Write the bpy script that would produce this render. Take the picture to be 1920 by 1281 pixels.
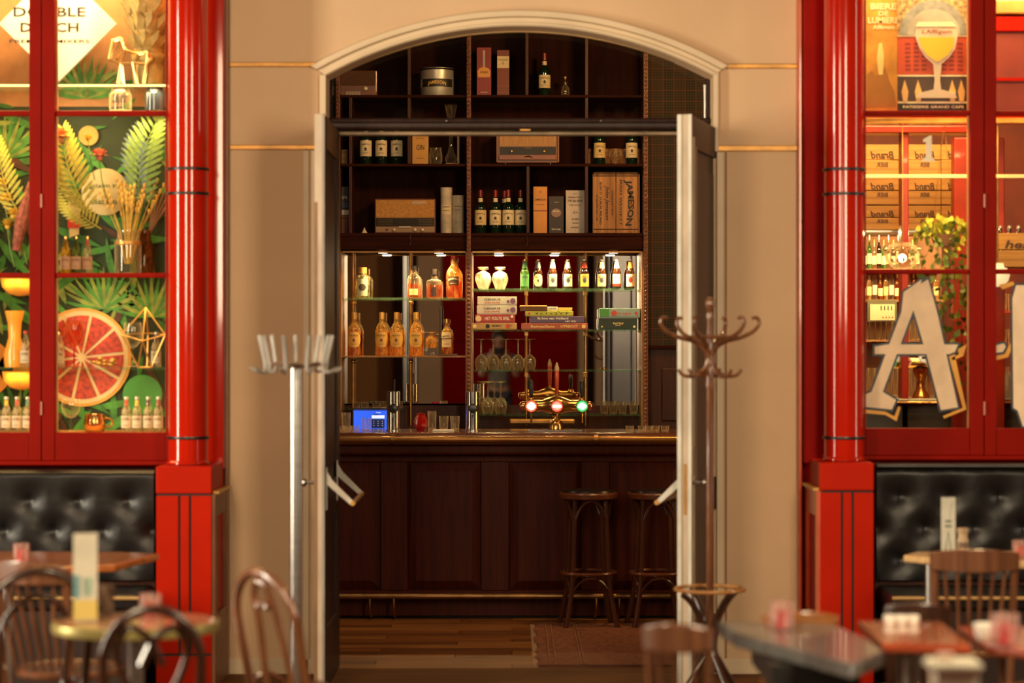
import bpy, math, random
from mathutils import Vector, Matrix
random.seed(7)
SC = bpy.context.scene
COL = SC.collection
for _o in list(bpy.data.objects): bpy.data.objects.remove(_o)
PI = math.pi
# ------------------------------------------------------------------ camera, world, lights, exposure
F = 85/36*1920; CZ = 1.65
def X(px, D): return (px-960)*D/F
def Z(py, D): return CZ-(py-640.5)*D/F
cam = bpy.data.cameras.new('camera'); camo = bpy.data.objects.new('camera', cam); COL.objects.link(camo)
camo.location = (0, 0, CZ); camo.rotation_euler = (PI/2, 0, 0)
cam.sensor_width = 36; cam.lens = 85; cam.clip_start = .05; cam.clip_end = 100
cam.dof.use_dof = True; cam.dof.focus_distance = 15.5; cam.dof.aperture_fstop = 1.8
SC.camera = camo
SC.view_settings.view_transform = 'Standard'; SC.view_settings.look = 'None'
SC.view_settings.gamma = 1; SC.view_settings.use_curve_mapping = False
SC.view_settings.exposure = 0.0
w = bpy.data.worlds.new('world'); SC.world = w; w.use_nodes = True
w.node_tree.nodes['Background'].inputs[0].default_value = (1, .8, .6, 1)
w.node_tree.nodes['Background'].inputs[1].default_value = .05
SC.cycles.max_bounces = 10; SC.cycles.transparent_max_bounces = 24; SC.cycles.glossy_bounces = 5
SC.cycles.transmission_bounces = 6; SC.cycles.diffuse_bounces = 3
SC.cycles.sample_clamp_indirect = 4; SC.cycles.caustics_reflective = False; SC.cycles.caustics_refractive = False
def area(name, loc, to, sx, sy, power, col, spread=180):
    l = bpy.data.lights.new(name, 'AREA'); l.shape = 'RECTANGLE'; l.size = sx; l.size_y = sy
    l.energy = power; l.color = col; l.spread = math.radians(spread)
    o = bpy.data.objects.new(name, l); COL.objects.link(o); o.location = loc
    o.rotation_euler = (Vector(to)-Vector(loc)).to_track_quat('-Z', 'Y').to_euler()
    return o
def spot(name, loc, to, power, col, ang=110, blend=.6, r=.02):
    l = bpy.data.lights.new(name, 'SPOT'); l.energy = power; l.color = col; l.spot_size = math.radians(ang)
    l.spot_blend = blend; l.shadow_soft_size = r
    o = bpy.data.objects.new(name, l); COL.objects.link(o); o.location = loc
    o.rotation_euler = (Vector(to)-Vector(loc)).to_track_quat('-Z', 'Y').to_euler()
    return o
DAY = (1, .86, .62); WARM = (1, .60, .24); GOLD = (1, .66, .27)
area('hall_daylight_left', (-5.8, 8.4, 2.3), (0, 8.4, 2.3), .75, 3.3, 430, (1, .86, .64))        # tall hall windows
area('hall_daylight_right', (5.8, 9.8, 2.3), (0, 9.8, 2.3), .5, 3.3, 50, (1, .84, .62))
area('hall_front_fill_left', (-1.9, 5.6, 2.8), (-1.2, 12, 1.3), .8, 2.0, 148, (1, .74, .46))  # added area light filling the facade from the front, no pendant there
area('hall_front_fill_right', (1.9, 5.6, 2.8), (1.2, 12, 1.3), .8, 2.0, 180, (1, .78, .50))  # added frontal fill for the right half of the facade
area('hall_rear_fill', (-2.75, -4.0, 2.9), (.4, 9, 1.0), .7, 1.2, 90, (1, .80, .56))  # added light behind the viewpoint, brightens faces turned to the camera
area('rear_wall_fill', (0, -1.5, 4.7), (0, -6, 1.0), 4.0, 1.5, 45, (1, .74, .46))  # added light for the rear wall that the mirrors show
# bar room ceiling lamps: warm, to the right
area('bar_ceiling_lamp', (1.05, 13.3, 3.7), (.2, 15.5, 2.4), .30, .30, 42, (1, .55, .20))
area('bar_ceiling_lamp_left', (-.7, 12.9, 3.8), (-.4, 15.4, 2.0), .30, .30, 10, (1, .66, .36))
for _px in (718, 823): spot('niche_lamp', (X(_px, 15.6), 15.60, Z(477, 15.6)), (X(_px, 15.6), 15.68, 0), 34, WARM, 150, .8, .02)
for _px in (935, 1042, 1150): spot('niche_lamp', (X(_px, 15.6), 15.60, Z(477, 15.6)), (X(_px, 15.6), 15.68, 0), 42, GOLD, 150, .8, .02)
area('bar_side_fill_right', (1.57, 13.75, 1.45), (0, 14.6, 1.45), .30, 1.5, 11, (1, .58, .20))  # added tall light that gives the tap columns a warm highlight strip
area('bar_side_fill_left', (-1.53, 13.5, 1.45), (0, 14.6, 1.45), .12, 1.5, 4, (1, .72, .42))  # added weaker light for the left highlight on the tap columns
# display window lamps
area('display_lamp', (X(150, 12.0), 11.93, 3.70), (X(150, 12), 12.15, 1.5), 1.1, .12, 40, (1, .66, .28))
for _py, _w in ((157, 9), (213, 5), (513, 5), (689, 4)): area('display_lamp_shelf', (X(150, 12.0), 11.90, Z(_py, 11.92)-.03), (X(150, 12), 12.1, Z(_py, 11.92)-1), 1.0, .03, _w, (1, .64, .24))
area('pub_lamp', (X(1740, 12.3), 11.95, 3.9), (X(1740, 12.3), 12.1, 1.4), 1.1, .15, 75, (1, .64, .24))
area('plant_fill', (X(1750, 11.9), 11.89, Z(236, 11.9)), (X(1750, 12.3), 12.35, 1.6), 1.0, .04, 15, (1, .66, .26))  # added light under the ledge to brighten the hanging plant
area('tap_room_shelf_fill', (X(1700, 13.7), 13.72, Z(440, 13.7)), (X(1700, 13.7), 14.1, 1.2), 1.0, .05, 22, (1, .66, .28))  # added light lifting the dark shelves of the tap room
area('tap_room_counter_fill', (X(1760, 13.2), 13.3, 2.25), (X(1760, 13.2), 13.1, 1.0), .9, .05, 14, (1, .66, .28))  # added light brightening the lower part of the tap room
area('pub_room_lamp', (X(1780, 13.4), 12.7, 3.7), (X(1760, 14), 14.0, 1.4), 1.2, .6, 110, (1, .60, .22))

# ------------------------------------------------------------------ materials
MATS = {}
def nodes(name):
    m = bpy.data.materials.new(name); m.use_nodes = True
    nt = m.node_tree; return m, nt, nt.nodes['Principled BSDF'], nt.nodes['Material Output']
def mat(name, c, rough=.5, metal=0, var=.12, scale=6, bump=0, bscale=60, coat=0, emit=None, es=0, c2=None, stretch=(1,1,1), trans=0, spec=None):
    if name in MATS: return MATS[name]
    m, nt, b, out = nodes(name)
    b.inputs['Roughness'].default_value = rough; b.inputs['Metallic'].default_value = metal
    b.inputs['Coat Weight'].default_value = coat; b.inputs['Coat Roughness'].default_value = .07
    if spec is not None: b.inputs['Specular IOR Level'].default_value = spec
    if trans: b.inputs['Transmission Weight'].default_value = trans
    tc = nt.nodes.new('ShaderNodeTexCoord'); mp = nt.nodes.new('ShaderNodeMapping'); mp.inputs['Scale'].default_value = stretch
    nt.links.new(tc.outputs['Object'], mp.inputs[0])
    n = nt.nodes.new('ShaderNodeTexNoise'); n.inputs['Scale'].default_value = scale; n.inputs['Detail'].default_value = 5
    nt.links.new(mp.outputs[0], n.inputs[0])
    r = nt.nodes.new('ShaderNodeValToRGB')
    c2 = c2 or tuple(x*(1-var*2) for x in c); ca = tuple(min(1, x*(1+var)) for x in c)
    r.color_ramp.elements[0].position = .3; r.color_ramp.elements[1].position = .7
    r.color_ramp.elements[0].color = (*c2, 1); r.color_ramp.elements[1].color = (*ca, 1)
    nt.links.new(n.outputs[0], r.inputs[0]); nt.links.new(r.outputs[0], b.inputs['Base Color'])
    if bump:
        n2 = nt.nodes.new('ShaderNodeTexNoise'); n2.inputs['Scale'].default_value = bscale; n2.inputs['Detail'].default_value = 4
        nt.links.new(mp.outputs[0], n2.inputs[0])
        bp = nt.nodes.new('ShaderNodeBump'); bp.inputs['Strength'].default_value = bump; bp.inputs['Distance'].default_value = .01
        nt.links.new(n2.outputs[0], bp.inputs['Height']); nt.links.new(bp.outputs[0], b.inputs['Normal'])
    if emit:
        b.inputs['Emission Color'].default_value = (*emit, 1); b.inputs['Emission Strength'].default_value = es
    MATS[name] = m; return m
def glassy(name, tint=(1,1,1), refl=1.0, rough=.02, haze=0, hc=(1,1,1), ior=1.45, streak=55, rim=0):
    """thin glass: tinted transparency under a Fresnel reflection"""
    if name in MATS: return MATS[name]
    m, nt, b, out = nodes(name); nt.nodes.remove(b)
    t = nt.nodes.new('ShaderNodeBsdfTransparent'); t.inputs[0].default_value = (*tint, 1)
    g = nt.nodes.new('ShaderNodeBsdfGlossy'); g.inputs['Roughness'].default_value = rough; g.inputs[0].default_value = (refl, refl, refl, 1)
    fr = nt.nodes.new('ShaderNodeFresnel'); fr.inputs[0].default_value = ior
    tex = nt.nodes.new('ShaderNodeTexNoise'); tex.inputs['Scale'].default_value = 14
    mx = nt.nodes.new('ShaderNodeMixShader')
    ge = nt.nodes.new('ShaderNodeNewGeometry'); inv = nt.nodes.new('ShaderNodeMath'); inv.operation = 'SUBTRACT'; inv.inputs[0].default_value = 1   # mirror only off the outer skin
    nt.links.new(ge.outputs['Backfacing'], inv.inputs[1]); fm = nt.nodes.new('ShaderNodeMath'); fm.operation = 'MULTIPLY'
    nt.links.new(fr.outputs[0], fm.inputs[0]); nt.links.new(inv.outputs[0], fm.inputs[1])
    nt.links.new(fm.outputs[0], mx.inputs[0]); nt.links.new(t.outputs[0], mx.inputs[1]); nt.links.new(g.outputs[0], mx.inputs[2])
    last = mx
    if haze:
        d = nt.nodes.new('ShaderNodeBsdfDiffuse'); d.inputs[0].default_value = (*hc, 1)
        tr = nt.nodes.new('ShaderNodeBsdfTranslucent'); tr.inputs[0].default_value = (*hc, 1)
        a = nt.nodes.new('ShaderNodeMixShader'); nt.links.new(d.outputs[0], a.inputs[1]); nt.links.new(tr.outputs[0], a.inputs[2])
        m2 = nt.nodes.new('ShaderNodeMixShader')
        tc = nt.nodes.new('ShaderNodeTexCoord'); mp = nt.nodes.new('ShaderNodeMapping'); mp.inputs['Scale'].default_value = (1, 1, .35)
        nt.links.new(tc.outputs['Object'], mp.inputs[0]); nt.links.new(mp.outputs[0], tex.inputs[0]); tex.inputs['Scale'].default_value = streak
        ml = nt.nodes.new('ShaderNodeMapRange'); ml.inputs[1].default_value = .42; ml.inputs[2].default_value = .62; ml.inputs[3].default_value = haze*.35; ml.inputs[4].default_value = min(1, haze*2.2)  # noise streaks in the haze colour imitate sparkle in the glass
        nt.links.new(tex.outputs[0], ml.inputs[0])
        lw = nt.nodes.new('ShaderNodeLayerWeight'); lw.inputs[0].default_value = .5      # edge-on haze paints the bright outlines of lit glass
        pw = nt.nodes.new('ShaderNodeMath'); pw.operation = 'POWER'; pw.inputs[1].default_value = 2.2; nt.links.new(lw.outputs[1], pw.inputs[0])
        pm = nt.nodes.new('ShaderNodeMath'); pm.operation = 'MULTIPLY_ADD'; pm.inputs[1].default_value = rim; nt.links.new(pw.outputs[0], pm.inputs[0]); nt.links.new(ml.outputs[0], pm.inputs[2]); pm.use_clamp = True
        nt.links.new(pm.outputs[0], m2.inputs[0])
        nt.links.new(mx.outputs[0], m2.inputs[1]); nt.links.new(a.outputs[0], m2.inputs[2]); last = m2
    nt.links.new(last.outputs[0], out.inputs[0]); MATS[name] = m; return m
def wood(name, c, c2, rough=.4, axis='x', scale=4, coat=0, bump=.15, spec=None):
    st = {'x': (.6, 9, 9), 'y': (9, .6, 9), 'z': (9, 9, .6)}[axis]
    return mat(name, c, rough, c2=c2, scale=scale, stretch=st, bump=bump, bscale=20, coat=coat, spec=spec)
CREAM = mat('cream_plaster', (.62, .42, .25), .72, var=.05, scale=1.6, bump=.12, bscale=30)
CREAMT = mat('cream_moulding', (.64, .50, .33), .5, var=.06, scale=3, bump=.05)
GOLDP = mat('gold_paint', (.52, .25, .045), .38, metal=.35, var=.15, scale=12, bump=.2, bscale=80)
RED = mat('red_gloss_paint', (.44, .011, .0012), .13, var=.06, scale=4, bump=.0, coat=.45, spec=.3)
REDP = mat('pedestal_red_paint', (.42, .012, .0012), .45, var=.06, scale=4, coat=.0, spec=.06)
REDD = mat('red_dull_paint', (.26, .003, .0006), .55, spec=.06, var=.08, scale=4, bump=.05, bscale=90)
BLK = mat('black_iron', (.012, .011, .010), .35, var=.1)
BLKM = mat('black_matt', (.006, .005, .005), .7)
LEATHER = mat('black_leather', (.008, .007, .007), .36, var=.2, scale=8, bump=.10, bscale=180, spec=.4)
DKW = wood('dark_mahogany', (.055, .012, .004), (.028, .006, .002), .42, 'z', spec=.25)
DKWX = wood('dark_mahogany_shelf', (.036, .008, .003), (.018, .004, .0015), .6, 'x', spec=.05)
DKB = wood('dark_back_board', (.024, .005, .002), (.014, .003, .001), .7, 'z', spec=.06)
UPR = mat('beaded_upright_wood', (.16, .045, .014), .4, var=.25, scale=30, bump=.6, bscale=50)
BARW = wood('bar_front_wood', (.050, .007, .0015), (.030, .004, .001), .5, 'z', spec=.12)
BARTOP = wood('bar_top_wood', (.13, .035, .010), (.07, .018, .006), .22, 'x', coat=.6)
BRASS = mat('aged_brass', (.72, .42, .13), .22, metal=1, var=.12, scale=9, bump=.04)
BRASSD = mat('dull_brass', (.42, .22, .07), .35, metal=1, var=.2, scale=9)
CHROME = mat('chrome', (.75, .74, .72), .14, metal=1, var=.05)
STEEL = mat('brushed_steel', (.50, .49, .47), .28, metal=1, var=.08, scale=5, stretch=(1, 1, 9))
DOORD = wood('door_dark_brown', (.040, .020, .016), (.026, .012, .010), .42, 'z', spec=.2)
DOORL = mat('door_edge_beige', (.50, .40, .30), .5, var=.1, scale=5, bump=.06)
DOORIN = wood('door_inner_brown', (.13, .055, .018), (.07, .03, .01), .5, 'z')
WGLASS = glassy('window_glass', (.97, .97, .94), 1, .01)
CLEAR = glassy('clear_glass', (.93, .93, .88), 1, .02, haze=.03, ior=1.6, rim=.5, hc=(1, .85, .6))
CUTG = glassy('cut_glass', (.90, .88, .82), 1, .05, haze=.06, ior=1.8, streak=110, rim=.85, hc=(1, .80, .5))
FROST = glassy('frosted_glass', (.9, .88, .8), 1, .1, haze=.8, hc=(1, .95, .8))
SHELFG = glassy('green_edge_glass', (.90, .98, .92), 1, .02, haze=.05, hc=(.5, .85, .55))
WHITE = mat('white_card', (.75, .70, .60), .6, var=.04)
INK = mat('black_ink', (.012, .010, .010), .6, var=.02)
CREAMP = mat('cream_label', (.74, .60, .36), .6, var=.05, scale=20)
PLANK = wood('oak_plank', (.24, .085, .018), (.11, .036, .009), .5, 'x', scale=3, spec=.3)
HFLOOR = wood('hall_floor_boards', (.15, .055, .013), (.07, .025, .006), .7, 'x', scale=3, spec=.15)
BENT = wood('bentwood_brown', (.16, .060, .022), (.075, .026, .010), .26, 'z', coat=.6)
BENTD = wood('bentwood_dark', (.035, .013, .007), (.018, .007, .004), .24, 'z', coat=.6)
# ------------------------------------------------------------------ mesh building
class MB:
    def __init__(s): s.v = []; s.f = []; s.sm = []
    def add(s, v, f, smooth=False):
        n = len(s.v); s.v += [tuple(p) for p in v]; s.f += [tuple(i+n for i in q) for q in f]; s.sm += [smooth]*len(f); return s
    def box(s, x0, x1, y0, y1, z0, z1):
        v = [(x0,y0,z0),(x1,y0,z0),(x1,y1,z0),(x0,y1,z0),(x0,y0,z1),(x1,y0,z1),(x1,y1,z1),(x0,y1,z1)]
        return s.add(v, [(0,3,2,1),(4,5,6,7),(0,1,5,4),(1,2,6,5),(2,3,7,6),(3,0,4,7)])
    def lathe(s, prof, c=(0,0,0), seg=20, a0=0, a1=2*PI, axis='z', smooth=True):
        full = abs(a1-a0-2*PI) < 1e-6; n = seg if full else seg+1; v = []; f = []
        for r, z in prof:
            for i in range(n):
                a = a0+(a1-a0)*i/seg
                p = (r*math.cos(a), r*math.sin(a), z)
                if axis == 'y': p = (p[0], p[2], p[1])
                if axis == 'x': p = (p[2], p[0], p[1])
                v.append((c[0]+p[0], c[1]+p[1], c[2]+p[2]))
        for k in range(len(prof)-1):
            for i in range(seg):
                j = (i+1) % n; f.append((k*n+i, k*n+j, (k+1)*n+j, (k+1)*n+i))
        return s.add(v, f, smooth)
    def cyl(s, r, z0, z1, c=(0,0,0), seg=20, axis='z', b=0):
        pr = [(0, z0), (r-b, z0)] + ([(r, z0+b)] if b else []) + ([(r, z1-b)] if b else []) + [(r-b, z1), (0, z1)]
        v0 = len(s.f); s.lathe(pr, c, seg, axis=axis, smooth=True)
        for i in range(v0, len(s.f)):
            if i-v0 < seg or i >= len(s.f)-seg: s.sm[i] = False
        return s
    def tube(s, pts, r, seg=8, closed=False):
        pts = [Vector(p) for p in pts]; n = len(pts); v = []; f = []
        rr = r if isinstance(r, (list, tuple)) else [r]*n
        up = None
        for i, p in enumerate(pts):
            a = pts[(i-1) % n] if (closed or i) else p; b = pts[(i+1) % n] if (closed or i < n-1) else p
            t = (b-a).normalized()
            if up is None:
                up = Vector((0,0,1)) if abs(t.z) < .9 else Vector((0,1,0))
            e = t.cross(up)
            if e.length < 1e-6: e = t.cross(Vector((1,0,0)))
            e.normalize(); up = e.cross(t).normalized()
            for k in range(seg):
                an = 2*PI*k/seg; v.append(p+(e*math.cos(an)+up*math.sin(an))*rr[i])
        m = n if closed else n-1
        for i in range(m):
            j = (i+1) % n
            for k in range(seg):
                l = (k+1) % seg; f.append((i*seg+k, i*seg+l, j*seg+l, j*seg+k))
        if not closed: f += [tuple(range(seg-1, -1, -1)), tuple((n-1)*seg+k for k in range(seg))]
        return s.add(v, f, True)
    def prism(s, o, y0, y1):
        n = len(o); v = [(x, y0, z) for x, z in o]+[(x, y1, z) for x, z in o]
        return s.add(v, [tuple(range(n)), tuple(range(2*n-1, n-1, -1))]+[(i, i+n, (i+1) % n+n, (i+1) % n) for i in range(n)])
    def slab(s, o, z0, z1):
        n = len(o); v = [(x, y, z0) for x, y in o]+[(x, y, z1) for x, y in o]
        return s.add(v, [tuple(range(n-1, -1, -1)), tuple(range(n, 2*n))]+[(i, (i+1) % n, (i+1) % n+n, i+n) for i in range(n)])
    def ball(s, c, r, sc=(1,1,1), seg=14):
        pr = [(math.sin(PI*i/10), -math.cos(PI*i/10)) for i in range(11)]
        v0 = len(s.v); s.lathe([(a*r, b*r) for a, b in pr], (0,0,0), seg)
        for i in range(v0, len(s.v)):
            p = s.v[i]; s.v[i] = (c[0]+p[0]*sc[0], c[1]+p[1]*sc[1], c[2]+p[2]*sc[2])
        return s
    def build(s, name, m, parent=None, loc=(0,0,0), bevel=0, rot=None, kind=None, label=None):
        me = bpy.data.meshes.new(name); me.from_pydata(s.v, [], s.f); me.materials.append(m)
        me.polygons.foreach_set('use_smooth', s.sm); me.update()
        if any(s.sm): me.set_sharp_from_angle(angle=math.radians(38))
        o = bpy.data.objects.new(name, me); COL.objects.link(o); o.location = loc
        if rot: o.rotation_euler = rot
        if parent: o.parent = parent
        if bevel:
            b = o.modifiers.new('bevel', 'BEVEL'); b.width = bevel; b.segments = 2; b.limit_method = 'ANGLE'
        if kind: o['kind'] = kind
        if label: o['label'] = label
        return o
def box(name, m, x0, x1, y0, y1, z0, z1, parent=None, bevel=0, kind=None, **k):
    return MB().box(x0, x1, y0, y1, z0, z1).build(name, m, parent, bevel=bevel, kind=kind, **k)
def tag(o, label=None, cat=None, group=None, kind=None):
    if label: o['label'] = label
    if cat: o['category'] = cat
    if group: o['group'] = group
    if kind: o['kind'] = kind
    return o
def T(name, label, cat, loc=(0,0,0), rz=0, group=None):
    o = bpy.data.objects.new(name, None); COL.objects.link(o); o.location = loc; o.rotation_euler = (0,0,rz)
    o.empty_display_size = .05
    return tag(o, label, cat, group)
def S(name, mb, m, parent=None, bevel=0):
    return mb.build(name, m, parent, bevel=bevel, kind=None if parent else 'structure')
def link_copy(src, parent, loc=(0,0,0), rot=None, scale=None):
    o = src.copy(); COL.objects.link(o); o.parent = parent; o.location = loc
    if rot is not None: o.rotation_euler = rot
    if scale is not None: o.scale = scale
    return o
_txt = {}
def text(s, m, parent, loc, h, w=None, bend=0, arch=0, mirror=False, rot=(PI/2,0,0), bold=.012, name='lettering', shear=0, align=0):
    key = (s, h, w, bend, arch, mirror, bold, shear, align)
    if key not in _txt:
        c = bpy.data.curves.new('t', 'FONT'); c.body = s; c.size = 1; c.resolution_u = 2; c.offset = bold; c.shear = shear
        o = bpy.data.objects.new('t', c); COL.objects.link(o)
        me = bpy.data.meshes.new_from_object(o.evaluated_get(bpy.context.evaluated_depsgraph_get()))
        bpy.data.objects.remove(o)
        xs = [v.co.x for v in me.vertices]; ys = [v.co.y for v in me.vertices]
        cx = (min(xs)+max(xs))/2; cy = (min(ys)+max(ys))/2; k = h/max(.01, max(ys)-min(ys)); kx = k if w is None else w/(max(xs)-min(xs))
        if align < 0: cx = min(xs)
        for v in me.vertices:
            x = (v.co.x-cx)*kx; y = (v.co.y-cy)*k
            if arch: y -= x*x*arch
            if mirror: x = -x
            z = 0
            if bend: z = bend*math.cos(x/bend)-bend; x = bend*math.sin(x/bend)
            v.co = (x, y, z)
        _txt[key] = me
    me = _txt[key].copy(); me.materials.clear(); me.materials.append(m); me.name = name
    o = bpy.data.objects.new(name, me); COL.objects.link(o); o.parent = parent; o.location = loc; o.rotation_euler = rot
    return o
def smooth_path(p, n=6):
    p = [Vector(q) for q in p]; out = []
    for i in range(len(p)-1):
        a = p[max(i-1, 0)]; b = p[i]; c = p[i+1]; d = p[min(i+2, len(p)-1)]
        for k in range(n):
            t = k/n; out.append(.5*((2*b)+(c-a)*t+(2*a-5*b+4*c-d)*t*t+(3*b-a-3*c+d)*t**3))
    out.append(p[-1]); return out
# ------------------------------------------------------------------ the setting
DW = 12.0; DF = 12.2           # facade wall front, door frame
XL, XR = X(425, DW), X(1503, DW)
# arch geometry (metres): spring points and crown of the opening
AX0, AX1 = X(612, DW), X(1337, DW); AZS, AZC = Z(143, DW), Z(50, DW)
def arch(x0, x1, zs, zc, n=28):
    h = (x1-x0)/2; sg = zc-zs; R = (h*h+sg*sg)/(2*sg); cx = (x0+x1)/2; cz = zc-R; a = math.asin(h/R)
    return [(cx+R*math.sin(-a+2*a*i/n), cz+R*math.cos(-a+2*a*i/n)) for i in range(n+1)]
ap = arch(AX0, AX1, AZS, AZC)
wallmb = MB(); T0, T1 = DW, DW+.20; ZT = 5.0
wallmb.box(XL, AX0, T0, T1, 0, ZT); wallmb.box(AX1, XR, T0, T1, 0, ZT)
for i in range(len(ap)-1):
    (xa, za), (xb, zb) = ap[i], ap[i+1]
    wallmb.add([(xa,T0,za),(xb,T0,zb),(xb,T0,ZT),(xa,T0,ZT),(xa,T1,za),(xb,T1,zb),(xb,T1,ZT),(xa,T1,ZT)],
               [(0,1,2,3),(4,7,6,5),(0,4,5,1)])
S('wall_back', wallmb, CREAM)
# arch moulding: outer roll, cove, inner bead
def arch_band(name, off0, off1, y0, y1, m, x0=AX0, x1=AX1, zs=AZS, zc=AZC, kind='structure', parent=None, drop=0, bevel=0, ext=.0):
    a = arch(x0-off0, x1+off0, zs+off0*.62, zc+off0); b = arch(x0-off1, x1+off1, zs+off1*.62, zc+off1)
    mb = MB(); v = []; n = len(a)
    for (p, q) in zip(a, b): v += [(p[0], y0, p[1]), (q[0], y0, q[1]), (q[0], y1, q[1]), (p[0], y1, p[1])]
    f = []
    for i in range(n-1):
        for k in range(4): f.append((i*4+k, i*4+(k+1) % 4, i*4+4+(k+1) % 4, i*4+4+k))
    f += [(0,3,2,1), tuple(4*(n-1)+k for k in range(4))]
    mb.add(v, f, False)
    o = mb.build(name, m, parent, bevel=bevel)
    if kind and not parent: o['kind'] = kind
    return o
arch_band('trim_1', .045, .078, DW-.045, DW+.01, CREAMT, bevel=.008)
arch_band('trim_2', .0, .045, DW-.022, DW+.01, CREAMT, bevel=.006)
arch_band('trim_3', .004, .018, DW-.034, DW, CREAMT, bevel=.004)
# gold strips
for k, (a, b, y0, y1) in enumerate([(425, 603, 117, 126), (425, 592, 272, 281), (1345, 1503, 120, 129), (1345, 1503, 273, 284)]):
    S('trim_%d' % (4+k), MB().box(X(a, DW), X(b, DW), DW-.016, DW+.003, Z(y1, DW), Z(y0, DW)), GOLDP, bevel=.004)
# plaster blocks above and below the strips (fluted jamb casings)
S('trim_8', MB().box(X(568, DW), X(580, DW), DW-.014, DW+.003, .0, Z(282, DW)), CREAMT, bevel=.004)
S('trim_9', MB().box(X(584, DW), X(600, DW), DW-.022, DW+.003, .0, Z(282, DW)), CREAMT, bevel=.005)
S('trim_10', MB().box(X(1343, DW), X(1357, DW), DW-.022, DW+.003, .0, Z(285, DW)), CREAMT, bevel=.005)
S('trim_11', MB().box(X(1359.5, DW), X(1362.5, DW), DW-.004, DW+.003, .0, Z(285, DW)), mat('groove_brown', (.20, .09, .04), .6))
S('trim_12', MB().box(X(600, DW), X(612, DW), DW-.03, DW+.003, Z(215, DW), Z(141, DW)), CREAMT, bevel=.005)
S('trim_13', MB().box(X(1337, DW), X(1347, DW), DW-.03, DW+.003, Z(285, DW), Z(136, DW)), CREAMT, bevel=.005)
S('baseboard_back', MB().box(XL, X(596, DW), DW-.014, DW, 0, Z(1235, DW)).box(X(1345, DW), XR, DW-.014, DW, 0, Z(1235, DW)), CREAMT, bevel=.004)
# hall shell
SHELL = mat('hall_plaster', (.14, .09, .05), .8, var=.08, scale=1)
HALLX = 6.2; HY0 = -6.2
S('wall_left', MB().box(-HALLX-.1, -HALLX, HY0, 12, 0, 5), SHELL)
S('wall_right', MB().box(HALLX, HALLX+.1, HY0, 12, 0, 5), SHELL)
S('ceiling', MB().box(-HALLX, HALLX, HY0, 12.2, 5, 5.1), SHELL)
fl = S('floor', MB().box(-HALLX, HALLX, HY0, 12.2, -.08, -.02), HFLOOR)
pl = MB().box(-1.2, 1.2, -.055, .055, -.02, 0)
src = None
for i in range(8):
    for j in range(3):
        y = 11.12+i*.145
        if src is None: src = MB().box(-1.48, 1.48, -.070, .070, -.02, 0).build('plank', HFLOOR, fl, (-3+j*3, y, 0))
        else: link_copy(src, fl, (-3+j*2.96+(i % 2)*.4, y, 0))
S('wall_front', MB().box(-HALLX, HALLX, HY0-.1, HY0, 0, 5), SHELL)
# what the bar mirrors see across the hall: red panelled doors between cream pilasters
HR = mat('rear_red_panel', (.30, .004, .002), .7, var=.1, scale=1.5, spec=.05)
rear = T('panelled_red_door', 'wide deep red panelled doors across the hall, seen only in the bar mirrors', 'door', (-.02, HY0+.06, 0))
box('frame', HR, -1.06, 1.04, -.05, .02, 0, 4.6, rear)
for i in range(4):
    for j in range(3): box('panel', HR, -1.0+i*.51, -.56+i*.51, .02, .05, .25+j*1.4, 1.5+j*1.4, rear, bevel=.01)
for k, (a, b) in enumerate([(-1.48, -1.10), (1.04, 1.16), (1.30, 1.42), (1.52, 1.62)]):
    S('trim_%d' % (14+k), MB().box(a, b, HY0, HY0+.12, 0, 4.6), CREAM, bevel=.01)
S('trim_18', MB().box(-3.9, -1.5, HY0, HY0+.05, 0, 4.2).box(1.17, 1.29, HY0, HY0+.05, 0, 4.6).box(1.43, 1.51, HY0, HY0+.05, 0, 4.6).box(1.63, 3.9, HY0, HY0+.05, 0, 4.6), mat('rear_dark_wood', (.03, .012, .006), .9, spec=0))
# bar room shell
BRW = mat('bar_room_wall', (.05, .02, .01), .7, var=.1)
S('wall_bar_left', MB().box(-1.62, -1.56, 12.2, 16.1, 0, 3.95), BRW)
S('wall_bar_right', MB().box(1.60, 1.66, 12.2, 16.1, 0, 3.95), BRW)
S('ceiling_bar', MB().box(-1.62, 1.66, 12.2, 16.1, 3.95, 4.0), BRW)
S('wall_bar_rear', MB().box(-1.62, 1.66, 16.02, 16.1, 0, 3.95), BRW)
bf = S('floor_bar', MB().box(-1.56, 1.60, 12.15, 16.02, -.08, -.02), mat('sub_floor', (.02, .01, .005), .8))
PLANK2 = wood('oak_plank_dark', (.15, .050, .012), (.08, .026, .007), .5, 'x', scale=3, spec=.3); PLANK3 = wood('oak_plank_light', (.30, .12, .030), (.15, .055, .014), .5, 'x', scale=3, spec=.3)
for i in range(17):
    y = 12.22+i*.133
    off = [0, -.7, .55, -.3][i % 4]
    for (a, b) in ((-1.56, off-.002), (off+.002, 1.60)):
        MB().box(a, b, y, y+.130, -.02, 0).build('plank', [PLANK, PLANK2, PLANK3][(i*5+(a < -1)*2) % 3], bf)
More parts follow.
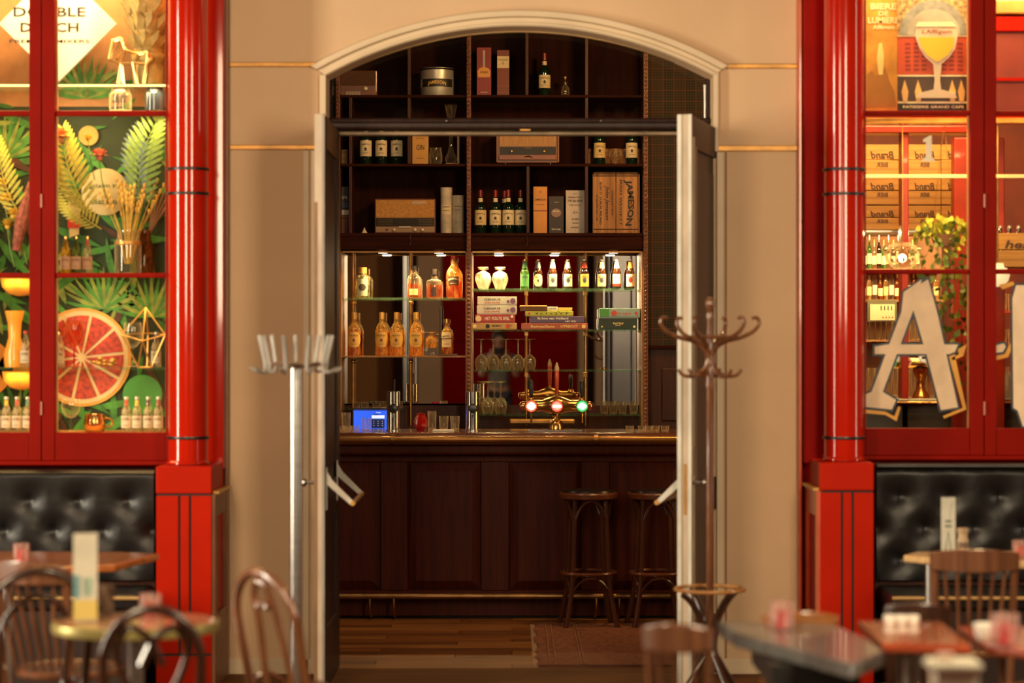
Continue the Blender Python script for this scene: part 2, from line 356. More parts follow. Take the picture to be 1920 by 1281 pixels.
# tartan wall right of the shelves
m, nt, b_, out = nodes('tartan_wallpaper'); MATS['tartan'] = m
b_.inputs['Roughness'].default_value = .8
tc = nt.nodes.new('ShaderNodeTexCoord'); sp = nt.nodes.new('ShaderNodeSeparateXYZ'); nt.links.new(tc.outputs['Object'], sp.inputs[0])
def band(ax, per, ph, wd):
    a = nt.nodes.new('ShaderNodeMath'); a.operation = 'MULTIPLY_ADD'; a.inputs[1].default_value = 1/per; a.inputs[2].default_value = ph
    nt.links.new(sp.outputs[ax], a.inputs[0])
    f = nt.nodes.new('ShaderNodeMath'); f.operation = 'FRACT'; nt.links.new(a.outputs[0], f.inputs[0])
    l = nt.nodes.new('ShaderNodeMath'); l.operation = 'LESS_THAN'; l.inputs[1].default_value = wd; nt.links.new(f.outputs[0], l.inputs[0]); return l.outputs[0]
def mixc(fac, a, b, k=1.0):
    mx = nt.nodes.new('ShaderNodeMix'); mx.data_type = 'RGBA'
    ml = nt.nodes.new('ShaderNodeMath'); ml.operation = 'MULTIPLY'; ml.inputs[1].default_value = k; nt.links.new(fac, ml.inputs[0]); nt.links.new(ml.outputs[0], mx.inputs[0])
    if isinstance(a, tuple): mx.inputs[6].default_value = (*a, 1)
    else: nt.links.new(a, mx.inputs[6])
    mx.inputs[7].default_value = (*b, 1); return mx.outputs[2]
cc = mixc(band(0, .14, 0, .45), (.026, .013, .004), (.010, .010, .004), .8)
cc = mixc(band(2, .14, .2, .45), cc, (.012, .014, .006), .5)
cc = mixc(band(0, .07, .1, .12), cc, (.09, .020, .007), .7)
cc = mixc(band(2, .07, .3, .12), cc, (.09, .024, .007), .6)
cc = mixc(band(0, .0175, .1, .2), cc, (.10, .05, .015), .35)
cc = mixc(band(2, .0175, .1, .2), cc, (.10, .05, .015), .35)
nt.links.new(cc, b_.inputs['Base Color'])
S('wall_bar_tartan', MB().box(X(1215, 15.62), 1.60, 15.62, 15.66, Z(650, 15.62), 3.95), m)
S('trim_19', MB().box(X(1215, 15.6), 1.60, 15.57, 15.64, Z(655, 15.6), Z(648, 15.6)), DKWX, bevel=.005)
wc = S('wainscot_bar', MB().box(X(1215, 15.62), 1.60, 15.62, 15.66, 0, Z(655, 15.62)), DKW)
box('panel', DKW, X(1240, 15.62), X(1300, 15.62), 15.605, 15.63, Z(790, 15.62), Z(690, 15.62), wc, bevel=.008)
# door frame: posts, head beam with beige strip, arched transom
HX0, HX1 = X(636, DF), X(1335, DF)
df = S('trim_20', MB().box(AX0-.02, HX0-.003, DF-.03, DF+.08, 0, Z(222, DF)).box(HX1+.003, AX1+.02, DF-.03, DF+.08, 0, Z(222, DF)), DOORD, bevel=.006)
hd = S('trim_21', MB().box(AX0-.02, AX1+.02, DF-.06, DF+.08, Z(244, DF), Z(223, DF)), DOORD, bevel=.012)
S('trim_22', MB().box(AX0-.02, AX1+.02, DF-.085, DF-.05, Z(233, DF), Z(225, DF)), DOORD, bevel=.01)
S('trim_23', MB().box(HX0, HX1, DF-.02, DF+.05, Z(254, DF), Z(247.5, DF)), mat('worn_strip', (.30, .20, .11), .45, var=.3, scale=7), bevel=.004)
for px in (838, 1126):
    MB().ball((X(px, DF), DF-.088, Z(230, DF)), .006).build('screw_cap', STEEL, hd)
MB().box(X(975, DF), X(995, DF), DF-.05, DF-.02, Z(247.5, DF), Z(243, DF)).build('latch_plate', BRASSD, hd, bevel=.002)
tz = Z(222, DF); tx0, tx1 = X(612, DF)-.01, X(1337, DF)+.01
zs = Z(141, DF)+.01; zc = Z(46, DF)
tr_ = arch_band('window_3', -.036, .01, DF-.03, DF+.05, DOORD, tx0, tx1, zs, zc, bevel=.005)
box('side_post', DOORD, tx1-.045, tx1, DF-.03, DF+.05, tz, zs+.02, tr_, bevel=.004)
box('side_post', DOORD, tx0, tx0+.025, DF-.03, DF+.05, tz, zs+.02, tr_, bevel=.004)
arch_band('gilt_bead', -.042, -.034, DF-.034, DF+.0, mat('gilt_bead', (.42, .26, .10), .4, metal=.3), tx0, tx1, zs, zc, kind=None, parent=tr_)
gp = arch(tx0+.03, tx1-.03, zs-.02, zc-.035)
MB().prism([(tx0+.03, tz)]+gp+[(tx1-.03, tz)], DF+.004, DF+.010).build('pane', WGLASS, tr_)
# ------------------------------------------------------------------ double door leaves
ZD = Z(215, 11.29)
def door(n, hx, ang, side, lab):
    # local: hinge at origin, leaf runs along -Y (towards the hall) when ang = 0; side=+1 thickness to -x
    r = bpy.data.objects.new('door_%d' % n, None); COL.objects.link(r); r['kind'] = 'structure'; r['label'] = lab
    r.location = (hx, DF-.03, 0); r.rotation_euler = (0, 0, ang)
    L = .91; th = .046; x0, x1 = (-th, 0) if side > 0 else (0, th)
    outx = x0 if side > 0 else x1; inx = x1 if side > 0 else x0
    # stiles and rails
    so, si = (DOORL, DOORIN)
    box('stile', DOORD, x0, x1, -.13, 0, .01, ZD, r, bevel=.003)
    box('stile', DOORD, x0, x1, -L, -L+.13, .01, ZD, r, bevel=.003)
    for za, zb in ((.01, .30), (.82, .98), (ZD-.15, ZD)):
        box('rail', DOORD if side < 0 else (DOORIN if za > 2 else DOORD), x0, x1, -L+.131, -.131, za, zb, r, bevel=.002)
    box('panel', DOORD, x0+.012, x1-.012, -L+.13, -.13, .29, .83, r, bevel=.004)
    box('panel', DOORD, x0+.014, x1-.014, -L+.13, -.13, .97, ZD-.14, r)
    box('raised_field', DOORD, x0+.006, x1-.006, -L+.20, -.20, 1.05, ZD-.23, r, bevel=.005)
    for yy in (-.135, -L+.125):
        box('bead', mat('bead_tan', (.22, .13, .07), .4), outx-.006 if side > 0 else outx-.002, outx+.002 if side > 0 else outx+.006, yy, yy+.012, .97, ZD-.14, r)
    # light painted edge strips on the meeting edge
    if side > 0:
        box('edge_strip', DOORL, x0-.001, x1-.012, -L-.004, -L, .01, ZD, r)
        box('edge_strip', mat('edge_grey', (.30, .27, .24), .5), x1-.012, x1-.001, -L-.003, -L, .01, ZD, r)
        box('edge_strip', mat('edge_tan', (.24, .12, .05), .5), x0-.004, x0+.012, -L-.0055, -L-.004, .01, Z(380, 11.3), r)
    else:
        box('edge_strip', mat('edge_white', (.62, .60, .52), .4), x0-.016, x0+.004, -L-.012, -L+.03, .01, ZD, r, bevel=.002)
        box('edge_strip', DOORL, x0+.004, x1-.010, -L-.005, -L, .01, ZD, r)
        box('edge_strip', mat('edge_white', (.62, .60, .52), .4), x1-.010, x1+.004, -L-.008, -L+.01, .01, ZD, r)
        box('lock_plate', BRASSD, x0+.014, x0+.028, -L-.0075, -L-.005, Z(965, 11.3), Z(870, 11.3), r)
        box('stile_bead', DOORL, x1, x1+.006, -L+.05, -L+.065, .01, ZD-.1, r)
        box('stile_bead', mat('bead_tan', (.22, .13, .07), .4), x1, x1+.006, -L+.09, -L+.10, .01, ZD-.1, r)
    # outer knob and plate
    d = -1 if side > 0 else 1
    kb = box('back_plate', STEEL, *sorted((outx, outx+d*.006)), -L+.03, -L+.07, 1.02, 1.16, r, bevel=.002)
    MB().tube([(outx, -L+.05, 1.0), (outx+d*.045, -L+.05, 1.0)], .008).ball((outx+d*.055, -L+.05, 1.0), .02, (.7, 1, 1)).build('knob', STEEL, kb, (0, 0, 0)).location = (0, 0, -.01)
    # panic bar on the inner face: two angled white brackets and a bar
    pb = MB(); e = 1 if side > 0 else -1
    WM = mat('white_enamel', (.60, .57, .50), .35)
    h0 = box('handle', WM, *sorted((inx, inx+e*.006)), -L+.05, -L+.085, .86, 1.06, r, bevel=.002)
    h1 = box('handle', WM, *sorted((inx, inx+e*.006)), -.16, -.125, .86, 1.06, r, bevel=.002)
    for hh, yy in ((h0, -L+.067), (h1, -.142)):
        MB().add([(inx, yy-.008, 1.05), (inx+e*.03, yy-.008, 1.0), (inx+e*.135, yy-.008, .895), (inx+e*.115, yy-.008, .885), (inx, yy-.008, .985),
                  (inx, yy+.008, 1.05), (inx+e*.03, yy+.008, 1.0), (inx+e*.135, yy+.008, .895), (inx+e*.115, yy+.008, .885), (inx, yy+.008, .985)],
                 [(0,1,2,3,4), (9,8,7,6,5), (0,5,6,1), (1,6,7,2), (2,7,8,3), (3,8,9,4), (4,9,5,0)]).build('bracket', WM, hh)
    MB().tube([(inx+e*.126, -L+.055, .892), (inx+e*.126, -.13, .892)], .012, 8).build('push_bar', mat('push_bar_brass', (.62, .33, .09), .3, metal=.7), r)
    for zz in (.35, 1.4, 2.4): MB().cyl(.009, zz, zz+.09, (outx, .0, 0), 10).build('hinge', BRASSD, r)
    return r
door(1, HX0, 0, 1, 'left leaf of the dark glazed double door, opened towards the hall')
door(2, HX1, math.radians(-14.0), -1, 'right leaf of the dark glazed double door, opened towards the hall')
# ------------------------------------------------------------------ bar counter
DB = 14.35
bar = T('bar_counter', 'long dark panelled wooden bar counter with rounded brass-edged top and foot rail', 'bar counter', (0, DB, 0))
bx0, bx1 = -1.55, 1.59; CT = 1.115
def L(D): return D-DB
box('carcass', BARW, bx0, bx1, .03, .42, .02, 1.03, bar)
box('plinth', mat('plinth_black', (.012, .006, .004), .6), bx0, bx1, .10, .14, 0, .13, bar)
box('counter_top', BARTOP, bx0, bx1, -.17, .46, 1.045, CT, bar, bevel=.012)
box('moulding', BARW, bx0, bx1, -.10, .05, .98, 1.045, bar, bevel=.015)
box('moulding', BARW, bx0, bx1, -.06, .04, Z(849, DB-.06), .975, bar, bevel=.006)
MB().tube([(bx0, -.20, 1.078), (bx1, -.20, 1.078)], .019, 12).build('edge_rail', mat('edge_rail_brass', (.40, .19, .055), .27, metal=.8, var=.15, scale=5), bar)
for px in (737, 1118): MB().cyl(.027, -.012, .012, (X(px, 14.14), -.20, 1.078), 14, axis='x').build('rail_clamp', BRASSD, bar)
rails = MB()
box('rail', BARW, bx0, bx1, 0, .03, Z(866, DB), .985, bar, bevel=.003); box('rail', BARW, bx0, bx1, 0, .03, .13, Z(1108, DB), bar, bevel=.003)
pn = [(500, 714), (764, 902), (954, 1090), (1142, 1280), (1330, 1465)]
xs_ = [bx0]+[X(v, DB) for p in pn for v in p]+[bx1]
for i in range(1, len(xs_)-1, 2):
    if i+1 < len(xs_)-1 or True:
        a = xs_[i-1]; b = xs_[i]
        if b > a: box('stile', BARW, a, b, 0, .03, Z(1108, DB)+.001, Z(866, DB)-.001, bar, bevel=.003)
box('stile', BARW, xs_[-2], bx1, 0, .03, Z(1108, DB)+.001, Z(866, DB)-.001, bar, bevel=.003)
for a, b in pn:
    xa, xb = X(a, DB), X(b, DB); za, zb = Z(1107, DB), Z(867, DB); c = .055
    MB().add([(xa,.028,za),(xb,.028,za),(xb,.028,zb),(xa,.028,zb),(xa+c,.008,za+c),(xb-c,.008,za+c),(xb-c,.008,zb-c),(xa+c,.008,zb-c)],
             [(4,5,6,7),(0,1,5,4),(1,2,6,5),(2,3,7,6),(3,0,4,7)]).build('panel', BARW, bar)
MB().tube([(bx0, -.12, Z(1118, DB-.12)), (bx1, -.12, Z(1118, DB-.12))], .016, 10).build('foot_rail', mat('foot_rail_brass', (.36, .20, .08), .35, metal=.9, var=.3, scale=4), bar)
for px in (694, 739, 1118, 1161):
    x = X(px, DB-.1); MB().tube(smooth_path([(x, -.12, .16), (x, -.11, .06), (x, -.02, .02), (x, .10, .02)]), .008, 6).build('rail_bracket', BRASSD, bar)
# ------------------------------------------------------------------ back bar shelving
DS = 15.55; DI = 15.70; DBK = 15.88
sh = T('back_bar_shelving', 'tall dark wooden back bar with open shelves above lit mirrored niches', 'shelving', (0, DS, 0))
sx0, sx1 = -1.50, X(1205, DS)
def sb(name, m, px0, px1, y0, y1, py0, py1, bevel=.002, D=DS):
    return box(name, m, X(px0, D) if px0 > -900 else sx0, X(px1, D), y0-DS, y1-DS, Z(py1, D), Z(py0, D), sh, bevel=bevel)
box('back_panel', DKB, sx0, sx1, DBK-DS, DBK-DS+.02, Z(437, DS), 3.93, sh)
for py, th in ((178, 5), (307, 5)): sb('shelf', DKWX, -999, 1205, DS, DBK, py, py+th)
sb('shelf', DKWX, -999, 1205, DS, DBK, 437, 443)
sb('header_board', DKWX, -999, 1205, DS+.01, DS+.04, 443, 468)
sb('header_board', DKWX, -999, 1205, DS+.04, DBK, 466, 472)
for px, a, b in ((767, -20, 178), (988, -20, 178), (1100, -20, 178), (657, 183, 307), (767, 183, 307), (1100, 183, 307),
                 (657, 312, 437), (990, 312, 437), (1100, 312, 437)):
    sb('divider', DKW, px-3, px+3, DS+.003, DBK, a, b)
def upright(px0, px1):
    u = box('upright', UPR, X(px0, DS), X(px1, DS), -.03, .33, 0, 3.93, sh, bevel=.003)
    bd = MB(); x = (X(px0, DS)+X(px1, DS))/2
    for i in range(150): bd.ball((x, -.032, .02+i*.026), .009, (1, .6, 1), 6)
    bd.build('beading', UPR, u, kind='stuff')
upright(875, 883); upright(1206, 1215); upright(630, 638)
# niches: mirrors, lower board, light strips
MIR = mat('antique_mirror', (.83, .80, .76), .012, metal=1, var=.02, scale=2)
for a, b in ((640, 874), (884, 1205)):
    sb('mirror', MIR, a+1, b-1, 15.85, 15.87, 472, 757 if a < 700 else 760, bevel=0, D=15.85)
    sb('back_board', DKW, a, b, 15.84, 15.88, 760, 1000, D=15.85)
for a, b in ((638, 640), (873, 875), (883, 885), (1203, 1206)):
    sb('niche_lining', mat('niche_lit_edge', (.40, .21, .07), .35, metal=.5), a, b, DS+.01, 15.85, 472, 800)  # gold tone paints the bright back-lit edges of the niches
for a, b in ((641, 873), (885, 1203)):
    sb('light_valance', mat('niche_lit_edge', (.40, .21, .07), .35, metal=.5), a, b, DS+.02, DS+.035, 470.5, 474)
for px in (718, 823, 935, 1042, 1150):
    o = MB().lathe([(0, 0), (.028, 0), (.030, .004), (.030, .012), (.012, .014)], (X(px, 15.6), 15.60-DS, Z(475, 15.6)), 16).build('downlight', mat('lamp_glow', (1, .8, .5), .5, emit=(1, .75, .42), es=9), sh)
def glass_shelf(px0, px1, py, m=SHELFG, th=.011):
    D = DS+.03; z = Z(py, D)
    return box('glass_shelf' if m is SHELFG else 'shelf', m, X(px0, D), X(px1, D), .03, .29, z-th, z, sh), z
_, ZL1 = glass_shelf(640, 873, 558); _, ZL2 = glass_shelf(640, 873, 668, wood('light_shelf', (.35, .17, .06), (.22, .1, .03), .3, 'x'), .008)
_, ZR1 = glass_shelf(885, 1203, 541); _, ZR2 = glass_shelf(885, 1203, 618); _, ZR3 = glass_shelf(885, 1203, 694); _, ZR4 = glass_shelf(885, 1200, 777)
_, ZL3 = glass_shelf(640, 760, 766)
for px in (662, 770):
    p = MB().cyl(.0085, Z(800, 15.6), Z(472, 15.6), (X(px, 15.78), .23, 0), 10).build('post', BRASSD if px > 700 else BRASSD, sh)
    for py in (562, 672): MB().ball((X(px, 15.78), .23, Z(py+6, 15.78)), .014, (1, 1, 1.2), 10).build('clamp', BRASS, p)
for px in (987, 1098):
    p = MB().cyl(.0085, Z(800, 15.6), Z(472, 15.6), (X(px, 15.78), .23, 0), 10).build('post', BRASSD, sh)
    for py in (549, 625, 702): MB().box(X(px, 15.78)-.012, X(px, 15.78)+.012, .215, .242, Z(py+5, 15.78), Z(py-4, 15.78)).build('clamp', BRASS, p, bevel=.002)
for px in (770, 989):
    MB().tube(smooth_path([(X(px+2, DS), -.004, Z(437, DS)), (X(px-1, DS), -.012, Z(445, DS)), (X(px+1, DS), -.006, Z(452, DS)), (X(px-2, DS), -.004, Z(461, DS))], 4), .0022, 5).build('hook', STEEL, sh)
box('worktop', mat('worktop_steel', (.22, .2, .17), .3, metal=.8), sx0, sx1, -.1, .33, .86, .90, sh, bevel=.003)
box('cupboard', DKW, sx0, sx1, -.06, .33, 0, .86, sh)
box('back_ledge', STEEL, bx0, bx1, .421, .80, .870, .904, bar)
box('ledge_support', BARW, bx0, bx1, .44, .46, 0, .870, bar)
box('tray', BRASSD, X(955, 15.5), X(1078, 15.5), -.08, .0, Z(796, 15.5), Z(786, 15.5), sh, bevel=.01)
# ------------------------------------------------------------------ bottles, glasses, boxes on the shelves
GREENB = mat('dark_green_bottle', (.006, .022, .010), .06, var=.2, coat=.6, trans=.25)
BROWNB = mat('dark_brown_bottle', (.030, .010, .004), .06, var=.2, coat=.6, trans=.2)
AMBER = glassy('amber_spirit', (.90, .38, .08), 1, .02, haze=.20, hc=(.60, .18, .025))
PALE = glassy('pale_rum', (1, .80, .42), 1, .02, haze=.20, hc=(.95, .62, .24), ior=1.6)
GREENC = glassy('green_clear_bottle', (.40, .70, .25), 1, .02, haze=.22, hc=(.20, .45, .10))
REDCAP = mat('red_capsule', (.22, .015, .010), .3, var=.05)
GOLDC = mat('gold_capsule', (.62, .34, .09), .35, metal=.5)
BLKC = mat('black_capsule', (.015, .012, .012), .35)
SILC = mat('silver_capsule', (.6, .58, .5), .3, metal=.7)
PROF = {  # radius, height as fractions (r of body radius, z of height)
 'whiskey': [(0,0),(.94,0),(1,.015),(1,.55),(.97,.60),(.80,.655),(.50,.695),(.36,.74),(.33,.80),(.33,.985),(.30,1),(0,1)],
 'rum': [(0,0),(.92,0),(.97,.015),(1,.50),(.98,.58),(.82,.66),(.58,.72),(.42,.77),(.38,.80),(.38,.99),(.36,1),(0,1)],
 'beer': [(0,0),(.92,0),(1,.02),(1,.52),(.96,.58),(.72,.68),(.50,.75),(.42,.84),(.38,.94),(.42,.955),(.42,1),(0,1)],
 'square': [(0,0),(.94,0),(1,.02),(1,.54),(.93,.60),(.45,.64),(.36,.68),(.36,.80),(.42,.81),(.42,.99),(0,1)],
 'round': [(0,0),(.90,0),(1,.03),(1,.52),(.96,.60),(.78,.68),(.45,.73),(.36,.78),(.33,.90),(.40,.91),(.40,1),(0,1)],
 'jar': [(0,0),(.94,0),(1,.02),(1,.60),(.94,.68),(.70,.74),(.52,.77),(.50,.97),(.55,.98),(.55,1),(0,1)],
}
def arc_label(R, z0, z1, a=75, seg=12, oval=False):
    mb = MB(); v = []; f = []
    ra = math.radians(a)
    for i in range(seg+1):
        t = -ra+2*ra*i/seg
        if oval:
            k = math.sqrt(max(0, 1-(t/ra)**2))*.5+.5*max(0, 1-(t/ra)**4); zc = (z0+z1)/2; h = (z1-z0)/2*max(k, .05)
            za, zb = zc-h, zc+h
        else: za, zb = z0, z1
        v += [(R*math.sin(t), -R*math.cos(t), za), (R*math.sin(t), -R*math.cos(t), zb)]
    for i in range(seg): f.append((2*i, 2*i+2, 2*i+3, 2*i+1))
    return mb.add(v, f, True)
def bottle(label, x, y, z, h, r, prof='whiskey', gm=None, cap=REDCAP, capz=(.84, 1.0), lab=None, labz=(.22, .52), lang=75, oval=False,
           txt=None, neck=None, neckz=(.72, .82), liquid=None, name='bottle', cat='bottle', group=None, tcol=None, emblem=True, txt2=None, medal=None):
    t = T(name, label, cat, (x, y, z), group=group)
    P = [(a*r, b*h) for a, b in PROF[prof]]
    MB().lathe(P, seg=20).build('glass_body', gm or GREENB, t)
    cr = max(a for a, b in PROF[prof] if b > capz[0]+.01 and a > 0)*r+.0008
    MB().lathe([(cr, capz[0]*h), (cr, h), (0, h+.0008)], seg=14).build('cap', cap, t)
    if liquid: 
        zl = liquid[1]*h; Q = [(0, .004)]+[(max(0, a-.003), b) for a, b in P if 0 < b < zl and a > 0]+[(P[3][0]-.003 if zl < .55*h else .3*r, zl), (0, zl)]
        MB().lathe(Q, seg=16).build('liquid', liquid[0], t)
    if lab:
        lb = arc_label(r+.0007, labz[0]*h, labz[1]*h, lang, oval=oval).build('label', lab, t)
        if txt: text(txt, tcol or INK, lb, (0, -r-.0014, (labz[0]*.25+labz[1]*.75)*h), .0125 if not oval else .010, r*1.55, bend=r+.001, arch=6 if not oval else 0)
        if emblem:
            zc = (labz[0]*.52+labz[1]*.48)*h
            arc_label(r+.0012, zc-.011, zc+.008, 13, 4, True).build('emblem', tcol or INK, lb)
            arc_label(r+.0012, zc-.0145, zc-.0125, 18, 4).build('emblem_line', tcol or INK, lb)
        if txt2: text(txt2, tcol or INK, lb, (0, -r-.0014, (labz[0]*.8+labz[1]*.2)*h), .006, r*1.0, bend=r+.001)
        if medal: arc_label(r+.0012, (labz[0]*.7+labz[1]*.3)*h, (labz[0]*.3+labz[1]*.7)*h, 30, 8, True).build('medallion', medal, lb)
    if neck:
        nr = .36*r+.001
        MB().lathe([(nr+.0006, neckz[0]*h), (nr+.0002, neckz[1]*h)], seg=12).build('neck_label', neck, t)
    return t
YL = mat('yellow_cream_label', (.72, .52, .22), .6, var=.05)
z1, z2, z3 = Z(178, DS), Z(307, DS), Z(437, DS)
def sx(px): return X(px, DI)
def hh(a, b): return abs(b-a)*DI/F
ISL = 'IRISH WHISKEY'
# row of whiskey bottles on the second shelf
for px, lb in ((686, 'leftmost'), (715, 'middle'), (744, 'rightmost')):
    bottle(lb+' of three green whiskey bottles beside the yellow gin carton', sx(px), DI, z2, .285, .0385, lab=CREAMP, txt='JAMESON', txt2=ISL, neck=CREAMP, labz=(.20, .56), group='whiskey bottles on the upper left shelf')
bottle('tall green whiskey bottle with cream label alone on the topmost shelf', sx(1021), DI, z1, .285, .0385, lab=CREAMP, txt='JAMESON', txt2=ISL, neck=CREAMP, labz=(.20, .50))
for px, y, lb, rr in ((901, DI, 'first from the left', 0), (929, DI, 'second from the left', 0), (953, DI-.02, 'third and foremost', 0), (946, DI+.085, 'one half hidden behind the third', 0), (976, DI, 'rightmost', 0)):
    bottle('green whiskey bottle, %s in the row beside the orange carton' % lb, X(px, y), y, z3, .285, .0385, lab=CREAMP if px != 901 else YL, txt='JAMESON', txt2=ISL, neck=CREAMP, labz=(.20, .54), group='whiskey bottles on the middle right shelf')
bottle('green whiskey bottle with orange label left of the snifter glass, above the wooden crate', sx(1124), DI-.02, z2, .285, .0385, lab=YL, txt='JAMESON', txt2=ISL, labz=(.16, .50), group='whiskey bottles above the wooden crate')
bottle('green whiskey bottle with cream label right of the snifter glass, above the wooden crate', sx(1184), DI-.02, z2, .285, .0385, lab=CREAMP, txt='JAMESON', txt2=ISL, labz=(.16, .50), group='whiskey bottles above the wooden crate')
for px, w in ((1108, 'leftmost'), (1137, 'second'), (1156, 'middle'), (1174, 'fourth'), (1197, 'rightmost')):
    t = T('label_tin', w+' of the tan round tins standing behind the snifter glass', 'tin', (sx(px), DI+.10, z2), group='tins behind the snifter glass')
    MB().cyl(.032, 0, .115, b=.002).build('tin_body', mat('tan_tin', (.30, .13, .05), .4, metal=.2), t)
    lb = arc_label(.0327, .02, .10, 80).build('label', mat('tan_tin_label', (.34, .16, .06), .6), t)
    text('JAMESON', INK, lb, (0, -.0334, .085), .010, .048, bend=.0335)
def lathe_thing(name, label, cat, x, y, z, prof, m, part='glass_bowl', group=None, seg=20, extra=None):
    t = T(name, label, cat, (x, y, z), group=group)
    MB().lathe(prof, seg=seg).build(part, m, t)
    if extra: extra(t)
    return t
# tumblers and special glasses
lathe_thing('tumbler', 'faceted clear tumbler standing right of the yellow gin box', 'glass', sx(817), DI, z2, [(0,.004),(.034,.004),(.036,0),(.042,.03),(.043,.06),(.036,.10),(.038,.115)], CUTG)
def kw(t):
    st = box('stand', mat('stand_wood', (.36, .22, .11), .5), -.045, .040, -.035, .035, 0, .012, t, bevel=.003)
    box('stand_post', mat('stand_wood', (.36, .22, .11), .5), .032, .046, -.012, .012, .01, .20, t, bevel=.003)
    MB().lathe([(0, .012), (.03, .016), (.040, .035), (.036, .055), (.020, .085), (.012, .13), (.012, .19)], (-.008, 0, 0), seg=18).build('glass_bulb', CLEAR, t)
lathe_thing('flared_beer_glass', 'tall flared beer glass with round bulb held in a small wooden stand', 'glass', sx(848), DI, z2, [(.012,.19),(.016,.26),(.030,.34),(.041,.392)], CUTG, 'glass_flute', extra=kw)
for o in [c for c in COL.objects if c.name.startswith('glass_flute')]: o.location.x = -.008
lathe_thing('snifter_glass', 'clear round snifter glass between two whiskey bottles above the crate', 'glass', sx(1154), DI-.03, z2, [(0,.004),(.03,.002),(.03,0),(.005,.006),(.005,.022),(.03,.035),(.045,.060),(.042,.085),(.033,.105)], CUTG)
t = T('decanter', 'small clear decanter with stopper on the topmost shelf', 'decanter', (sx(1060), DI, z1))
MB().lathe([(0,0),(.022,0),(.026,.01),(.027,.04),(.022,.065),(.009,.08),(.009,.095),(.014,.10)], seg=14).build('glass_body', CUTG, t)
MB().lathe([(.006,.095),(.013,.112),(.017,.122),(.016,.132),(0,.134)], seg=10).build('stopper', BRASSD, t)
t = T('tin_bucket', 'round steel bucket with black band and gold lettering on the top left shelf', 'bucket', (sx(820), DI, z1))
hb = hh(121, 174); rb = hh(788, 851)/2
MB().lathe([(0,0),(rb*.97,0),(rb,.006),(rb,hb-.012),(rb*1.02,hb-.010),(rb*1.02,hb),(rb*.98,hb),(rb*.96,.01),(0,.01)], seg=36).build('bucket_body', mat('bucket_steel', (.60, .56, .50), .35, metal=.55, var=.05), t)
MB().lathe([(rb*1.025, hb-.014), (rb*1.03, hb-.002)], seg=36).build('rim', BLKM, t)
bd = arc_label(rb+.001, hb*.32, hb*.60, 62, 20).build('band', mat('band_black', (.02, .016, .012), .5), t)
text('JAMESON', mat('gold_print', (.75, .48, .14), .5), bd, (0, -rb-.002, hb*.47), .030, .125, bend=rb+.002, arch=3, bold=.03)
t2 = arc_label(rb+.0025, hb*.28, hb*.62, 9, 8, True).build('badge', mat('badge_cream', (.6, .48, .32), .5), t); t2.rotation_euler = (0, 0, math.radians(-66))
# cartons
def carton(label, px0, px1, py0, z, c, lines=(), y=DI, dep=None, name='carton', bands=(), group=None, rough=.5):
    D = y; x0, x1 = X(px0, D), X(px1, D); h = None
    wd = x1-x0; ht = Z(py0, D)-z; dep = dep or wd
    t = T(name, label, 'box', ((x0+x1)/2, y, z), group=group)
    b = box('box_body', c, -wd/2, wd/2, -.002, dep-.002, 0, ht, t, bevel=.0012)
    for (f0, f1, m) in bands: box('print_band', m, -wd/2+.001, wd/2-.001, -.0032, -.0018, ht*f0, ht*f1, b)
    for ln in lines:
        s, fz, th, fw = ln[:4]; m = ln[4] if len(ln) > 4 else INK
        text(s, m, b, (0, -.0040, ht*fz), th, wd*fw)
    return t, wd, ht, b
t, wd, ht, b = carton('tall dark red carton with a gold bottle emblem on the topmost shelf', 894, 921, 89, z1, mat('carton_red', (.26, .012, .010), .45), [('WHISKY', .47, .008, .5, mat('gold_print', (.75,.48,.14), .5)), ('SINGLE MALT', .10, .005, .5, WHITE)])
gpm = mat('orange_gold_print', (.75, .34, .06), .45)
MB().prism([(-.038, ht*.40), (.038, ht*.40), (.042, ht*.52), (.03, ht*.58), (0, ht*.61), (-.03, ht*.58), (-.042, ht*.52)], -.0034, -.002).build('emblem', gpm, b)
box('neck_print', mat('silver_print', (.45, .42, .36), .4), -.007, .007, -.0034, -.002, ht*.61, ht*.94, b)
text('WHISKY', INK, b, (0, -.0045, ht*.50), .014, .055)
carton('brown red carton with a cream upper label right of the dark red one', 932, 955, 94, z1, mat('carton_rust', (.20, .035, .018), .5),
       [('THE GLENLIVET', .79, .008, .75), ('15', .72, .016, .16), ('FRENCH OAK', .45, .006, .55, mat('rust_print', (.33, .10, .05), .5)), ('RESERVE', .16, .006, .55, mat('rust_print', (.33, .10, .05), .5))],
       bands=[(.62, .87, CREAMP), (.24, .25, mat('rust_print', (.33, .10, .05), .5)), (.10, .11, mat('rust_print', (.33, .10, .05), .5))])
carton('yellow gin carton with black lettering in a pale frame', 773, 803, 250, z2, mat('gin_pale', (.50, .42, .30), .5), [('GIN', .56, .034, .50, INK), ('WORKET 51', .22, .007, .5), ('DISTILLED', .84, .005, .5)],
       bands=[(.05, 1, mat('gin_yellow', (.62, .30, .04), .5))])
carton('orange whiskey carton with dark lettering right of the green bottles', 1000, 1026, 350, z3, mat('carton_orange', (.72, .30, .04), .5),
       [('JAMESON', .72, .016, .75), ('IRISH WHISKEY', .62, .006, .55, REDCAP), ('o', .89, .012, .12)], bands=[(.48, .50, REDCAP)])
t, wd, ht, b = carton('dark carton with a pale crest between the orange and the white cartons', 1029, 1057, 368, z3, mat('carton_black', (.030, .016, .014), .5),
       [('CHIVAS', .84, .006, .3, WHITE), ('REGAL', .60, .012, .45, WHITE), ('Ultra Cask', .13, .012, .6, WHITE)])
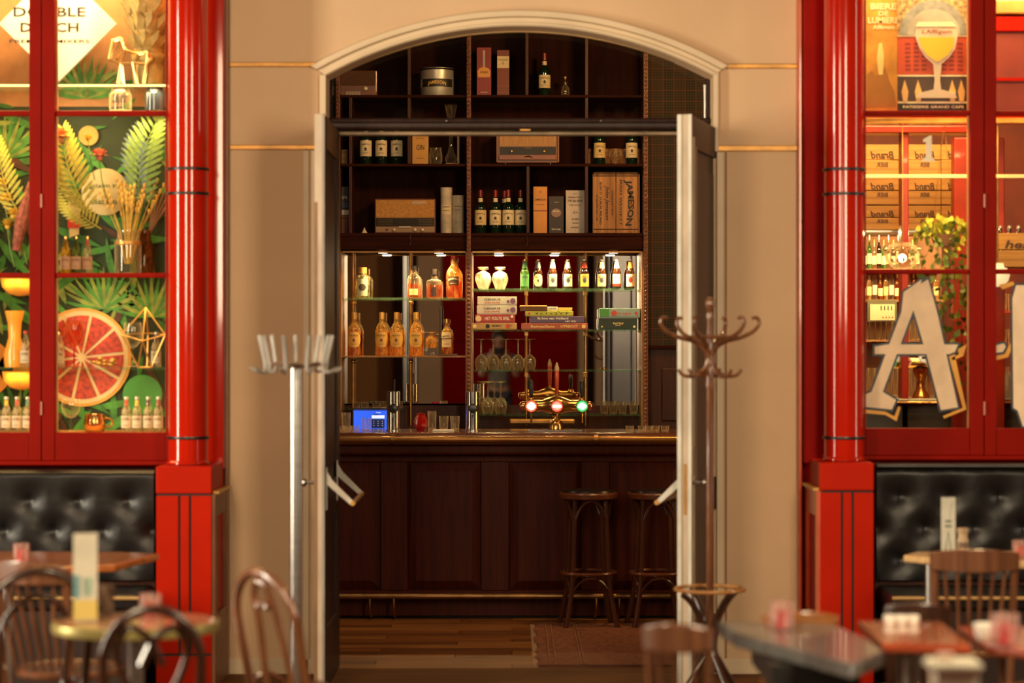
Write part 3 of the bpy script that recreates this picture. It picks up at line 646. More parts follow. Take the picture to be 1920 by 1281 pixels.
MB().prism([(.030*math.cos(a)*(1+.15*(k % 2)), ht*.56+.026*math.sin(a)*(1+.15*(k % 2))) for k, a in enumerate([2*PI*i/24 for i in range(24)])], -.0034, -.002).build('crest', mat('crest_tan', (.30, .18, .12), .5), b)
carton('white carton with small dark print reading 21 beside the wooden crate', 1061, 1096, 357, z3, mat('carton_white', (.60, .50, .42), .5),
       [('DISTILLERY', .92, .004, .2), ('SINGLE MALT SCOTCH', .84, .008, .75), ('THE BALVENIE', .76, .014, .80), ('PORTWOOD', .66, .008, .65), ('-21-', .50, .018, .3), ('AGED', .34, .012, .4), ('YEARS', .25, .01, .35), ('WHISKY', .15, .01, .45), ('*', .08, .008, .05)])
# tube tins
for px0, px1, py0, lb, cc in ((826, 848, 352, 'taller pale cylindrical whisky tube with tan label', (.55, .46, .34)), (848, 870, 367, 'shorter cream cylindrical whisky tube next to the post', (.62, .50, .34))):
    r = (X(px1, DI)-X(px0, DI))/2; h = Z(py0, DI)-z3
    t = T('whisky_tube', lb, 'tube', (sx((px0+px1)/2), DI, z3))
    MB().cyl(r, 0, h, b=.002, seg=28).build('tube_body', mat('tube_%d' % px0, cc, .5, var=.15, scale=18), t)
    MB().lathe([(r+.001, h-.035), (r+.001, h), (0, h+.001)], seg=28).build('lid', mat('tube_%d' % px0, cc, .5), t)
    lbm = arc_label(r+.001, h*.42 if px0 == 826 else h*.1, h*.62 if px0 == 826 else h*.8, 50).build('label', CREAMP if px0 == 826 else mat('tube_%d' % px0, cc, .5), t)
    text('The Balvenie' if px0 != 826 else 'WHISKY', INK, lbm, (0, -r-.002, h*(.58 if px0 == 826 else .72)), .010, r*1.4, bend=r+.002)
    text('DOUBLEWOOD', INK, lbm, (0, -r-.002, h*(.50 if px0 == 826 else .62)), .006, r*1.1, bend=r+.002)
# radios
def radio(label, px0, px1, py0, z, style, y=DI):
    x0, x1 = X(px0, y), X(px1, y); wd = x1-x0; ht = Z(py0, y)-z
    t = T('vintage_radio', label, 'radio', ((x0+x1)/2, y-.03, z))
    RW = mat('radio_wood', (.16, .05, .018), .32, var=.15, scale=10, coat=.3); CL = mat('speaker_cloth', (.50, .24, .06), .85, var=.12, scale=60, bump=.3, bscale=200)
    box('case', RW, -wd/2, wd/2, 0, .17, 0, ht, t, bevel=.006)
    kn = mat('radio_knob', (.62, .50, .34), .3, metal=.3)
    def k(x, z, r): MB().lathe([(r*.9, 0), (r, -.003), (r*.9, -.014), (r*.4, -.016), (0, -.016)], (x, 0, z), 14, axis='y').build('knob', kn, t)
    if style == 1:
        box('speaker_grille', CL, -wd/2+.008, wd/2-.008, -.003, .002, ht*.46, ht*.96, t)
        box('badge', mat('badge_tan', (.48, .32, .18), .5), wd*.11, wd*.34, -.006, -.002, ht*.84, ht*.93, t)
        dp = box('tuning_dial', mat('dial_dark', (.035, .028, .02), .2), -wd/2+.008, wd/2-.008, -.003, .002, ht*.22, ht*.44, t)
        for i in range(4): box('scale_line', mat('dial_print', (.30, .20, .09), .5), -wd/2+.02, -wd*.2, -.0042, -.003, ht*(.26+.045*i), ht*(.265+.045*i), dp)
        for i in range(4): box('scale_line', mat('dial_print', (.30, .20, .09), .5), wd*.22, wd/2-.02, -.0042, -.003, ht*(.26+.045*i), ht*(.265+.045*i), dp)
        box('control_strip', mat('strip_tan', (.34, .20, .09), .4), -wd/2+.008, wd/2-.008, -.004, .002, ht*.05, ht*.20, t)
        for i in range(7): box('key', mat('key_cream', (.66, .52, .38), .4), -wd*.10+i*wd*.028, -wd*.10+i*wd*.028+wd*.024, -.012, .0, ht*.17, ht*.215, t)
        for fx in (-.18, .16, .28): k(wd*fx, ht*.11, .011)
        MB().lathe([(.008, 0), (.008, -.003), (0, -.003)], (-wd*.30, -.004, ht*.11), 12, axis='y').build('socket', mat('socket_red', (.10, .01, .01), .4), t)
    elif style == 2:
        box('speaker_grille', mat('grille_slats', (.44, .22, .07), .6, var=.2, scale=40, stretch=(6, 1, .2)), -wd/2+.018, wd/2-.018, -.003, .002, ht*.54, ht*.97, t)
        dp = box('tuning_dial', mat('dial_dark', (.035, .028, .02), .2), -wd/2+.018, wd/2-.018, -.003, .002, ht*.28, ht*.52, t)
        text('VIOLA', mat('dial_print', (.30, .20, .09), .5), dp, (0, -.0045, ht*.49), .006, .05)
        for fx in (-.26, .27): MB().lathe([(.013, 0), (.014, -.004), (.008, -.012), (0, -.012)], (wd*fx, -.003, ht*.38), 4, axis='y').build('knob', BRASS, t)
        box('front_sill', mat('radio_red', (.26, .08, .03), .35), -wd/2+.012, wd/2-.012, -.014, .002, ht*.10, ht*.27, t, bevel=.003)
        for s_ in (-1, 1): box('side_cheek', mat('radio_tan', (.32, .13, .05), .4), s_*wd/2-.004, s_*wd/2+.004, -.01, .16, ht*.03, ht, t, bevel=.002)
        MB().tube([(-.02, -.016, ht*.2), (.01, -.022, ht*.22), (.03, -.016, ht*.17)], .0035, 6).build('sill_ornament', BRASSD, t)
        for fx in (-.36, .37): MB().cyl(.008, -.012, .001, (wd*fx, .02, 0), 10).build('foot', STEEL, t)
    else:
        box('speaker_grille', mat('radio_dark_cloth', (.085, .032, .014), .8, var=.1), -wd/2+.005, wd/2-.006, -.003, .002, ht*.42, ht*.97, t)
        box('control_strip', mat('radio_red2', (.22, .06, .02), .4), -wd/2+.002, wd/2-.002, -.005, .002, .002, ht*.18, t)
        for i in range(5): box('key', mat('key_cream2', (.40, .30, .22), .4), -wd*.18+i*wd*.065, -wd*.18+i*wd*.065+wd*.058, -.012, .0, ht*.06, ht*.20, t)
        for fx, r in ((-.42, .006), (-.30, .008), (.25, .015)): k(wd*fx, ht*.31, r)
    return t
radio('dark low vintage radio with cream keys at the left end of the topmost shelf', 622, 707, 133, z1, 3)
radio('tan cloth fronted vintage radio with cream keys on the third shelf left', 703, 817, 373, z3, 1)
t = radio('vintage radio with two brass knobs standing on short feet under the door head', 932, 1047, 252, z2, 2); t.location.z += .012
# wooden whiskey crate standing on its end
x0, x1 = X(1111, DI), X(1199, DI); wd = x1-x0; ht = Z(323, DI)-z3
t = T('wooden_crate', 'old wooden whiskey crate standing on end with sideways black lettering', 'crate', ((x0+x1)/2, DI-.03, z3))
CW = wood('crate_wood', (.50, .24, .08), (.22, .09, .03), .65, 'z', scale=3)
for i, (a, b) in enumerate(((-wd/2+.006, -.003), (.0, wd/2-.012))): box('plank', CW, a, b, 0, .012, .004, ht-.004, t, bevel=.002)
for a, b in ((-wd/2, -wd/2+.010), (wd/2-.010, wd/2)): box('side_board', CW, a, b, .002, .17, 0, ht-.01, t, bevel=.001)
for a, b in ((0, .010), (ht-.012, ht)): box('end_board', CW, -wd/2+.01, wd/2-.01, .012, .17, a, b, t)
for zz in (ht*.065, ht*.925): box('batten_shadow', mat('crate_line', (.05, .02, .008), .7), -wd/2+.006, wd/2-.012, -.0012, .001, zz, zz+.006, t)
for xx, zz in ((-.12, .02), (.12, .02), (-.12, ht-.02), (.12, ht-.02)): MB().ball((xx, -.001, zz), .003).build('nail', BLK, t)
R90 = (PI/2, PI/2, 0)
text('JAMESON', INK, t, (wd*.30, -.002, ht*.50), .052, ht*.74, arch=.9, rot=R90, bold=.04)
text('IRISH WHISKEY', INK, t, (wd*.10, -.002, ht*.50), .018, ht*.74, rot=R90, bold=.01)
text('John Jameson', INK, t, (-wd*.20, -.002, ht*.50), .034, ht*.56, rot=R90, shear=.35)
text('BOW ST. DUBLIN, IRELAND', INK, t, (-wd*.335, -.002, ht*.49), .017, ht*.68, rot=R90, bold=.02)
text('DISTILLED & BOTTLED IN', INK, t, (-wd*.08, -.002, ht*.50), .012, ht*.40, rot=R90)
text('ESTABLISHED SINCE 1780', INK, t, (-wd*.41, -.002, ht*.42), .010, ht*.42, rot=R90, shear=.3)
# left end of second and third shelf
t = T('wooden_box', 'pale brown wooden box with dark lid stripe at the left end of the second shelf', 'box', (sx(640), DI-.02, z2))
box('box_body', wood('pale_box', (.34, .17, .06), (.2, .09, .03), .6, 'x'), -.055, .042, 0, .15, 0, .085, t, bevel=.003); box('lid', wood('pale_box', (.34, .17, .06), (.2, .09, .03), .6, 'x'), -.057, .044, -.003, .153, .086, .10, t, bevel=.003)
t, wd, ht, b = carton('navy blue carton with wave stripes standing on the pale book at the left end', 632, 654, 350, z3+.16, mat('carton_navy', (.012, .018, .030), .45), [('CAPA', .52, .022, .8, WHITE)], name='navy_carton', dep=.1)
for i, f in enumerate((.10, .16, .24)): box('wave_print', mat('blue_print', (.06, .14, .28), .5), -wd/2+.001, wd/2-.001, -.0035, -.002, ht*f, ht*(f+.03), b)
t = T('book', 'cream paged book lying under the navy carton', 'book', (X(644, DI), DI-.005, z3+.121)); box('pages', WHITE, -.040, .036, 0, .10, .004, .035, t); box('cover', mat('book_cover_dark', (.05, .03, .03), .5), -.042, .038, -.002, .102, .0352, .038, t); box('cover', mat('book_cover_dark', (.05, .03, .03), .5), -.042, .038, -.002, .102, 0, .0038, t)
t = T('wooden_cigar_box', 'reddish brown wooden box at the bottom of the small stack at the left end', 'box', (X(644, DI), DI-.01, z3)); box('box_body', mat('cigar_wood', (.20, .06, .022), .5, var=.2), -.046, .038, 0, .13, 0, .10, t, bevel=.002); box('lid', mat('cigar_wood', (.20, .06, .022), .5, var=.2), -.048, .040, -.003, .132, .101, .12, t, bevel=.002)
lathe_thing('small_funnel', 'tiny cream cone shaped funnel left of the tan vintage radio', 'funnel', sx(684), DI-.05, z3, [(.0215,0),(.0215,.002),(.010,.022),(.006,.026),(.005,.038),(0,.038)], CREAMP, 'cone')
# ---------------- lit niche, left
DN = 15.68
def nx(px): return X(px, DN)
NH = lambda a, b: (b-a)*DN/F
bottle('wide pale ceramic-looking bottle with a dark bird print on the upper glass shelf', nx(680), DN, ZL1, NH(500, 557), .047, 'jar', glassy('pale_olive_glass', (.6, .55, .35), 1, .03, haze=.35, hc=(.55, .5, .28)), GOLDC, (.80, 1), emblem=False, lab=mat('misty_label', (.42, .42, .30), .5), labz=(.06, .62), lang=45, medal=mat('bird_print', (.05, .04, .03), .6))
bottle('amber bottle with black cap in front of the brass post on the upper glass shelf', nx(776), DN, ZL1, NH(497, 557), .043, 'round', CLEAR, BLKC, (.88, 1), lab=YL, labz=(.08, .28), lang=40, liquid=(AMBER, .44), emblem=False, name='whisky_bottle')
bottle('squat square-shouldered amber bottle with tall black cap, centre of the upper glass shelf', nx(814), DN, ZL1, NH(503, 557), .049, 'square', CLEAR, BLKC, (.80, 1), lab=mat('black_label', (.03, .015, .012), .5), labz=(.05, .36), lang=20, liquid=(AMBER, .45), emblem=False, name='whisky_bottle')
bottle('tallest bottle with red cap and dark square label on the upper glass shelf', nx(851), DN, ZL1, NH(478, 557), .051, 'rum', PALE, mat('bright_red_cap', (.5, .03, .02), .3), (.90, 1), lab=mat('black_label', (.03, .015, .012), .5), labz=(.30, .50), lang=40, liquid=(AMBER, .40), txt='SOUTHERN', txt2='COMFORT', tcol=CREAMP, emblem=False, name='liqueur_bottle')
for px, w, lq in ((664, 'leftmost golden rum bottle with oval label, in front of the brass post', AMBER), (715.5, 'second golden rum bottle with oval label on the lower lit shelf', PALE), (743.5, 'third golden rum bottle with oval label on the lower lit shelf', PALE), (780, 'rightmost golden rum bottle with oval label beside the hanging snifter', PALE)):
    bottle(w, nx(px), DN, ZL2, NH(585, 667), .0415, 'rum', PALE, GOLDC, (.84, 1.0), lab=mat('gold_oval_label', (.60, .34, .08), .5, var=.1, scale=20), labz=(.20, .56), lang=80, oval=True, liquid=(lq, .6), txt='HAVANA', txt2='ANEJO', emblem=True, tcol=mat('brown_print', (.16, .05, .02), .6), name='rum_bottle', group='golden rum bottles on the lit shelf')
t = T('bottle_display_stand', 'dark upright display stand with a snifter hung upside down from its arm', 'stand', (nx(826), DN, ZL2))
box('base', mat('stand_dark', (.045, .018, .012), .35), -.018, .10, -.035, .035, 0, .012, t, bevel=.002)
box('post', mat('stand_dark', (.045, .018, .012), .35), -.009, .009, -.009, .009, .012, NH(575, 667), t, bevel=.002)
MB().tube([(.037+.040*math.cos(a), .040*math.sin(a), NH(634, 667)) for a in [2*PI*i/20 for i in range(20)]], .0028, 6, True).build('ring_arm', mat('stand_dark', (.045, .018, .012), .35), t)
MB().tube([(-.009, 0, NH(626, 667)), (-.035, 0, NH(626, 667))], .0025, 6).build('hook_arm', BRASSD, t)
lathe_thing('snifter_glass', 'golden lit snifter hanging upside down left of the display stand', 'glass', nx(808)-.0015, DN, ZL2+NH(652, 667), [(0,.0),(.026,.001),(.036,.02),(.038,.045),(.030,.068),(.008,.085),(.004,.09),(.004,.098),(.040,.103),(.040,.105)], PALE, 'glass_bowl')  # rum tint paints gold light into an empty clear glass
bottle('cognac bottle with cream label held in the ring of the display stand', nx(837)+.001, DN, ZL2+.0125, NH(598, 664), .036, 'round', PALE, BRASS, (.88, 1), lab=CREAMP, labz=(.20, .62), lang=55, liquid=(AMBER, .55), txt='MARTELL', txt2='VS', name='cognac_bottle', emblem=False)
# back ledge tumblers
for i, px in enumerate((668, 684, 706, 719, 748)):
    lathe_thing('shot_glass', ['first', 'second', 'third', 'fourth', 'fifth'][i]+' small glass from the left on the ledge above the blue screen', 'glass', nx(px), DN, ZL3, [(0,.003),(.021,.003),(.022,0),(.026,.034)], CUTG, group='small glasses on the ledge above the screen', seg=14)
# ---------------- lit niche, right
for px, w in ((905.5, 'left'), (937.5, 'right')):
    lathe_thing('frosted_goblet', w+' one of two bright frosted goblets standing upside down on the top glass shelf', 'glass', nx(px), DN, ZR1, [(.030,0),(.037,.02),(.050,.055),(.052,.075),(.044,.098),(.020,.112),(.007,.117),(.007,.128),(.034,.137),(.036,.141),(0,.143)], FROST, group='upside down frosted goblets')
beers = [(984, GREENC, 'clear green', (.10,.28,.08), 'HEINEKEN', mat('green_label', (.04,.16,.04), .5), 0), (1009, BROWNB, 'dark brown with round yellow label', 0, 'BRAND', YL, 1), (1036.5, BROWNB, 'brown with white neck and shield label', 0, 'AFFLIGEM', CREAMP, 2),
         (1065, BROWNB, 'brown with cream shield label', 0, 'AFFLIGEM', CREAMP, 2), (1096, BROWNB, 'dark with red neck and orange label', 0, 'AFFLIGEM', mat('orange_label', (.70,.30,.05), .5), 2), (1128, BROWNB, 'brown with green-gold shield label', 0, 'AFFLIGEM', YL, 2),
         (1156.5, BROWNB, 'brown with white label and red base', 0, 'AMSTEL', mat('bright_white', (.80,.76,.62), .5), 3), (1182, BROWNB, 'brown with cream label and red seal', 0, 'LIEFMANS', CREAMP, 4)]
necks = [mat('green_label', (.04,.16,.04), .5), mat('blue_neck', (.06, .09, .12), .5), mat('bright_white', (.80,.76,.62), .5), CREAMP, mat('red_neck', (.45,.04,.01), .5), YL, mat('bright_white', (.80,.76,.62), .5), mat('orange_label', (.70,.30,.05), .5)]
ords = ['first', 'second', 'third', 'fourth', 'fifth', 'sixth', 'seventh', 'last']
for i, (px, gm, ds, _c, tx, lm, st) in enumerate(beers):
    t = bottle('%s beer bottle on the top glass shelf, %s' % (ords[i], ds), nx(px), DN, ZR1, NH(486, 541), .0275, 'beer', gm, SILC if i not in (0, 1) else BRASS, (.945, 1.0), lab=lm, labz=(.08, .50), lang=75, oval=st == 1, txt=tx,
               neck=necks[i], neckz=(.70, .92), emblem=st in (1, 2), medal=(REDCAP if st == 4 else mat('shield_blue', (.05, .06, .07), .5) if st == 2 else None), name='beer_bottle', group='beer bottles on the top glass shelf')
    nk = [c for c in t.children if c.name.startswith('neck_label')][0]
    me = nk.data; h_ = NH(486, 541)
    for v in me.vertices:
        a = math.atan2(v.co.y, v.co.x); lo = v.co.z < .8*h_; R_ = (.0275*.66+.0008) if lo else (.0275*.405+.0008); v.co.x = R_*math.cos(a); v.co.y = R_*math.sin(a)
    if st == 3:
        lb = [c for c in t.children if c.name.startswith('label')][0]; arc_label(.0275+.0012, .085*h_, .17*h_, 74).build('red_base', mat('bright_red_cap', (.5, .03, .02), .3), lb)
# board games, in stacks
def game(label, px0, px1, py0, py1, zb, m, lines=(), y=DN-.06, dep=.2, rz=0, side=None, pips=()):
    D = y; x0, x1 = X(px0, D), X(px1, D); h = (py1-py0)*D/F; wd = x1-x0
    t = T('board_game_box', label, 'board game', ((x0+x1)/2, y, zb), rz, 'board game boxes on the glass shelf')
    box('tray', m, -wd/2+.002, wd/2-.002, .002, dep, 0, h*.5, t)
    lid = box('lid', m, -wd/2, wd/2, 0, dep+.002, h*.12, h-.001, t, bevel=.0015)
    for s, fx, fz, th, ww, mm in lines: text(s, mm, lid, (wd*fx, -.0012, h*fz), th, ww*wd if ww else None, bold=.02)
    for fx, fz, r, mm in pips: MB().lathe([(r, 0), (r, -.0012), (0, -.0012)], (wd*fx, -.0004, h*fz), 14, axis='y').build('printed_badge', mm, lid)
    return zb+h
GW = mat('game_white', (.66, .60, .56), .45); GR = mat('game_red', (.40, .03, .02), .4); GB = mat('game_tan', (.50, .28, .10), .45); GP = mat('game_purple', (.10, .06, .16), .4)
RP = mat('red_print', (.5, .06, .03), .5); PUR = mat('purple_badge', (.20, .08, .20), .5)
zb = ZR2
zb = game('tan board game box with cartoon squares, bottom of the left stack', 885, 969, 605.5, 618, zb, GB, [('MEMO', .05, .55, .014, .2, INK), ('QUIZ', .33, .55, .012, .12, INK)], pips=[(-.44, .5, .012, CREAMP), (-.15, .5, .014, INK), (.30, .5, .014, RP)])
zb = game('red board game box with white lettering in the left stack', 891, 966, 589.5, 605.5, zb, GR, [('HET FOUTE SPEL', .05, .52, .022, .62, WHITE)], pips=[(.42, .75, .009, WHITE), (-.42, .5, .02, CREAMP)])
gl = [('GENIUS', -.12, .66, .014, .42, INK), ('SQUARE', -.12, .30, .013, .40, RP)]
zb = game('lower of two white board game boxes in the left stack', 894, 969, 573, 589.5, zb, GW, gl, pips=[(.28, .45, .010, PUR), (.40, .5, .018, PUR)])
zb = game('upper white board game box on top of the left stack', 895, 969, 556, 573, zb, GW, gl, pips=[(.28, .45, .010, PUR), (.40, .5, .018, PUR)])
zb = ZR2
zb = game('red city trading game box, bottom of the middle stack', 978, 1102, 606, 618, zb, mat('game_brick', (.36, .07, .04), .4), [('BusinessGame', -.18, .5, .016, .36, YL), ('UTRECHT', .22, .5, .016, .26, YL)], pips=[(.44, .5, .013, YL)])
zb = game('purple quiz game box in the middle stack with white lettering', 994, 1096, 593, 606, zb, GP, [('Ik hou van Holland', -.08, .70, .016, .56, WHITE), ('HET SPEL', .25, .26, .010, .20, WHITE)])
zc_ = zb
zb = game('yellow green board game box in the middle stack', 985, 1075, 583, 593, zb, mat('game_lime', (.42, .42, .05), .45), [('4 x 1 x 2 Y T', .05, .5, .012, .7, INK)], pips=[(-.42, .5, .008, RP)])
zt = zb
game('small yellow box lying on the right of the middle stack', 1047, 1073, 576.5, 583, zt, mat('game_yellow', (.65, .46, .10), .45), y=DN-.05, dep=.12)
game('small white tin lettered in black on the middle stack', 1026, 1046, 575, 583, zt, GW, [('QUIZ', 0, .5, .012, .7, INK)], y=DN-.05, dep=.12)
t = T('wooden_game_case', 'flat wooden game case tilted open on the left of the middle stack', 'board game', (X(1000, DN-.06), DN-.06, zt))
box('case_base', mat('case_brown', (.16, .06, .02), .5), -.082, .085, 0, .14, .0, .022, t, bevel=.002); box('case_lid', GB, -.088, .088, -.002, .142, .024, .036, t, bevel=.003)
zb = ZR2
zb = game('dark green board game box at the bottom of the right stack', 1123, 1195, 596.5, 618, zb, mat('game_bottle_green', (.012, .030, .022), .4), [('Bad Bad', 0, .55, .014, .26, YL), ('games', 0, .35, .005, .14, YL)], pips=[(-.42, .25, .006, YL), (.42, .25, .008, WHITE)])
zb = game('green and pale blue party game box on top of the right stack', 1124, 1200, 578, 596.5, zb, mat('game_sky', (.24, .36, .40), .45), [('Wat zeg je', .08, .45, .018, .40, RP)], pips=[(-.14, .5, .018, RP), (.40, .5, .010, RP)])
box('green_end', mat('game_green', (.06, .26, .05), .45), -.130, -.068, -.0016, .0, .010, .060, [o for o in COL.objects if o.get('label', '').startswith('green and pale')][0])
# stem glasses standing upside down
WP = [(.030,0),(.037,.022),(.040,.045),(.037,.068),(.022,.088),(.005,.100),(.004,.115),(.004,.192),(.012,.196),(.036,.1985),(.036,.200)]
for i, px in enumerate((901, 924, 948, 971, 993)):
    s = NH(634, 692)/.200
    lathe_thing('wine_glass', '%s upside down wine glass from the left on the third glass shelf' % ords[i], 'glass', nx(px)+.002, DN, ZR3, [(a, b*s) for a, b in WP], CUTG, group='upside down wine glasses on the third glass shelf', seg=18)
for i, (px, dy) in enumerate(((903, .06), (914, -.03), (926, .05), (938, -.02))):
    s = NH(717, 777)/.200
    lathe_thing('wine_glass', '%s upside down wine glass on the lowest glass shelf, behind the chrome tap' % ords[i], 'glass', nx(px)+.002, DN+dy, ZR4, [(a, b*s) for a, b in WP], CUTG, group='upside down wine glasses on the lowest glass shelf', seg=18)
for i, px in enumerate((1133, 1150, 1167, 1188)):
    lathe_thing('tumbler', '%s cut tumbler from the left at the right end of the lowest glass shelf' % ords[i], 'glass', nx(px), DN, ZR4, [(0,.006),(.022,.006),(.023,0),(.027,.04),(.027,.075)], CUTG, group='cut tumblers on the lowest glass shelf', seg=10)
lathe_thing('bottle_stopper', 'small brass bottle stopper lying on the third glass shelf', 'stopper', nx(1133), DN, ZR3, [(0,0),(.014,.003),(.012,.009),(.004,.012),(.004,.018),(0,.018)], BRASSD, 'cap')
# ---------------- on the bar counter
DC = 14.50
def cx_(px): return X(px, DC)
SCREEN = T('till_screen', 'till touchscreen showing a blue page with a dark number pad', 'monitor', (X(704, 15.0), 15.0, .905))
zt0 = Z(803, 15.0)-.905; zt1 = Z(768, 15.0)-.905; W_ = X(745, 15)-X(663, 15)
box('foot', BLK, -.09, .09, 0, .12, 0, .012, SCREEN, bevel=.003); box('neck', BLK, -.02, .02, .03, .06, .012, zt0+.05, SCREEN)
box('bezel', BLK, -W_/2-.008, W_/2+.008, 0, .03, zt0-.08, zt1+.010, SCREEN, bevel=.003)
scr = box('screen', mat('screen_blue', (.02, .05, .4), .2, emit=(.03, .12, .85), es=1.1), -W_/2, W_/2, -.002, 0, zt0-.07, zt1, SCREEN)
def scm(c, e=1.0): return mat('scr_%02x%02x%02x' % tuple(int(v*255) for v in c), c, .3, emit=c, es=e)
def pr(px0, px1, py0, py1, m): return box('screen_field', m, X(px0, 15)-X(704, 15), X(px1, 15)-X(704, 15), -.0032, -.002, Z(py1, 15)-.905, Z(py0, 15)-.905, scr)
pr(697, 721, 779, 784, scm((.75, .8, .95))); pd = pr(697, 721, 786, 803, scm((.02, .03, .10), .5)); pr(697, 721, 784.3, 786, scm((.2, .4, .95)))
pr(663, 745, 768, 770, scm((.02, .04, .3), .5)); pr(750-4, 750-2, 771, 803, scm((.25, .5, .95))) ; pr(700, 710, 776.5, 778.5, scm((.05, .08, .2), .4)); text('kassa', scm((.75, .8, .95)), scr, (X(710, 15)-X(704, 15), -.0035, Z(773.5, 15)-.905), .008, .026)
for i in range(3):
    for j in range(3): MB().lathe([(.0022, 0), (0, -.0005)], (X(701+i*8, 15)-X(704, 15), -.0036, Z(790+j*4, 15)-.905), 6, axis='y').build('number_key', scm((.6, .65, .8)), scr)
def tap_column(label, px0, px1, py0, knob, lever):
    r = (X(px1, DC)-X(px0, DC))/2; h = Z(py0, DC)-CT
    t = T('beer_tap_column', label, 'beer tap', (cx_((px0+px1)/2), DC, CT))
    MB().cyl(r, .006, h, b=.003, seg=28).build('column', CHROME, t); MB().cyl(r*1.12, 0, .006, seg=28).build('base_ring', STEEL, t)
    MB().cyl(r*1.02, h*.985, h+.003, seg=28, b=.002).build('cap', CHROME, t)
    MB().cyl(.012, -r-.03, -r+.004, (.0, 0, h*.58), 14, axis='y').build('tap_neck', BRASSD, t)
    MB().lathe([(0, -r-.045), (.022, -r-.042), (.028, -r-.035), (.026, -r-.028), (0, -r-.028)], (.004, 0, h*.58), 18, axis='y').build('knob', BLK, t)
    if lever: MB().tube([(.006, 0, h), (.008, 0, h+.075)], [.005, .0065], 8).build('lever', BLK, t)
    MB().tube(smooth_path([(-.0, -r-.005, h*.50), (0, -r-.03, h*.46), (0, -r-.035, h*.36)]), .006, 8).build('spout', CHROME, t)
tap_column('chrome tap column with black knob and upright lever in front of the blue screen', 725, 750, 735, 1, True)
tap_column('chrome tap column with black knob between the red lantern and the wine glasses', 873, 899, 735, 1, False)
# brass tap tower
t = T('beer_tap_tower', 'polished brass T-shaped beer tap tower with three glowing badges', 'beer tap', (cx_(1043), DC, CT))
zc = Z(761, DC)-CT; px_ = DC/F
MB().lathe([(0,0),(.046,0),(.046,.008),(.044,.03),(.036,.055),(.020,.068),(.018,.08),(.028,.09)], seg=28).build('pedestal', BRASS, t)
bd_ = MB().tube([(-62*px_, 0, zc), (-50*px_, 0, zc), (-26*px_, 0, zc), (-16*px_, 0, zc+.002), (0, 0, zc+.004), (16*px_, 0, zc+.002), (26*px_, 0, zc), (50*px_, 0, zc), (62*px_, 0, zc)], [.020, .036, .034, .046, .062, .046, .034, .036, .020], 20)
bd_.build('tower_body', BRASS, t)
for dx, ring, face, hm, h0, h1, sg in ((-47, (.9, .12, .05), (1, .75, .6), BLK, 747, 712, 'red and white badge'), (1, (.9, .10, .06), (.95, .30, .2), mat('handle_red', (.48, .06, .015), .3, coat=.4), 740, 686, 'red badge'), (48, (.02, .45, .10), (.35, .85, .5), BLK, 747, 713, 'green badge')):
    xx = dx*px_
    bg = MB().lathe([(.0385, -.02), (.0385, -.058), (.034, -.062)], (xx, 0, zc-.001), 24, axis='y').build('badge_ring', BRASS, t)
    MB().lathe([(.0345, -.059), (.0345, -.0605), (0, -.0605)], (xx, 0, zc-.001), 24, axis='y').build('badge_rim', mat('glow_%s' % sg, ring, .3, emit=ring, es=1.0), bg)
    MB().lathe([(.024, -.0612), (0, -.0618)], (xx, 0, zc-.001), 24, axis='y').build('badge_face', mat('glowface_%s' % sg, face, .3, emit=face, es=1.5), bg)
    box('badge_print', mat('glow_white', (1, .9, .8), .3, emit=(1, .9, .8), es=1.9), xx-.026, xx+.026, -.0632, -.0622, zc-.010, zc+.006, bg)
    za, zb_ = Z(h0, DC)-CT, Z(h1, DC)-CT
    MB().lathe([(.022, zc+.02), (.020, zc+.035), (.014, zc+.045), (.018, zc+.05), (.008, za), (.005, za+.01)], (xx, 0, 0), 16).build('tap_valve', BRASS, t)
    hd_ = MB().lathe([(.006, za), (.011, za+.01), (.014, za+(zb_-za)*.6), (.013, zb_-.01), (.006, zb_), (0, zb_)], (xx, 0, 0), 14).build('handle', hm, t)
    if dx == 1: MB().lathe([(.0135, zb_-.03), (.014, zb_-.012), (.006, zb_+.012), (.004, zb_+.02), (0, zb_+.02)], (xx, 0, 0), 14).build('handle_tip', mat('tip_cream', (.5, .38, .24), .4), hd_)
    MB().tube(smooth_path([(xx, -.03, zc-.03), (xx, -.055, zc-.05), (xx, -.058, zc-.10)]), .006, 8).build('spout', BRASS, t)
for s_ in (-1, 1): MB().ball((s_*62*px_, 0, zc), .026, (1, 1, 1)).build('end_ball', mat('copper', (.75, .32, .14), .2, metal=1), t)
# red lantern vase
def lantern(label, px, D, z):
    t = T('tealight_lantern', label, 'lantern', (X(px, D), D, z)); h = 33*D/F; r = 13.5*D/F
    MB().lathe([(0,0),(r*.55,0),(r*.95,h*.25),(r,h*.42),(r*.88,h*.68),(r*.60,h*.88),(r*.62,h),(r*.56,h),(r*.55,h*.9)], seg=9, smooth=False).build('glass_shade', mat('red_lantern_glass', (.40, .010, .008), .12, trans=.25, coat=.7, emit=(.5, .01, .005), es=.04), t)
    MB().cyl(.018, .002, .02, seg=12).build('tealight', WHITE, t)
lantern('small red glass tealight lantern standing on the counter', 789, DC-.02, CT)
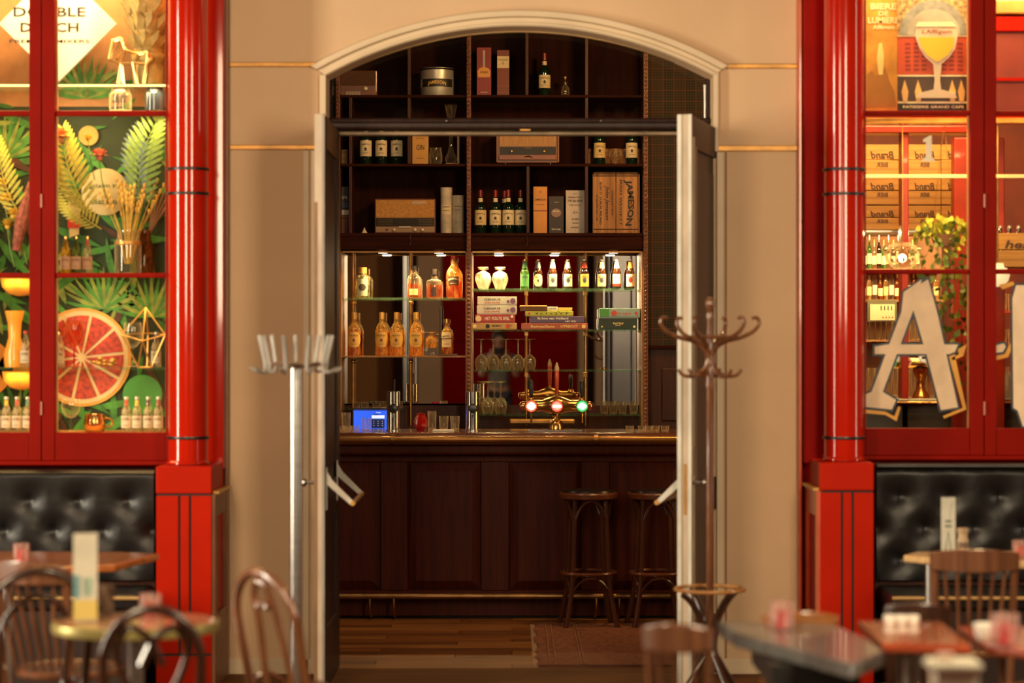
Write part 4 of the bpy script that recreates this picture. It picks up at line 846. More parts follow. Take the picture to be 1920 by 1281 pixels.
# glasses along the counter
SHOT = [(0,.004),(.020,.004),(.021,0),(.025,.032)]
for i, px in enumerate((641, 652, 667, 1180, 1203, 1216, 1228, 1246)):
    lathe_thing('shot_glass', ['leftmost shot glass on the counter by the open left door', 'second shot glass on the counter from the left door', 'third shot glass on the counter, left of the till screen',
        'shot glass on the counter just right of the cut tumblers', 'shot glass on the counter, second of the right group', 'shot glass on the counter, third of the right group', 'shot glass on the counter, fourth of the right group', 'shot glass on the counter nearest the right door'][i],
        'glass', cx_(px), DC-.05, CT, SHOT, CUTG, group='shot glasses on the counter', seg=10)
TUM = [(0,.008),(.026,.008),(.027,0),(.030,.05),(.031,.085)]
for px, k, nm, lb in ((688.5, .9, 'tumbler', 'cut tumbler on the counter in front of the till screen'), (649, 1.25, 'tall_glass', 'tall ribbed glass behind the shot glasses near the left door'),
                      (810, 1.35, 'tall_glass', 'tall ribbed glass right of the red lantern'), (832, 1.0, 'tumbler', 'left one of two cut tumblers near the middle chrome tap'), (853, 1.0, 'tumbler', 'right one of two cut tumblers near the middle chrome tap')):
    lathe_thing(nm, lb, 'glass', X(px, DC+.1), DC+.1 if k > .95 else DC, CT, [(a*(.9 if k < 1.2 else .85), b*k) for a, b in TUM], CUTG, seg=12)
t = T('drip_tray', 'flat steel drip tray lying on the counter under the brass tap tower', 'tray', (cx_(1040), DC-.10, CT)); box('tray_body', STEEL, -.16, .16, -.05, .05, 0, .008, t, bevel=.003); box('grid', BLKM, -.15, .15, -.045, .045, .008, .010, t)
t = T('bar_towel', 'folded pale cloth lying on the counter right of the red lantern', 'cloth', (cx_(832), DC-.12, CT)); box('cloth_fold', WHITE, -.065, .065, -.04, .04, 0, .006, t, bevel=.003); box('cloth_fold', WHITE, -.060, .060, -.036, .036, .0062, .011, t, bevel=.002)
# bar stools
def stool(label, px):
    x = X(px, 14.0); t = T('bar_stool', label, 'stool', (x, 13.98, 0), group='bar stools at the counter'); hs = .785
    MB().lathe([(0, hs-.045), (.155, hs-.045), (.168, hs-.038), (.170, hs-.015), (.163, hs-.006), (0, hs-.006)], seg=32).build('seat_frame', mat('stool_wood', (.14, .038, .014), .3, var=.15, coat=.4), t)
    MB().lathe([(.150, hs-.006), (.146, hs+.006), (.10, hs+.012), (0, hs+.014)], seg=32).build('seat', mat('stool_leather', (.02, .012, .012), .3), t)
    SW = mat('stool_wood_dark', (.075, .022, .010), .3, var=.15, coat=.4)
    for i in range(4):
        a = PI/4+i*PI/2+.10; ca, sa = math.cos(a), math.sin(a)
        MB().tube(smooth_path([(ca*.125, sa*.125, hs-.045), (ca*.135, sa*.135, .55), (ca*.150, sa*.150, .28), (ca*.185, sa*.185, .1), (ca*.215, sa*.215, .0)]), [.0145]*24+[.012], 8).build('leg', SW, t)
    for i in range(4):
        a = PI/4+i*PI/2+.10; b = a+PI/2
        p = [(math.cos(a)*.135, math.sin(a)*.135, .60), (math.cos(a*.78+b*.22)*.13, math.sin(a*.78+b*.22)*.13, .70), (math.cos((a+b)/2)*.13, math.sin((a+b)/2)*.13, .735), (math.cos(a*.22+b*.78)*.13, math.sin(a*.22+b*.78)*.13, .70), (math.cos(b)*.135, math.sin(b)*.135, .60)]
        MB().tube(smooth_path(p), .008, 6).build('arch_brace', SW, t)
        p = [(math.cos(a)*.165, math.sin(a)*.165, .20), (math.cos(a*.78+b*.22)*.14, math.sin(a*.78+b*.22)*.14, .27), (math.cos((a+b)/2)*.135, math.sin((a+b)/2)*.135, .29), (math.cos(a*.22+b*.78)*.14, math.sin(a*.22+b*.78)*.14, .27), (math.cos(b)*.165, math.sin(b)*.165, .20)]
        MB().tube(smooth_path(p), .007, 6).build('arch_brace', SW, t)
    MB().tube([(math.cos(a)*.158, math.sin(a)*.158, .315) for a in [2*PI*i/32 for i in range(32)]], .010, 8, True).build('foot_ring', mat('stool_wood', (.14, .038, .014), .3, var=.15, coat=.4), t)
stool('dark bentwood bar stool nearer the middle of the counter', 1103)
stool('dark bentwood bar stool half hidden behind the right door leaf', 1230)
# rug
m, nt, b_, out = nodes('persian_rug'); b_.inputs['Roughness'].default_value = .95
tc = nt.nodes.new('ShaderNodeTexCoord'); mp = nt.nodes.new('ShaderNodeMapping'); nt.links.new(tc.outputs['Object'], mp.inputs[0]); mp.inputs['Scale'].default_value = (7, 22, 7)
vo = nt.nodes.new('ShaderNodeTexVoronoi'); vo.distance = 'MANHATTAN'; vo.inputs['Scale'].default_value = 3; nt.links.new(mp.outputs[0], vo.inputs[0])
cr = nt.nodes.new('ShaderNodeValToRGB'); cr.color_ramp.elements[0].color = (.16, .022, .010, 1); cr.color_ramp.elements[1].color = (.20, .065, .025, 1)
e_ = cr.color_ramp.elements.new(.45); e_.color = (.09, .014, .008, 1); e_ = cr.color_ramp.elements.new(.7); e_.color = (.26, .09, .035, 1)
nt.links.new(vo.outputs[0], cr.inputs[0]); nt.links.new(cr.outputs[0], b_.inputs['Base Color'])
rg = T('rug', 'worn red patterned rug on the plank floor below the bar stools', 'rug', (0, 13.12, .0))
ru = MB(); NX, NY = 30, 24; x0, x1, y0, y1 = .13, 1.35, -.88, .94
vv = [(x0+(x1-x0)*i/NX+random.uniform(-.004, .004)*(i == 0)*3, y0+(y1-y0)*j/NY, .012+.003*math.sin(i*1.3)*math.sin(j*.9)) for j in range(NY+1) for i in range(NX+1)]
ru.add(vv, [(j*(NX+1)+i, j*(NX+1)+i+1, (j+1)*(NX+1)+i+1, (j+1)*(NX+1)+i) for j in range(NY) for i in range(NX)], True)
ru.build('pile', m, rg); box('backing', mat('rug_backing', (.10, .035, .02), .9), x0+.005, x1-.005, y0+.005, y1-.005, .001, .008, rg)
for xx in (x0+.06, x0+.09, x0+.22, x0+.235): box('border_stripe', mat('rug_stripe', (.26, .11, .05), .9), xx, xx+.008, y0+.03, y1-.03, .0145, .0175, rg)
fr = MB()
for i in range(150): y = y0+(y1-y0)*i/150; fr.box(x0-.022+random.uniform(-.004, .006), x0+.004, y, y+.005, .002, .006)
fr.build('fringe', mat('rug_fringe', (.36, .20, .10), .9), rg, kind='stuff')
WRED = mat('window_red_paint', (.22, .005, .0012), .5, var=.06, scale=4, spec=.06)
# ------------------------------------------------------------------ red columns, pilasters, windows, booths
DG = 11.8; DP = 11.45
def column(side, pc, p0, p1, ptop, capb, rings, grooves, lab):
    t = T('column', lab, 'column', (X(pc, 11.65), 11.66, 0))
    ox = X(pc, 11.65); r = 37.5*11.62/F
    zt = Z(ptop, DP)
    cs = MB().cyl(r, zt, 4.6, seg=48); cs.build('shaft', RED, t)
    MB().lathe([(r, zt), (r+.008, zt+.004), (r+.008, zt+.012), (r, zt+.02)], seg=40).build('base_ring', RED, t)
    for py in rings: MB().lathe([(r-.002, -.006), (r+.006, -.007), (r+.008, 0), (r+.006, .007), (r-.002, .006)], (0, 0, Z(py, 11.62)), 40).build('iron_band', BLK, t)
    x0, x1 = X(p0, DP)-ox, X(p1, DP)-ox; y0 = DP-11.66; y1 = 11.97-11.66
    g = [X(v, DP)-ox for v in grooves]
    cap = box('pedestal_cap', REDP, x0, x1, y0, y1, Z(capb, DP), zt, t, bevel=.006)
    body = MB(); zb = Z(capb+4, DP)
    body.box(x0+.003, x1-.003, y0+.012, y1, 0, Z(capb, DP)); ob = body.build('pedestal_body', REDP, t, bevel=.002)
    xs = [x0+.002, g[0], g[1], g[2], g[3], x1-.002]
    for k in range(3): box('fluted_strip', REDP, xs[2*k], xs[2*k+1], y0+.002, y0+.014, Z(1226, DP), zb, t, bevel=.002)
    box('fluted_strip', REDP, x0+.002, x1-.002, y0+.002, y0+.014, 0, Z(1231, DP), t, bevel=.002)
    box('groove_backing', BLKM, x0+.004, x1-.004, y0+.0105, y0+.0125, .0, Z(capb, DP)-.001, t)
    # inner side face with a recessed panel
    sg = 1 if side < 0 else -1; xe = x1 if sg > 0 else x0
    OR = mat('orange_red_side', (.55, .07, .02), .35, coat=.3)  # orange tone paints the light on the right pedestal's inner side
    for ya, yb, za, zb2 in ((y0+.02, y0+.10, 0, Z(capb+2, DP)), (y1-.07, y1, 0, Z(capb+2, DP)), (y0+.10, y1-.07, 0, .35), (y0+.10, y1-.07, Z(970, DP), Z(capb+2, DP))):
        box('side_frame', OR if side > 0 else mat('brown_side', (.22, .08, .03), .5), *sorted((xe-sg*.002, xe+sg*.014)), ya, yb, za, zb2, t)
    box('side_cap', mat('gold_cap', (.55, .28, .06), .4), *sorted((xe, xe+sg*.03)), y0+.05, y1, Z(capb+2, DP), Z(capb-4, DP), t, bevel=.002)
    return t
column(-1, 352, 292, 397, 875, 926, (317, 363, 821), (334, 338.5, 354, 358.5), 'glossy red cast iron column on a grooved red pedestal left of the doorway')
column(1, 1583, 1539, 1639, 868, 920, (318, 364, 821), (1577, 1581.5, 1597, 1601.5), 'glossy red cast iron column on a grooved red pedestal right of the doorway')
# cap overhang right pedestal side
S('trim_24', MB().box(X(386, 11.9), XL+.002, 11.86, 12.2, Z(880, 11.9), 4.6), RED, bevel=.006)
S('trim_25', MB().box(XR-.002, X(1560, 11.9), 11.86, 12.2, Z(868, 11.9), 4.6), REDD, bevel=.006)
S('trim_26', MB().box(X(1499, 11.9), X(1505, 11.9), 11.93, 12.0, .0, 4.6), mat('orange_red_side', (.55, .07, .02), .35), bevel=.003)
S('trim_27', MB().box(X(420, 11.9), X(426, 11.9), 11.93, 12.0, .0, 4.6), mat('edge_brown', (.25, .12, .06), .5), bevel=.003)
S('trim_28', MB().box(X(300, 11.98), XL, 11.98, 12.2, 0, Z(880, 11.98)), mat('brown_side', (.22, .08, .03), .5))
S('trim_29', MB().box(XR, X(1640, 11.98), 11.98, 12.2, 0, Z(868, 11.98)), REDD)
def window(n, stiles, panes, muntins, pb0, pb1, xa, xb, lab):
    yA, yB = DG-.03, DG+.03
    t = bpy.data.objects.new('window_%d' % n, None); COL.objects.link(t); t['kind'] = 'structure'; t['label'] = lab; t.location = (0, DG, 0)
    z0, z1, zt = Z(pb1, DG), Z(pb0, DG), 4.0
    box('sill', WRED, xa, xb, -.05, .04, z0-.0, z0+.022, t, bevel=.006)
    for a, b in panes: box('bottom_rail', WRED, X(a, DG), X(b, DG), -.028, .03, z0+.022, z1, t, bevel=.004); box('top_rail', WRED, X(a, DG), X(b, DG), -.028, .03, zt-.08, zt, t, bevel=.004)
    for a, b in stiles: box('stile', WRED, X(a, DG), X(b, DG), -.032, .03, z0+.022, zt, t, bevel=.004)
    for a, b in panes:
        for (m0, m1) in muntins: box('muntin', WRED, X(a, DG), X(b, DG), -.022, .022, Z(m1, DG), Z(m0, DG), t, bevel=.006)
        ys = [z1]+[v for m0, m1 in reversed(muntins) for v in (Z(m1, DG), Z(m0, DG))]+[zt-.08]
        for k in range(0, len(ys), 2): box('pane', WGLASS, X(a, DG), X(b, DG), .002, .007, ys[k], ys[k+1], t)
        for q in (a, b):   # gilded rebate bead catching the cabinet light
            s_ = 1 if q == a else -1
            box('glazing_bead', mat('bead_gold', (.50, .22, .07), .4), *sorted((X(q, DG), X(q, DG)+s_*.006)), .008, .028, z1, zt-.08, t)
    return t
w1 = window(1, [(-152, -128), (57, 79.5), (81, 105), (312, 330)], [(-128, 57), (105, 312)], [(208, 218), (512, 521)], 811, 872, X(-152, DG), X(386, DG), 'left red casement window of the display cabinet')
w2 = window(2, [(1600, 1622), (1817, 1842.5), (1844, 1866), (2060, 2084)], [(1622, 1817), (1866, 2060)], [(208, 217), (505, 514)], 803, 862, X(1540, DG), X(2084, DG), 'right red casement window with painted letters')
for wn, px in ((w1, 80), (w2, 1843)):
    for py in (378, 766): MB().cyl(.006, 0, .065, (X(px, DG)+.001, -.036, Z(py+12, DG)), 10).build('hinge', mat('hinge_pink', (.45, .16, .11), .35), wn)
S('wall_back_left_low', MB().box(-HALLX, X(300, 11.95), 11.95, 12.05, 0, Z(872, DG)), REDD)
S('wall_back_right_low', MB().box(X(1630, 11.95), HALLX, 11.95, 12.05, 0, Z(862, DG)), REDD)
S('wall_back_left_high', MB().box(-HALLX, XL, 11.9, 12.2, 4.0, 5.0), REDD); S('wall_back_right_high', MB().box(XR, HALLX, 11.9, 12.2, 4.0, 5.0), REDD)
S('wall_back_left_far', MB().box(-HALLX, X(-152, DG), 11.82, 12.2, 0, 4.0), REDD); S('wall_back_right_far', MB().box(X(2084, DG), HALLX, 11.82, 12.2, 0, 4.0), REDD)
# booths
def booth(lab, xa, xb, ptop, buttons, ox, capped):
    t = T('booth_bench', lab, 'booth', (0, 11.7, 0)); zt = Z(ptop, 11.7); zb = .50
    NX = int((xb-xa)/.012); NZ = 46; v = []; bt = buttons
    for j in range(NZ+1):
        for i in range(NX+1):
            x = xa+(xb-xa)*i/NX; z = zb+(zt-zb)*j/NZ
            d = -.055
            for (bx, bz) in bt:
                r2 = (x-bx)**2+(z-bz)**2
                if r2 < .02: d += .012*math.exp(-r2/.0006)+.026*math.exp(-r2/.0055)
            edge = min(1, (zt-z)/.03); d += .05*(1-math.sqrt(max(0, 1-(1-edge)**2)))
            v.append((x, d, z))
    mb = MB().add(v, [(j*(NX+1)+i, j*(NX+1)+i+1, (j+1)*(NX+1)+i+1, (j+1)*(NX+1)+i) for j in range(NZ) for i in range(NX)], True)
    bk = mb.build('backrest', LEATHER, t)
    src = None
    for (bx, bz) in bt:
        if not (xa < bx < xb and zb < bz < zt): continue
        if src is None: src = MB().ball((0, 0, 0), .009, (1, .6, 1), 10).build('button', LEATHER, t, (bx, -.008, bz))
        else: link_copy(src, t, (bx, -.008, bz))
    box('back_frame', DKW, xa, xb, .0, .22, 0, zt, t)
    box('seat', LEATHER, xa, xb, -.52, -.02, .40, .475, t, bevel=.02)
    MB().tube([(xa, -.525, .462), (xb, -.525, .462)], .0085, 8).build('piping', mat('gold_piping', (.50, .30, .10), .45), t)
    box('seat_front', mat('booth_kick', (.03, .014, .010), .5), xa, xb, -.50, -.46, 0, .40, t)
    if capped: box('cap_rail', mat('cap_grey', (.06, .055, .05), .4), xa, xb, -.05, .06, zt, zt+.018, t, bevel=.005)
    return t
def lattice(x0, z0, dx, dz, n, m):
    return [(x0+dx*i+(dx/2 if j % 2 else 0), z0-dz*j) for j in range(m) for i in range(n)]
b1 = lattice(X(57, 11.7)-.237*6, Z(938, 11.7), .237, .145, 9, 4)
booth('black button-tufted leather booth below the left display window', -3.4, X(291, 11.7), 881, b1, 0, False)
b2 = lattice(X(1687, 11.7)-.2375*1, Z(930, 11.7), .2375, .152, 9, 4)
booth('black button-tufted leather booth below the right window', X(1641, 11.7), 3.6, 876, b2, 0, True)
# ---------------- display cabinet behind the left window
DK = 12.26
cab = T('display_cabinet', 'lit display cabinet with a painted jungle and grapefruit back panel behind the left window', 'cabinet', (0, DK, 0))
cx0, cx1 = X(-152, DG), X(345, DG); zc0 = Z(811, DG)
JG = mat('mural_green_dark', (.012, .028, .006), .7, var=.3, scale=5)
box('back_panel', JG, cx0, cx1, 0, .02, zc0-.05, 3.75, cab)
box('upper_back', mat('mural_sand', (.40, .20, .08), .7, var=.2), cx0, cx1, -.003, 0, Z(200, DK), 3.75, cab)
box('base', mat('cab_base', (.40, .17, .05), .5), cx0, cx1, DG+.04-DK, 0, zc0-.05, zc0-.004, cab)
for a in (cx0, cx1): box('side_panel', mat('cab_side', (.40, .13, .04), .5), a-.01, a+.01, DG+.04-DK, 0, zc0-.05, 3.75, cab)
box('top', mat('cab_side', (.40, .13, .04), .5), cx0, cx1, DG+.04-DK, 0, 3.75, 3.78, cab)
def CZs(py, D=11.98): return Z(py, D)
for py in (157, 513, 689):
    box('glass_shelf', SHELFG, cx0+.01, cx1-.01, 11.90-DK, -.03, Z(py, 11.92)-.012, Z(py, 11.92), cab)
box('light_strip', mat('strip_glow', (1, .7, .3), .4, emit=(1, .62, .22), es=3), cx0+.02, cx1-.02, 11.87-DK, 11.875-DK, Z(163, 11.9), Z(160, 11.9), cab)
# painted jungle: flat leaf shapes on the panel
def leafshape(mb, cx, cz, L_, wd, ang, y=0.0, bend=.25):
    pts = []; n = 8
    for s in (1, -1):
        for i in range(n+1):
            t = i/n if s > 0 else 1-i/n
            u = t*L_; v = s*wd*math.sin(PI*t**.8)*.5+bend*L_*t*t*.5
            pts.append((cx+u*math.cos(ang)-v*math.sin(ang), cz+u*math.sin(ang)+v*math.cos(ang)))
    pts.pop(); pts.pop(n)
    mb.prism(pts, -.004-y, -.0005-y)
lv = [MB(), MB(), MB(), MB()]
rnd = random.Random(3)
for k in range(210):
    px, py = rnd.uniform(-150, 320), rnd.uniform(150, 815)
    i = rnd.choice((0, 0, 1, 1, 2, 3)); ln = rnd.uniform(.12, .32)
    leafshape(lv[i], X(px, DK), Z(py, DK), ln, ln*.16, rnd.uniform(0, 2*PI), y=.001*k/20, bend=rnd.uniform(-.4, .4))
for (px, py) in ((195, 545), (160, 150), (10, 260), (285, 560), (-60, 500)):
    for k in range(15):
        a = PI*(.02+.96*k/14); leafshape(lv[2 if k % 2 else 1], X(px, DK), Z(py+35, DK), .22, .022, a, y=.010+.001*(k % 3), bend=.3*math.cos(a))
for nm, mb, c in (('leaf_print', lv[0], (.03, .16, .02)), ('leaf_print', lv[1], (.05, .22, .03)), ('leaf_print', lv[2], (.20, .26, .05)), ('leaf_print', lv[3], (.07, .020, .008))):
    mb.build(nm, mat('print_%d' % int(c[1]*100), c, .65, var=.25, scale=20), cab, kind='stuff')
def disc(name, px, py, r, m, par, y, seg=36):
    return MB().lathe([(r, 0), (r, -.002), (0, -.002)], (X(px, DK), -y, Z(py, DK)), seg, axis='y', smooth=False).build(name, m, par)
gf = disc('grapefruit_print', 155, 670, .250, mat('rind_orange', (.62, .30, .06), .6), cab, .018)
disc('pith', 155, 670, .235, mat('pith', (.62, .45, .25), .6), gf, .0205)
for k in range(10):
    a = 2*PI*k/10+.1; n = 6; pts = [(X(155, DK)+.02*math.cos(a+.31), Z(670, DK)+.02*math.sin(a+.31))]+[(X(155, DK)+.212*math.cos(a+.04+.55*i/n), Z(670, DK)+.212*math.sin(a+.04+.55*i/n)) for i in range(n+1)]
    MB().prism(pts, -.026, -.023).build('segment', mat('flesh_red', (.42, .03, .012), .5, var=.35, scale=40), gf)
disc('plaque', 203, 362, .118, mat('plaque_cream', (.46, .38, .22), .6, var=.1), cab, .10)
pq = [c for c in cab.children if c.name.startswith('plaque')][0]
text('art mixing', mat('plaque_ink', (.05, .10, .03), .6), pq, (X(203, DK), -.1035, Z(352, DK)), .028, .17, mirror=True, shear=.2)
text('cocktails', mat('plaque_ink', (.05, .10, .03), .6), pq, (X(205, DK), -.1035, Z(380, DK)), .028, .15, mirror=True, shear=.2)
for px, py, r, c in ((-30, 690, .15, (.75, .28, .03)), (28, 690, .08, (.70, .27, .03)), (268, 740, .10, (.04, .28, .05)), (167, 255, .05, (.42, .26, .05))): disc('fruit_print', px, py, r, mat('fruit_%d' % int(c[0]*100+c[1]*10), c, .5, var=.15), cab, .016)
# grey cat-like pale and red blocks: the tilted can print behind the bottles
MB().prism([(X(130, DK), Z(380, DK)), (X(152, DK), Z(378, DK)), (X(150, DK), Z(440, DK)), (X(132, DK), Z(446, DK))], -.03, -.020).build('can_print', mat('can_cream', (.55, .42, .22), .6), cab)
box('can_band', mat('can_red', (.50, .03, .01), .5), X(129, DK), X(153, DK), -.032, -.030, Z(428, DK), Z(408, DK), cab)
# items in the cabinet
DCB = 11.97
def dx_(px): return X(px, DCB)
cz_t, cz_m, cz_b, cz_f = Z(157, 11.92), Z(513, 11.92), Z(689, 11.92), zc0-.004
t = T('advertising_sign', 'illuminated white diamond sign with black lettering behind the left window', 'sign', (X(109, 12.1), 12.10, Z(45, 12.1)))
e = 110*12.1/F
MB().prism([(0, e), (e, 0), (0, -e), (-e, 0)], -.015, .015).build('panel', mat('sign_glow', (.85, .78, .6), .5, emit=(1, .78, .46), es=.22, var=.02), t)
for s, dz, th, wd in (('DOUBLE', 22, .048, .36), ('DUTCH', -7, .048, .29), ('PREMIUM MIXERS', -33, .018, .40)): text(s, INK, t, (-.040, -.0165, dz*12.1/F), th, wd, bold=.015)
def wire(t, pts, edges, r, m, nm='wire'):
    for a, b in edges: MB().tube([pts[a], pts[b]], r, 5).build(nm, m, t)
COP = mat('copper_wire', (.85, .50, .18), .2, metal=1)
t = T('wire_animal_figure', 'small four-legged animal figure of shiny copper wire on the top glass shelf', 'figurine', (dx_(245), DCB, cz_t)); s_ = DCB/F
def q(px, py, y=0): return ((px-245)*s_, y, (157-py)*s_)
for y in (-.03, .03):
    pts = [q(212, 75, y), (q(228, 70, y)), q(236, 92, y), q(258, 100, y), q(278, 97, y), q(286, 108, y), q(276, 118, y), q(250, 116, y), q(228, 118, y), q(214, 112, y), q(205, 110, y), q(222, 155, y), q(232, 155, y), q(258, 155, y), q(270, 155, y)]
    wire(t, pts, [(0,1),(1,2),(2,3),(3,4),(4,5),(5,6),(6,7),(7,8),(8,9),(9,10),(10,0),(1,9),(2,8),(3,7),(4,6),(8,11),(8,12),(7,13),(6,14),(2,9)], .0045, COP)
for px, py in ((212, 75), (236, 92), (286, 108), (228, 118), (258, 100)): MB().tube([q(px, py, -.03), q(px, py, .03)], .0045, 5).build('wire', COP, t)
def jar(label, px, z, h, r, m=CLEAR, D=DCB, txt=None):
    t = T('glass_jar', label, 'jar', (X(px, D), D, z)); MB().lathe([(0,.004),(r,.002),(r,h*.75),(r*.8,h*.85),(r*.8,h),(r*.74,h)], seg=20).build('glass_body', m, t)
    return t
jar('glass jar with dark script lettering under the top glass shelf', 226, Z(208, DCB), .11, .055); t = COL.objects[-1]
text('Lieft', INK, t.parent or t, (0, -.058, .06), .05, .08, shear=.3)
jar('dark glass pot behind the muntin at the right of the left window', 290, Z(208, DCB), .115, .05, mat('dark_pot', (.02, .03, .05), .1, coat=.5))
ST = mat('stone_yellow', (.62, .46, .16), .6, var=.25, scale=14, bump=.4, bscale=30)
t = T('plaster_capital', 'yellowish plaster column capital with carved leaves in the upper corner of the display', 'ornament', (X(278, 12.08), 12.08, cz_t))
MB().lathe([(.075,0),(.078,.10),(.070,.12),(.085,.14),(.085,.16),(.070,.17),(.075,.26),(.10,.36),(.12,.40),(.13,.43),(.10,.44),(.085,.46),(.085,.60),(0,.60)], seg=24).build('capital_body', ST, t)
lf = None
for ring, (z, r, n) in enumerate(((.19, .085, 10), (.28, .10, 10), (.36, .125, 8))):
    for i in range(n):
        a = 2*PI*i/n+ring*.3
        if lf is None: lf = MB().add([(-.022,0,0),(.022,0,0),(.03,-.012,.05),(-.03,-.012,.05),(0,-.045,.085),(0,.01,0),(0,-.03,.045)], [(0,1,2,6),(0,6,3),(3,6,4),(6,2,4),(0,3,5),(1,5,2)], True).build('acanthus_leaf', ST, t, (r*math.sin(a)*.85, -r*math.cos(a)*.85, z), rot=(0,0,a))
        else: link_copy(lf, t, (r*math.sin(a)*.85, -r*math.cos(a)*.85, z), (0,0,a))
# fern fronds
def frond(label, px0, py0, px1, py1, w, m, D=DCB, n=15, nm='fern_frond', curve=.15):
    x0, z0, x1, z1_ = X(px0, D), Z(py0, D), X(px1, D), Z(py1, D)
    t = T(nm, label, 'plant', (x0, D, z0)); dx, dz = x1-x0, z1_-z0; L_ = math.hypot(dx, dz); ang = math.atan2(dz, dx)
    def pos(u): return (dx*u-math.sin(ang)*curve*L_*math.sin(PI*u)*.5, -.03*math.sin(PI*u), dz*u+math.cos(ang)*curve*L_*math.sin(PI*u)*.5)
    MB().tube([pos(i/10) for i in range(11)], [.004-.0003*i for i in range(11)], 6).build('stem', m, t)
    lm = bpy.data.meshes.new('leaflet'); mb = MB(); mb.add([(0,0,0),(.35,-.02,.09),(.8,.0,.07),(1,.03,0),(.8,.0,-.07),(.35,-.02,-.09)], [(0,1,5),(1,2,4,5),(2,3,4)], True)
    first = None
    for i in range(n):
        u = .10+.88*i/(n-1); wl = w*math.sin(PI*(.12+.82*u))**.7
        for s in (1, -1):
            a = ang+s*(1.05-.4*u)
            if first is None: first = mb.build('leaflet', m, t, pos(u), rot=(0, -a, 0)); first.scale = (wl, wl, wl)
            else: link_copy(first, t, pos(u), (0, -a, 0), (wl, wl, wl))
    return t
YF = mat('fern_yellow', (.55, .50, .06), .5, var=.2); GF = mat('fern_green', (.18, .30, .05), .5, var=.2); BF = mat('fern_blue', (.10, .16, .22), .5, var=.2)
frond('yellow fern frond leaning left in the middle row of the display', 172, 405, 118, 238, .13, YF)
frond('small yellow fern frond low beside the vase', 190, 430, 112, 350, .09, YF, D=12.02)
frond('broad green fern frond at the right edge of the display', 262, 395, 300, 215, .13, GF)
frond('bluish fern frond behind the broad green one', 275, 395, 262, 235, .10, BF, D=12.08)
frond('yellow fern frond in the left pane of the display', 48, 420, -2, 262, .10, YF)
# dried pampas and branches in the glass vase
PG = mat('pampas_gold', (.70, .42, .08), .7, var=.2, scale=30)
t = T('glass_vase', 'clear glass vase with a gold rim holding dried grasses', 'vase', (dx_(240), DCB, cz_m)); hv = 82*s_
MB().lathe([(0,.006),(.080*.8,.003),(.065,.012),(.066,hv*.72),(.052,hv*.80),(.050,hv)], seg=24).build('glass_body', CLEAR, t)
MB().lathe([(.066,hv*.66),(.0675,hv*.70),(.066,hv*.74)], seg=24).build('gold_rim', GOLDC, t)
t = T('dried_grass', 'bunch of golden dried grass stems standing in the glass vase', 'plant', (dx_(240), DCB, cz_m+.05))
for i in range(26):
    a = rnd.uniform(-.55, .55); ln = rnd.uniform(.22, .36); y = rnd.uniform(-.03, .03)
    tip = (ln*math.sin(a)*1.0, y*1.8, .10+ln*math.cos(a)); st = MB().tube([(a*.03, y*.5, 0), (tip[0]*.35, y, .16), tip], [.0022, .0022, .0014], 5).build('stalk', PG, t)
    for k in range(4): u = .7+.1*k; MB().ball((tip[0]*u, tip[1], .10+(tip[2]-.10)*u), .009, (.7, .7, 1.5), 6).build('seed_head', PG, st)
t = T('brown_bottle_vase', 'dark amber bottle vase behind the clear vase', 'vase', (X(272, 12.06), 12.06, cz_m)); MB().lathe([(0,0),(.045,.0),(.048,.02),(.048,.13),(.03,.17),(.028,.22)], seg=18).build('glass_body', glassy('amber_dark', (.55, .22, .06), 1, .03, haze=.2, hc=(.45, .16, .03)), t)
for i in range(5):
    a = .15+.12*i; MB().tube([(0, 0, .05), (.02, 0, .2), (.02+.20*math.sin(a), -.01*i, .2+.22*math.cos(a))], .005, 6).build('twig', mat('twig_brown', (.22, .10, .04), .7), t)
def pink_flower(label, px, py, r, c, D=DCB, n=11, h=None):
    z = Z(py, D); t = T('flower', label, 'flower', (X(px, D), D, z))
    m = mat('petal_%d' % int(c[1]*1000), c, .6, var=.15); f_ = None
    for ring, (k, tl) in enumerate(((n, 1.15), (n-3, .7), (n-6, .35))):
        for i in range(k):
            a = 2*PI*i/k+ring*.3
            mb = MB().add([(0,0,0),(.28,-.02,.35),(.2,.1,.85),(0,.22,1),(-.2,.1,.85),(-.28,-.02,.35)], [(0,1,5),(1,2,4,5),(2,3,4)], True)
            if f_ is None: f_ = mb.build('petal', m, t, rot=(tl, 0, a)); f_.scale = (r,)*3; f_.rotation_euler = (-.0+tl*-1, 0, a)
            else: link_copy(f_, t, (0, 0, 0), (-tl, 0, a), (r,)*3)
    MB().ball((0, 0, 0), r*.3, seg=8).build('flower_heart', m, t)
    MB().tube([(0, 0, 0), (.01, .01, -.10), (.03, .02, -.20)], .003, 5).build('stem', GF, t)
pink_flower('salmon pink flower head above the round plaque', 186, 296, .055, (.72, .24, .16))
pink_flower('pink feathery bloom at the left edge of the centre pane', 112, 262, .07, (.66, .25, .10), n=14)
pink_flower('small golden blossom left of the round plaque', 165, 262, .03, (.66, .45, .06))
t = T('feather_plume', 'long brownish pink plume leaning behind the left window stile', 'plant', (dx_(30), DCB, Z(470, DCB)))
MB().tube([(0,0,0),(.03,0,.16),(.07,.0,.34)], [.02, .035, .010], 8).build('plume', mat('plume_pink', (.42, .12, .08), .8, var=.3, scale=40, bump=.6), t)
for i, (px, py, sc) in enumerate(((10, 380, .06), (25, 405, .05), (5, 350, .05), (38, 420, .04), (14, 425, .045), (-20, 400, .06))):
    pink_flower(['large golden blossom in the left pane', 'golden blossom lower right in the left pane', 'upper golden blossom in the left pane', 'small golden blossom by the left stile', 'lowest golden blossom in the left pane', 'golden blossom at the far left edge'][i], px, py, sc, (.78, .48, .05+.001*i), n=12)
